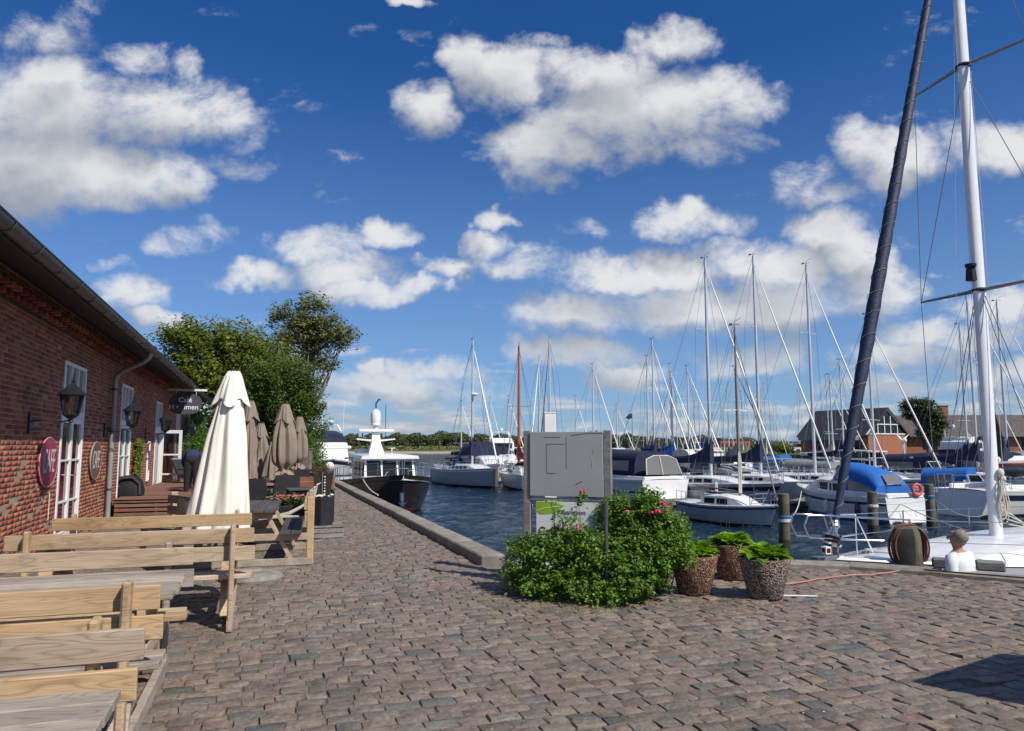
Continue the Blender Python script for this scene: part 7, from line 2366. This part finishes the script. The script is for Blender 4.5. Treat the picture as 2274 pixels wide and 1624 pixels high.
# mooring lines
line_('mooring_rope', sag(q1 - Vector((0, 0, .55)), Vector(bowb), .55), .018, M['rope'], 'slack white rope from the banded pile to the blue canopy boat bow')
bs = Matrix.Rotation(h_, 3, 'Z')
yq = Matrix.Rotation(hh_, 3, 'Z') @ hl.pt(.93, 1, -1) + yloc
yq2 = Matrix.Rotation(hh_, 3, 'Z') @ hl.pt(.93, 1, 1) + yloc
line_('mooring_rope', sag(D(1915, 1058, 40), D(2275, 1215, 13), .4), .014, M['rope'], 'long pale rope crossing from the upper left down to the yacht mast')
line_('mooring_rope', sag(q3 - Vector((0, 0, .4)), D(2200, 1140, 26), .35), .016, M['rope_dark'], 'rope from the worn pile to the striped sailing boat')
line_('mooring_rope', sag(q2 - Vector((0, 0, .35)), q3 - Vector((0, 0, .5)), .10), .012, M['rope'], 'rope stretched between the two mossy piles')

# --- far marina: many more yachts, five kinds copied
GF = 'distant yachts filling the far marina'
protos = []
for k, kw in enumerate((dict(hull='gel', cover='navy', hood='navy'), dict(hull='gel_grey', cover='grey_cv', hood=None), dict(hull='gel', cover='blue', hood='blue', stripe=None), dict(hull='gel_cream', cover=None, hood='grey_cv', mast='alu'), dict(hull='navy_gel', cover='cream_cv', hood='navy', stripe=None))):
    o, _h = sailboat('distant_yacht', (0, -60, WATER_Z), 0, 'small far yacht with bare mast in the crowded back of the marina', L=9, B=2.9, H=10.5 + k * .5, rails=False, r=.075, wire=.006, windows=2, group=GF, jr=.035, **kw)
    protos.append(o)
rd = random.Random(77)
used = set(); cnt = 0
spots = []
for row, dd in enumerate((84, 102, 120, 138, 156, 176, 198)):
    lo, hi = (1380, 1860)
    n = int((hi - lo) / 1632 * dd / (5.2 + row * .5))
    for k in range(n):
        if rd.random() < .82: spots.append((lo + (hi - lo) * (k + rd.uniform(.1, .9)) / n, dd + rd.uniform(-2.5, 2.5)))
for k, (px, dd) in enumerate(spots):
    if k < 5: c = protos[k]
    else: c = copy_tree(protos[rd.randrange(5)])
    p = D(px, 990, dd); c.location = (p.x, p.y, WATER_Z); c.rotation_euler = (0, 0, hd(*HA) + rd.choice((0, math.pi)) + rd.gauss(0, .12)); s_ = rd.uniform(.8, 1.08); c.scale = (s_, s_, s_ * rd.uniform(.9, 1.1))
# three named thin masts near the forest edge left of the board
for px, py, d, lab in ((1025, 892, 76, 'distant sailing boat with thin mast left of the radar masted sailboat'), (1129, 880, 78, 'distant sailing boat with pale mast left of the orange mast'), (1088, 885, 95, 'farthest thin masted boat between radar mast and orange mast'), (1278, 880, 96, 'thin masted boat behind the notice board, left half'), (1369, 900, 90, 'bright white bare mast boat right beside the notice board')):
    c = copy_tree(protos[0]); L = 9; h_ = hd(*HA); lc, H = at_mast(px, py, d, .56, L, h_)
    c.location = lc; c.rotation_euler = (0, 0, h_); c.scale = (1, 1, H / 10.5); c['label'] = lab; c['group'] = GM
# ---------------------------------------------------------------- trees
def tree(name, base, H, blobs, n, size, lm, bm, lab, seed=1, trunk_r=.3, per=40, spread=.35, cat='tree', group=None, limbs=None, lean=(0, 0), gap=.0, up=.4):
    o = thing(name, tuple(base), 0, lab, cat, group)
    rr = np.random.default_rng(seed); rd = random.Random(seed)
    vol = np.array([b[3] * b[4] * b[5] for b in blobs]) ** .75; vol /= vol.sum()
    ncl = max(1, n // per); C = []; Dn = []
    ids = rr.choice(len(blobs), ncl, p=vol)
    for i in ids:
        b = blobs[i]; d = rr.normal(0, 1, 3); d /= np.linalg.norm(d)
        if d[2] < -.3: d[2] *= -.4
        r = rr.uniform(.35, 1.0) ** .5 * rr.uniform(.82, 1.12)
        C.append(np.array(b[:3]) + d * r * np.array(b[3:])); Dn.append(d)
    C = np.array(C); Dn = np.array(Dn)
    wind = np.array([lean[0], lean[1], up]); A = Dn * .5 + wind; A /= np.linalg.norm(A, axis=1, keepdims=True)
    t = rr.uniform(-1, 1, (ncl, per, 1)) * spread * 1.6
    P = C[:, None, :] + A[:, None, :] * t + rr.normal(0, 1, (ncl, per, 3)) * spread * (.45, .45, .22)
    Nn = np.repeat(A[:, None, :] * .35 + np.array((.1, -.25, .9)), per, 1)
    crown = o
    put('crown', leaves_mesh('crown', P.reshape(-1, 3), Nn.reshape(-1, 3), size, M[lm], .6, .55, .15), o)
    mb = MB(); top = np.array(blobs[0][:3])
    mid = (top[0] * .4, top[1] * .4, top[2] * .45)
    mb.tube([(0, 0, -.3), (0, 0, .2), mid, tuple(top)], [trunk_r * 1.25, trunk_r, trunk_r * .7, trunk_r * .3], 9)
    tr_ = mb.build('trunk', M[bm], o, smooth=60)
    mb = MB()
    for k in range(limbs or 26):
        i = rd.randrange(ncl); e = C[i]; f = rd.uniform(.35, .95); s_ = np.array(mid) * (1 - f) + top * f if f > .5 else np.array(mid) * (f * 2)
        m_ = (s_ + e) / 2 + rr.normal(0, .15, 3) + (0, 0, -.1 * np.linalg.norm(e - s_))
        mb.tube([tuple(s_), tuple(m_), tuple(e)], [trunk_r * .32, trunk_r * .18, trunk_r * .05], 5, cap=False)
    mb.build('limb', M[bm], tr_)
    return o


tree('broad_tree', (-2.0, 47, 0), 9, [(-.5, 0, 5.2, 3.2, 3, 3.0), (-3.2, 0, 4.8, 2.3, 2.5, 2.6), (-1.4, 0, 7.1, 2.3, 2.4, 2.1), (1.8, -.5, 5.6, 2.4, 2.6, 2.7), (3.0, -1, 4.2, 1.7, 2.0, 2.5), (.5, .3, 7.0, 2.2, 2.3, 1.9), (-4.8, 0, 5.6, 1.4, 1.8, 1.5), (-4.6, 0, 3.6, 2, 2, 2), (-2.6, -.6, 7.6, 1.3, 1.5, 1.4)], 52000, .105, 'leaf_tree', 'bark', 'broad windswept green tree rising behind the café roof', 4, .35, 44, .42, lean=(-.5, 0), limbs=60)
tree('poplar_tree', (2.9, 58, 0), 13, [(.5, 0, 10.4, 2.3, 2, 2.2), (-.6, 0, 9.2, 2.0, 1.8, 2.4), (1.9, 0, 9.4, 1.9, 1.6, 1.6), (-1.6, 0, 11.2, 1.1, 1.2, 1.4), (.4, 0, 12.2, 1.3, 1.2, 1.0), (1.2, 0, 7.6, 1.3, 1.2, 1.3), (2.9, 0, 10.2, 1.0, 1, 1.0), (-.6, 0, 7.2, 1.4, 1.4, 1.6)], 15500, .115, 'leaf_pop', 'bark_pale', 'tall thin crowned poplar with sky showing through, behind the broad tree', 9, .26, 24, .34, lean=(.5, 0), limbs=110)
tree('willow_shrub', (1.0, 40, 0), 7, [(0, 0, 3.6, 1.8, 1.6, 2.5), (.6, 0, 2.0, 1.7, 1.5, 1.9), (-.9, 0, 4.7, 1.3, 1.3, 1.5), (.7, 0, 4.6, 1.1, 1.2, 1.4), (1.2, -.3, 3.2, .9, 1, 1.3), (1.25, -.3, 1.2, .75, 1, 1.2)], 34000, .065, 'leaf_shrub', 'bark', 'tall dark leafy shrub between the parasols and the water', 12, .14, 34, .24, lean=(.25, 0), limbs=50, up=.7)
tree('willow_shrub', (-1.4, 40.5, 0), 6, [(0, 0, 2.4, 1.8, 1.4, 2.0), (1.3, 0, 2.0, 1.6, 1.3, 1.8), (.4, 0, 3.6, 1.2, 1.2, 1.2)], 17000, .07, 'leaf_shrub', 'bark', 'dense shrub right behind the big cream parasol at the end of the building', 15, .14, 34, .26, lean=(.1, 0), limbs=30, up=.6)
tree('low_shrub', (2.0, 36.0, 0), 2, [(0, 0, .8, .75, .9, .9), (.25, -1.2, .5, .55, .8, .6), (-.4, .8, 1.6, .7, .8, 1.2)], 9000, .055, 'leaf_shrub', 'bark', 'low dark green shrub beside the quay lane at the end of the café terrace', 16, .06, 30, .2, cat='shrub')

# ---------------------------------------------------------------- far shore
def P2(px, d, z=0.0):
    p = D(px, 990, d); return (p.x, p.y, z)


def land(name, pts, m, z0=-3):
    mb = MB(); n = len(pts)
    vs = [Vector(p) for p in pts]; bt = [Vector((p[0], p[1], z0)) for p in pts]
    mb.add(vs + bt, [tuple(range(n))] + [((j + 1) % n, j, n + j, n + (j + 1) % n) for j in range(n)])
    o = put(name, mb.mesh(name, m), kind='structure')
    if o.data.polygons[0].normal.z < 0: o.data.flip_normals()
    return o


land('far_shore_beach', [P2(400, 262, -1.1), P2(1000, 256, -1.1), P2(1700, 262, -1.1), P2(1700, 285, .1), P2(1000, 275, .1), P2(400, 280, .1)], M['sand'])
land('far_shore_ground', [P2(300, 272, 0.0), P2(1000, 266, 0.0), P2(1700, 272, 0.0), P2(3200, 200, 0.0), P2(3800, 700, .5), P2(-600, 900, .5)], M['grassfar'])
# forest along the far shore: front trees one by one, the wood behind as one mass
tp = []
for k in range(6):
    V = []; rr = np.random.default_rng(50 + k)
    con = k in (1, 4)
    n = 420; a = rr.uniform(0, 6.28, n); z = rr.uniform(0.03, 1, n)
    if con: r = (1 - z) * .30 * rr.uniform(.5, 1.1, n) + .02
    else: r = np.sqrt(np.clip(1 - (2 * z - 1.0) ** 2, .02, 1)) * .42 * rr.uniform(.55, 1.12, n) * (1 + .2 * np.sin(3 * a + k))
    P = np.stack([r * np.cos(a), r * np.sin(a), z], -1)
    tp.append(leaves_mesh('crown', P, np.stack([np.cos(a), np.sin(a), .6 + z], -1), .065, M['leaf_far'], .75, .5))
ttr = MB().tube([(0, 0, 0), (0, 0, .5)], .02, 5).mesh('trunk', M['bark'])
rd = random.Random(5)
GT = 'trees lining the far shore'
for k in range(150):
    px = 690 + (1700 - 690) * (k + rd.uniform(0, .9)) / 150
    if 1150 < px < 1362 and k % 2: continue
    dd = rd.uniform(284, 300) if px < 1560 else rd.uniform(300, 330); p = P2(px, dd)
    h = rd.uniform(4.4, 6.8) * (1.0 if px < 1400 else .8); w = h * rd.uniform(.9, 1.3)
    o = thing('shore_tree', (p[0], p[1], -.3), rd.uniform(0, 6), 'dark tree in the belt of wood along the far shore', 'tree', GT)
    put('crown', tp[rd.randrange(6)], o, scale=(w, w, h)); put('trunk', ttr, o, scale=(h, h, h))
VV = []; NNn = []
rr = np.random.default_rng(8)
n = 42000
px = rr.uniform(640, 1720, n); dd = rr.uniform(300, 380, n); prof_ = 5.0 + 1.1 * np.sin(px * .021) + .8 * np.sin(px * .057 + 1) + .7 * np.sin(px * .13) + (dd - 300) * .018 + rr.uniform(-.9, .9, n)
hz_ = prof_ * rr.uniform(.0, 1, n) ** .6 * np.where(px > 1450, .72, 1)
la = (px - 1137) / 1632 * dd
X = Rt.x * la + Fw.x * dd; Yy = Rt.y * la + Fw.y * dd
put('wood', leaves_mesh('wood', np.stack([X, Yy, hz_], -1), np.tile((-.2, -.8, .6), (n, 1)), .55, M['leaf_far'], .8, .6), kind='stuff')
# pale bushes at the waterline
P = []
for k in range(2600):
    px_ = rd.choice((rd.uniform(840, 900), rd.uniform(720, 1160), rd.uniform(930, 1160))); d_ = rd.uniform(272, 280); q = P2(px_, d_); P.append((q[0], q[1], rd.uniform(-.1, 1.4)))
put('shore_scrub', leaves_mesh('shore_scrub', P, np.tile((0, -.8, .6), (len(P), 1)), .35, M['leaf_pop'], .8, .6), kind='stuff')

# breakwater in front of the far marina
a_, b_ = Vector(P2(1350, 106, 0)), Vector(P2(1560, 110, 0)); v = b_ - a_
o = thing('breakwater', (a_.x, a_.y, 0), math.atan2(v.y, v.x), 'long brown plank faced breakwater behind the near boats', 'breakwater')
bm_ = MB().bbox((0, 0, 0), (4.0, .12, .34), .02).mesh('plank', M['brown_fence'])
nb = int(v.length / 4) + 1
for k in range(nb):
    for j in range(4): put('plank', bm_, o, loc=(k * 4.02 + (j % 2) * 1.1, 0, -1.15 + j * .36))
MB().box((v.length / 2, 1.2, -.6), (v.length + 4, 2.3, 1.75)).build('fill', M['concrete'], o)

# ---------------------------------------------------------------- right bank with houses
land('bank', [P2(1690, 88, -.9), P2(1900, 74, -.9), P2(2400, 66, -.9), P2(2600, 64, -.9), P2(2600, 68, .45), P2(2400, 70, .45), P2(1900, 79, .45), P2(1690, 95, .45), ], M['concrete'])
land('bank_lawn', [P2(1685, 94, .5), P2(1900, 78, .5), P2(2400, 69, .5), P2(2700, 67, .5), P2(2900, 320, .5), P2(1500, 320, .5)], M['grass'])


def far_wall_bricks(name, w, h, parent, loc_, rot, holes=()):
    pass


hv2 = hd(.45, -.89)
gp_ = Vector(P2(1972, 80, .5))
o = thing('brick_house', tuple(gp_), hv2, 'orange brick house with glazed white gable and dark roof behind the marina', 'house')
hw, he, hp, hL = 3.1, 2.35, 5.1, 9.0
MB().box((-hL / 2, 0, he / 2 - .2), (hL, hw * 2, he + .4)).build('wall', M['brick_far'], o)
mb = MB(); mb.plate([(-.02, -hw, he), (-.02, hw, he), (-.02, 0, hp - .15)], .1); gb = mb.build('gable_window', M['glass'], o)
mb = MB()
for a, b, w in (((0.06, -hw - .25, he - .12), (.06, 0, hp), .28), ((.06, hw + .25, he - .12), (.06, 0, hp), .28)): mb.beam(a, b, .12, w, up=(1, 0, 0))
mb.build('bargeboard', M['white'], o)
mb = MB(); mb.beam((.05, -hw, he + .02), (.05, hw, he + .02), .08, .12); mb.beam((.05, -1.9, he + 1.05), (.05, 1.9, he + 1.05), .08, .10)
for y in (-1.6, -.5, .5, 1.6): mb.beam((.05, y, he), (.05, y, he + 2.3 * (1 - abs(y) / hw)), .08, .10, up=(0, 1, 0))
mb.build('glazing_bar', M['white'], gb)
for s_ in (1, -1):
    mb = MB(); mb.plate([(.25, s_ * (hw + .35), he - .25), (-hL - .3, s_ * (hw + .35), he - .25), (-hL - .3, 0, hp + .08), (.25, 0, hp + .08)], .14); mb.build('roof', M['roof'], o)
for k in range(3): MB().box((-1.6 - k * 2.6, -hw - .02, 1.3), (1.5, .06, 1.2)).build('window', M['glass'], o)
MB().box((-4.5, -hw - .6, 1.95), (7.5, 1.3, .5)).build('awning', M['grey_cv'], o)

gp2 = Vector(P2(2195, 88, .5))
o = thing('long_house', tuple(gp2), hd(1, -.12), 'long low brick house with brown tiled roof and chimney at the right edge', 'house')
MB().box((0, 3, 1.2), (19, 6, 2.4)).build('wall', M['brick_far'], o)
mb = MB(); mb.plate([(-10, -.6, 2.1), (10, -.6, 2.1), (10, 3, 4.8), (-10, 3, 4.8)], .16); mb.plate([(10, 6.6, 2.1), (-10, 6.6, 2.1), (-10, 3, 4.8), (10, 3, 4.8)], .16); rf = mb.build('roof', M['rooftile'], o)
MB().bbox((-3.6, 3.0, 4.9), (1.05, .8, 2.2), .03).build('chimney', M['brick_far'], rf); MB().bbox((-3.6, 3.0, 6.03), (1.2, .95, .12), .02).build('chimney_cap', M['stone'], rf)
mb = MB(); mb.plate([(-9.5, -.02, 0), (-9.5, -.02, 2.4), (-9.5, 3, 4.7), (-9.5, 6, 2.4), (-9.5, 6, 0)], .1); mb.build('gable', M['brick_far'], o)
for k, (x, w, m_) in enumerate(((-6.5, 1.6, 'glass'), (-3.9, 1.2, 'white'), (-1.5, 1.8, 'glass'), (1.5, 1.4, 'white'), (4.5, 1.6, 'glass'), (7.2, 1.4, 'glass'))):
    MB().bbox((x, -.03, 1.35), (w, .08, 1.3), .01).build('window', M[m_], o)
gp3 = Vector(P2(2052, 92, .5))
o = thing('small_gabled_house', tuple(gp3), hd(.25, -.97), 'dark roofed house behind the round tree, between brick house and long house', 'house')
MB().box((-4, 0, 1.2), (8, 5.4, 2.4)).build('wall', M['brick_far'], o)
for s_ in (1, -1):
    mb = MB(); mb.plate([(.4, s_ * 3.1, 2.1), (-8.3, s_ * 3.1, 2.1), (-8.3, 0, 4.9), (.4, 0, 4.9)], .14); mb.build('roof', M['roof'], o)
mb = MB(); mb.plate([(-.05, -2.8, 2.3), (-.05, 2.8, 2.3), (-.05, 0, 4.75)], .1); mb.build('gable', M['rooftile'], o)
MB().bbox((.03, 0, 1.2), (.08, 1.6, 1.4), .01).build('window', M['glass'], o)

tb = Vector(P2(2062, 84, .5))
tree('windswept_tree', tb, 7, [(-.4, 0, 4.3, 2.1, 2, 1.9), (-1.4, 0, 5.2, 1.6, 1.6, 1.2), (.9, 0, 3.4, 1.5, 1.6, 1.6), (-2.3, 0, 5.5, 1.0, 1, .7), (.5, 0, 2.3, 1.4, 1.5, 1.3), (-.6, 0, 5.9, 1.2, 1.3, .6)], 17000, .11, 'leaf_dark', 'bark', 'dark windswept tree leaning left between the two houses', 31, .26, 34, .34, lean=(-.7, 0), limbs=30, up=.2)
for px, d, h, lab in ((1850, 98, 5.2, 'dark tree behind the brick house roof, left of the wrapped foresail'), (1885, 100, 5.0, 'dark tree just behind the ridge of the brick house')):
    tree('dark_tree', Vector(P2(px, d, .5)), h, [(0, 0, h * .7, 1.8, 1.8, 1.5), (.9, 0, h * .6, 1.4, 1.4, 1.3), (-1, 0, h * .6, 1.3, 1.3, 1.2)], 6000, .13, 'leaf_dark', 'bark', lab, px, .2, 30, .3, limbs=14)
tree('round_bush', Vector(P2(1728, 100, .3)), 2, [(0, 0, .9, 1.6, 1.4, 1.0), (1.2, 0, .6, 1.1, 1.1, .8)], 5000, .10, 'leaf_tree', 'bark', 'bright green round bush on the bank behind the tall masts', 40, .08, 26, .25, cat='bush', limbs=8)

# far buildings and cars
def shed(px0, px1, d, z0, z1, m, name, lab, roofm='roof', win=0, dep=14):
    a, b = Vector(P2(px0, d, z0)), Vector(P2(px1, d, z0)); v = b - a
    o = thing(name, tuple(a), math.atan2(v.y, v.x), lab, 'building'); L = v.length
    MB().box((L / 2, dep / 2, (z1 - z0) / 2), (L, dep, z1 - z0)).build('wall', M[m], o)
    MB().box((L / 2, dep / 2, z1 - z0 + .15), (L + .6, dep + .6, .3)).build('roof', M[roofm], o)
    for k in range(win): MB().box(((k + .5) * L / win, -.03, (z1 - z0) * .5), (L / win * .35, .08, (z1 - z0) * .28)).build('window', M['glass'], o)
    return o


shed(1600, 1666, 235, 0, 3.6, 'brick_far', 'orange_brick_building', 'wide orange brick building far behind the masts', 'rooftile', 7)
shed(1540, 1572, 250, 0, 2.5, 'black_hull', 'dark_shed', 'low dark shed with white roof far behind the masts', 'white', 0)
shed(1573, 1598, 245, 0, 3.9, 'rooftile', 'grey_building', 'dark grey block left of the wide orange brick building', 'roof', 2)
shed(1712, 1800, 255, 0, 2.8, 'gel_grey', 'pale_building', 'long pale building far behind the green bush', 'rooftile', 9)


def car(px, d, h_, m, lab):
    p = P2(px, d, .5); o = thing('parked_car', p, h_, lab, 'car')
    mb = MB(); mb.loft([[(-2.1, -.82, .35), (2.1, -.80, .35), (2.15, -.8, .75), (-2.1, -.82, .9)], [(-2.1, .82, .35), (2.1, .80, .35), (2.15, .8, .75), (-2.1, .82, .9)]]); b = mb.build('body', M[m], o)
    mb = MB(); mb.loft([[(-1.8, -.72, .88), (1.1, -.72, .82), (.4, -.6, 1.42), (-1.3, -.6, 1.42)], [(-1.8, .72, .88), (1.1, .72, .82), (.4, .6, 1.42), (-1.3, .6, 1.42)]]); mb.build('window', M['glass'], o)
    MB().bbox((-.45, 0, 1.43), (1.7, 1.2, .05), .02).build('roof', M[m], o)
    for x in (-1.35, 1.35):
        for y in (-.8, .8):
            mb = MB(); mb.lathe([(.3, -.1), (.32, 0), (.3, .1)], (x, y, .32), 14, ax=(0, 1, 0)); mb.build('wheel', M['rubber'], o)


car(1786, 108, hd(1, .1), 'car_white', 'small white car parked on the far bank behind the masts')
car(1815, 112, hd(1, .1), 'car_blue', 'small blue car parked on the far bank beside the white one')
car(1845, 96, hd(.9, .3), 'red_hull', 'dark red car parked left of the brick house')
# dark fabric flag on the far pole
p = Vector(P2(1405, 92, WATER_Z)); t_ = D(1411, 918, 92)
o = thing('flag_pole', tuple(p), 0, 'thin pole flying a small dark flag among the distant masts', 'flag pole')
MB().tube([(0, 0, 0), (0, 0, t_.z - WATER_Z)], .05, 6).build('pole', M['pipe'], o)
mb = MB(); z = t_.z - WATER_Z; mb.plate([(0, 0, z), (-.5, 0, z - .15), (-.9, .1, z - .6), (-.4, .05, z - .75), (0, 0, z - .6)], .02); mb.build('flag', M['navy'], o)
for px, d, py, lab in ((1385, 128, 1002, 'a'), ):
    pass
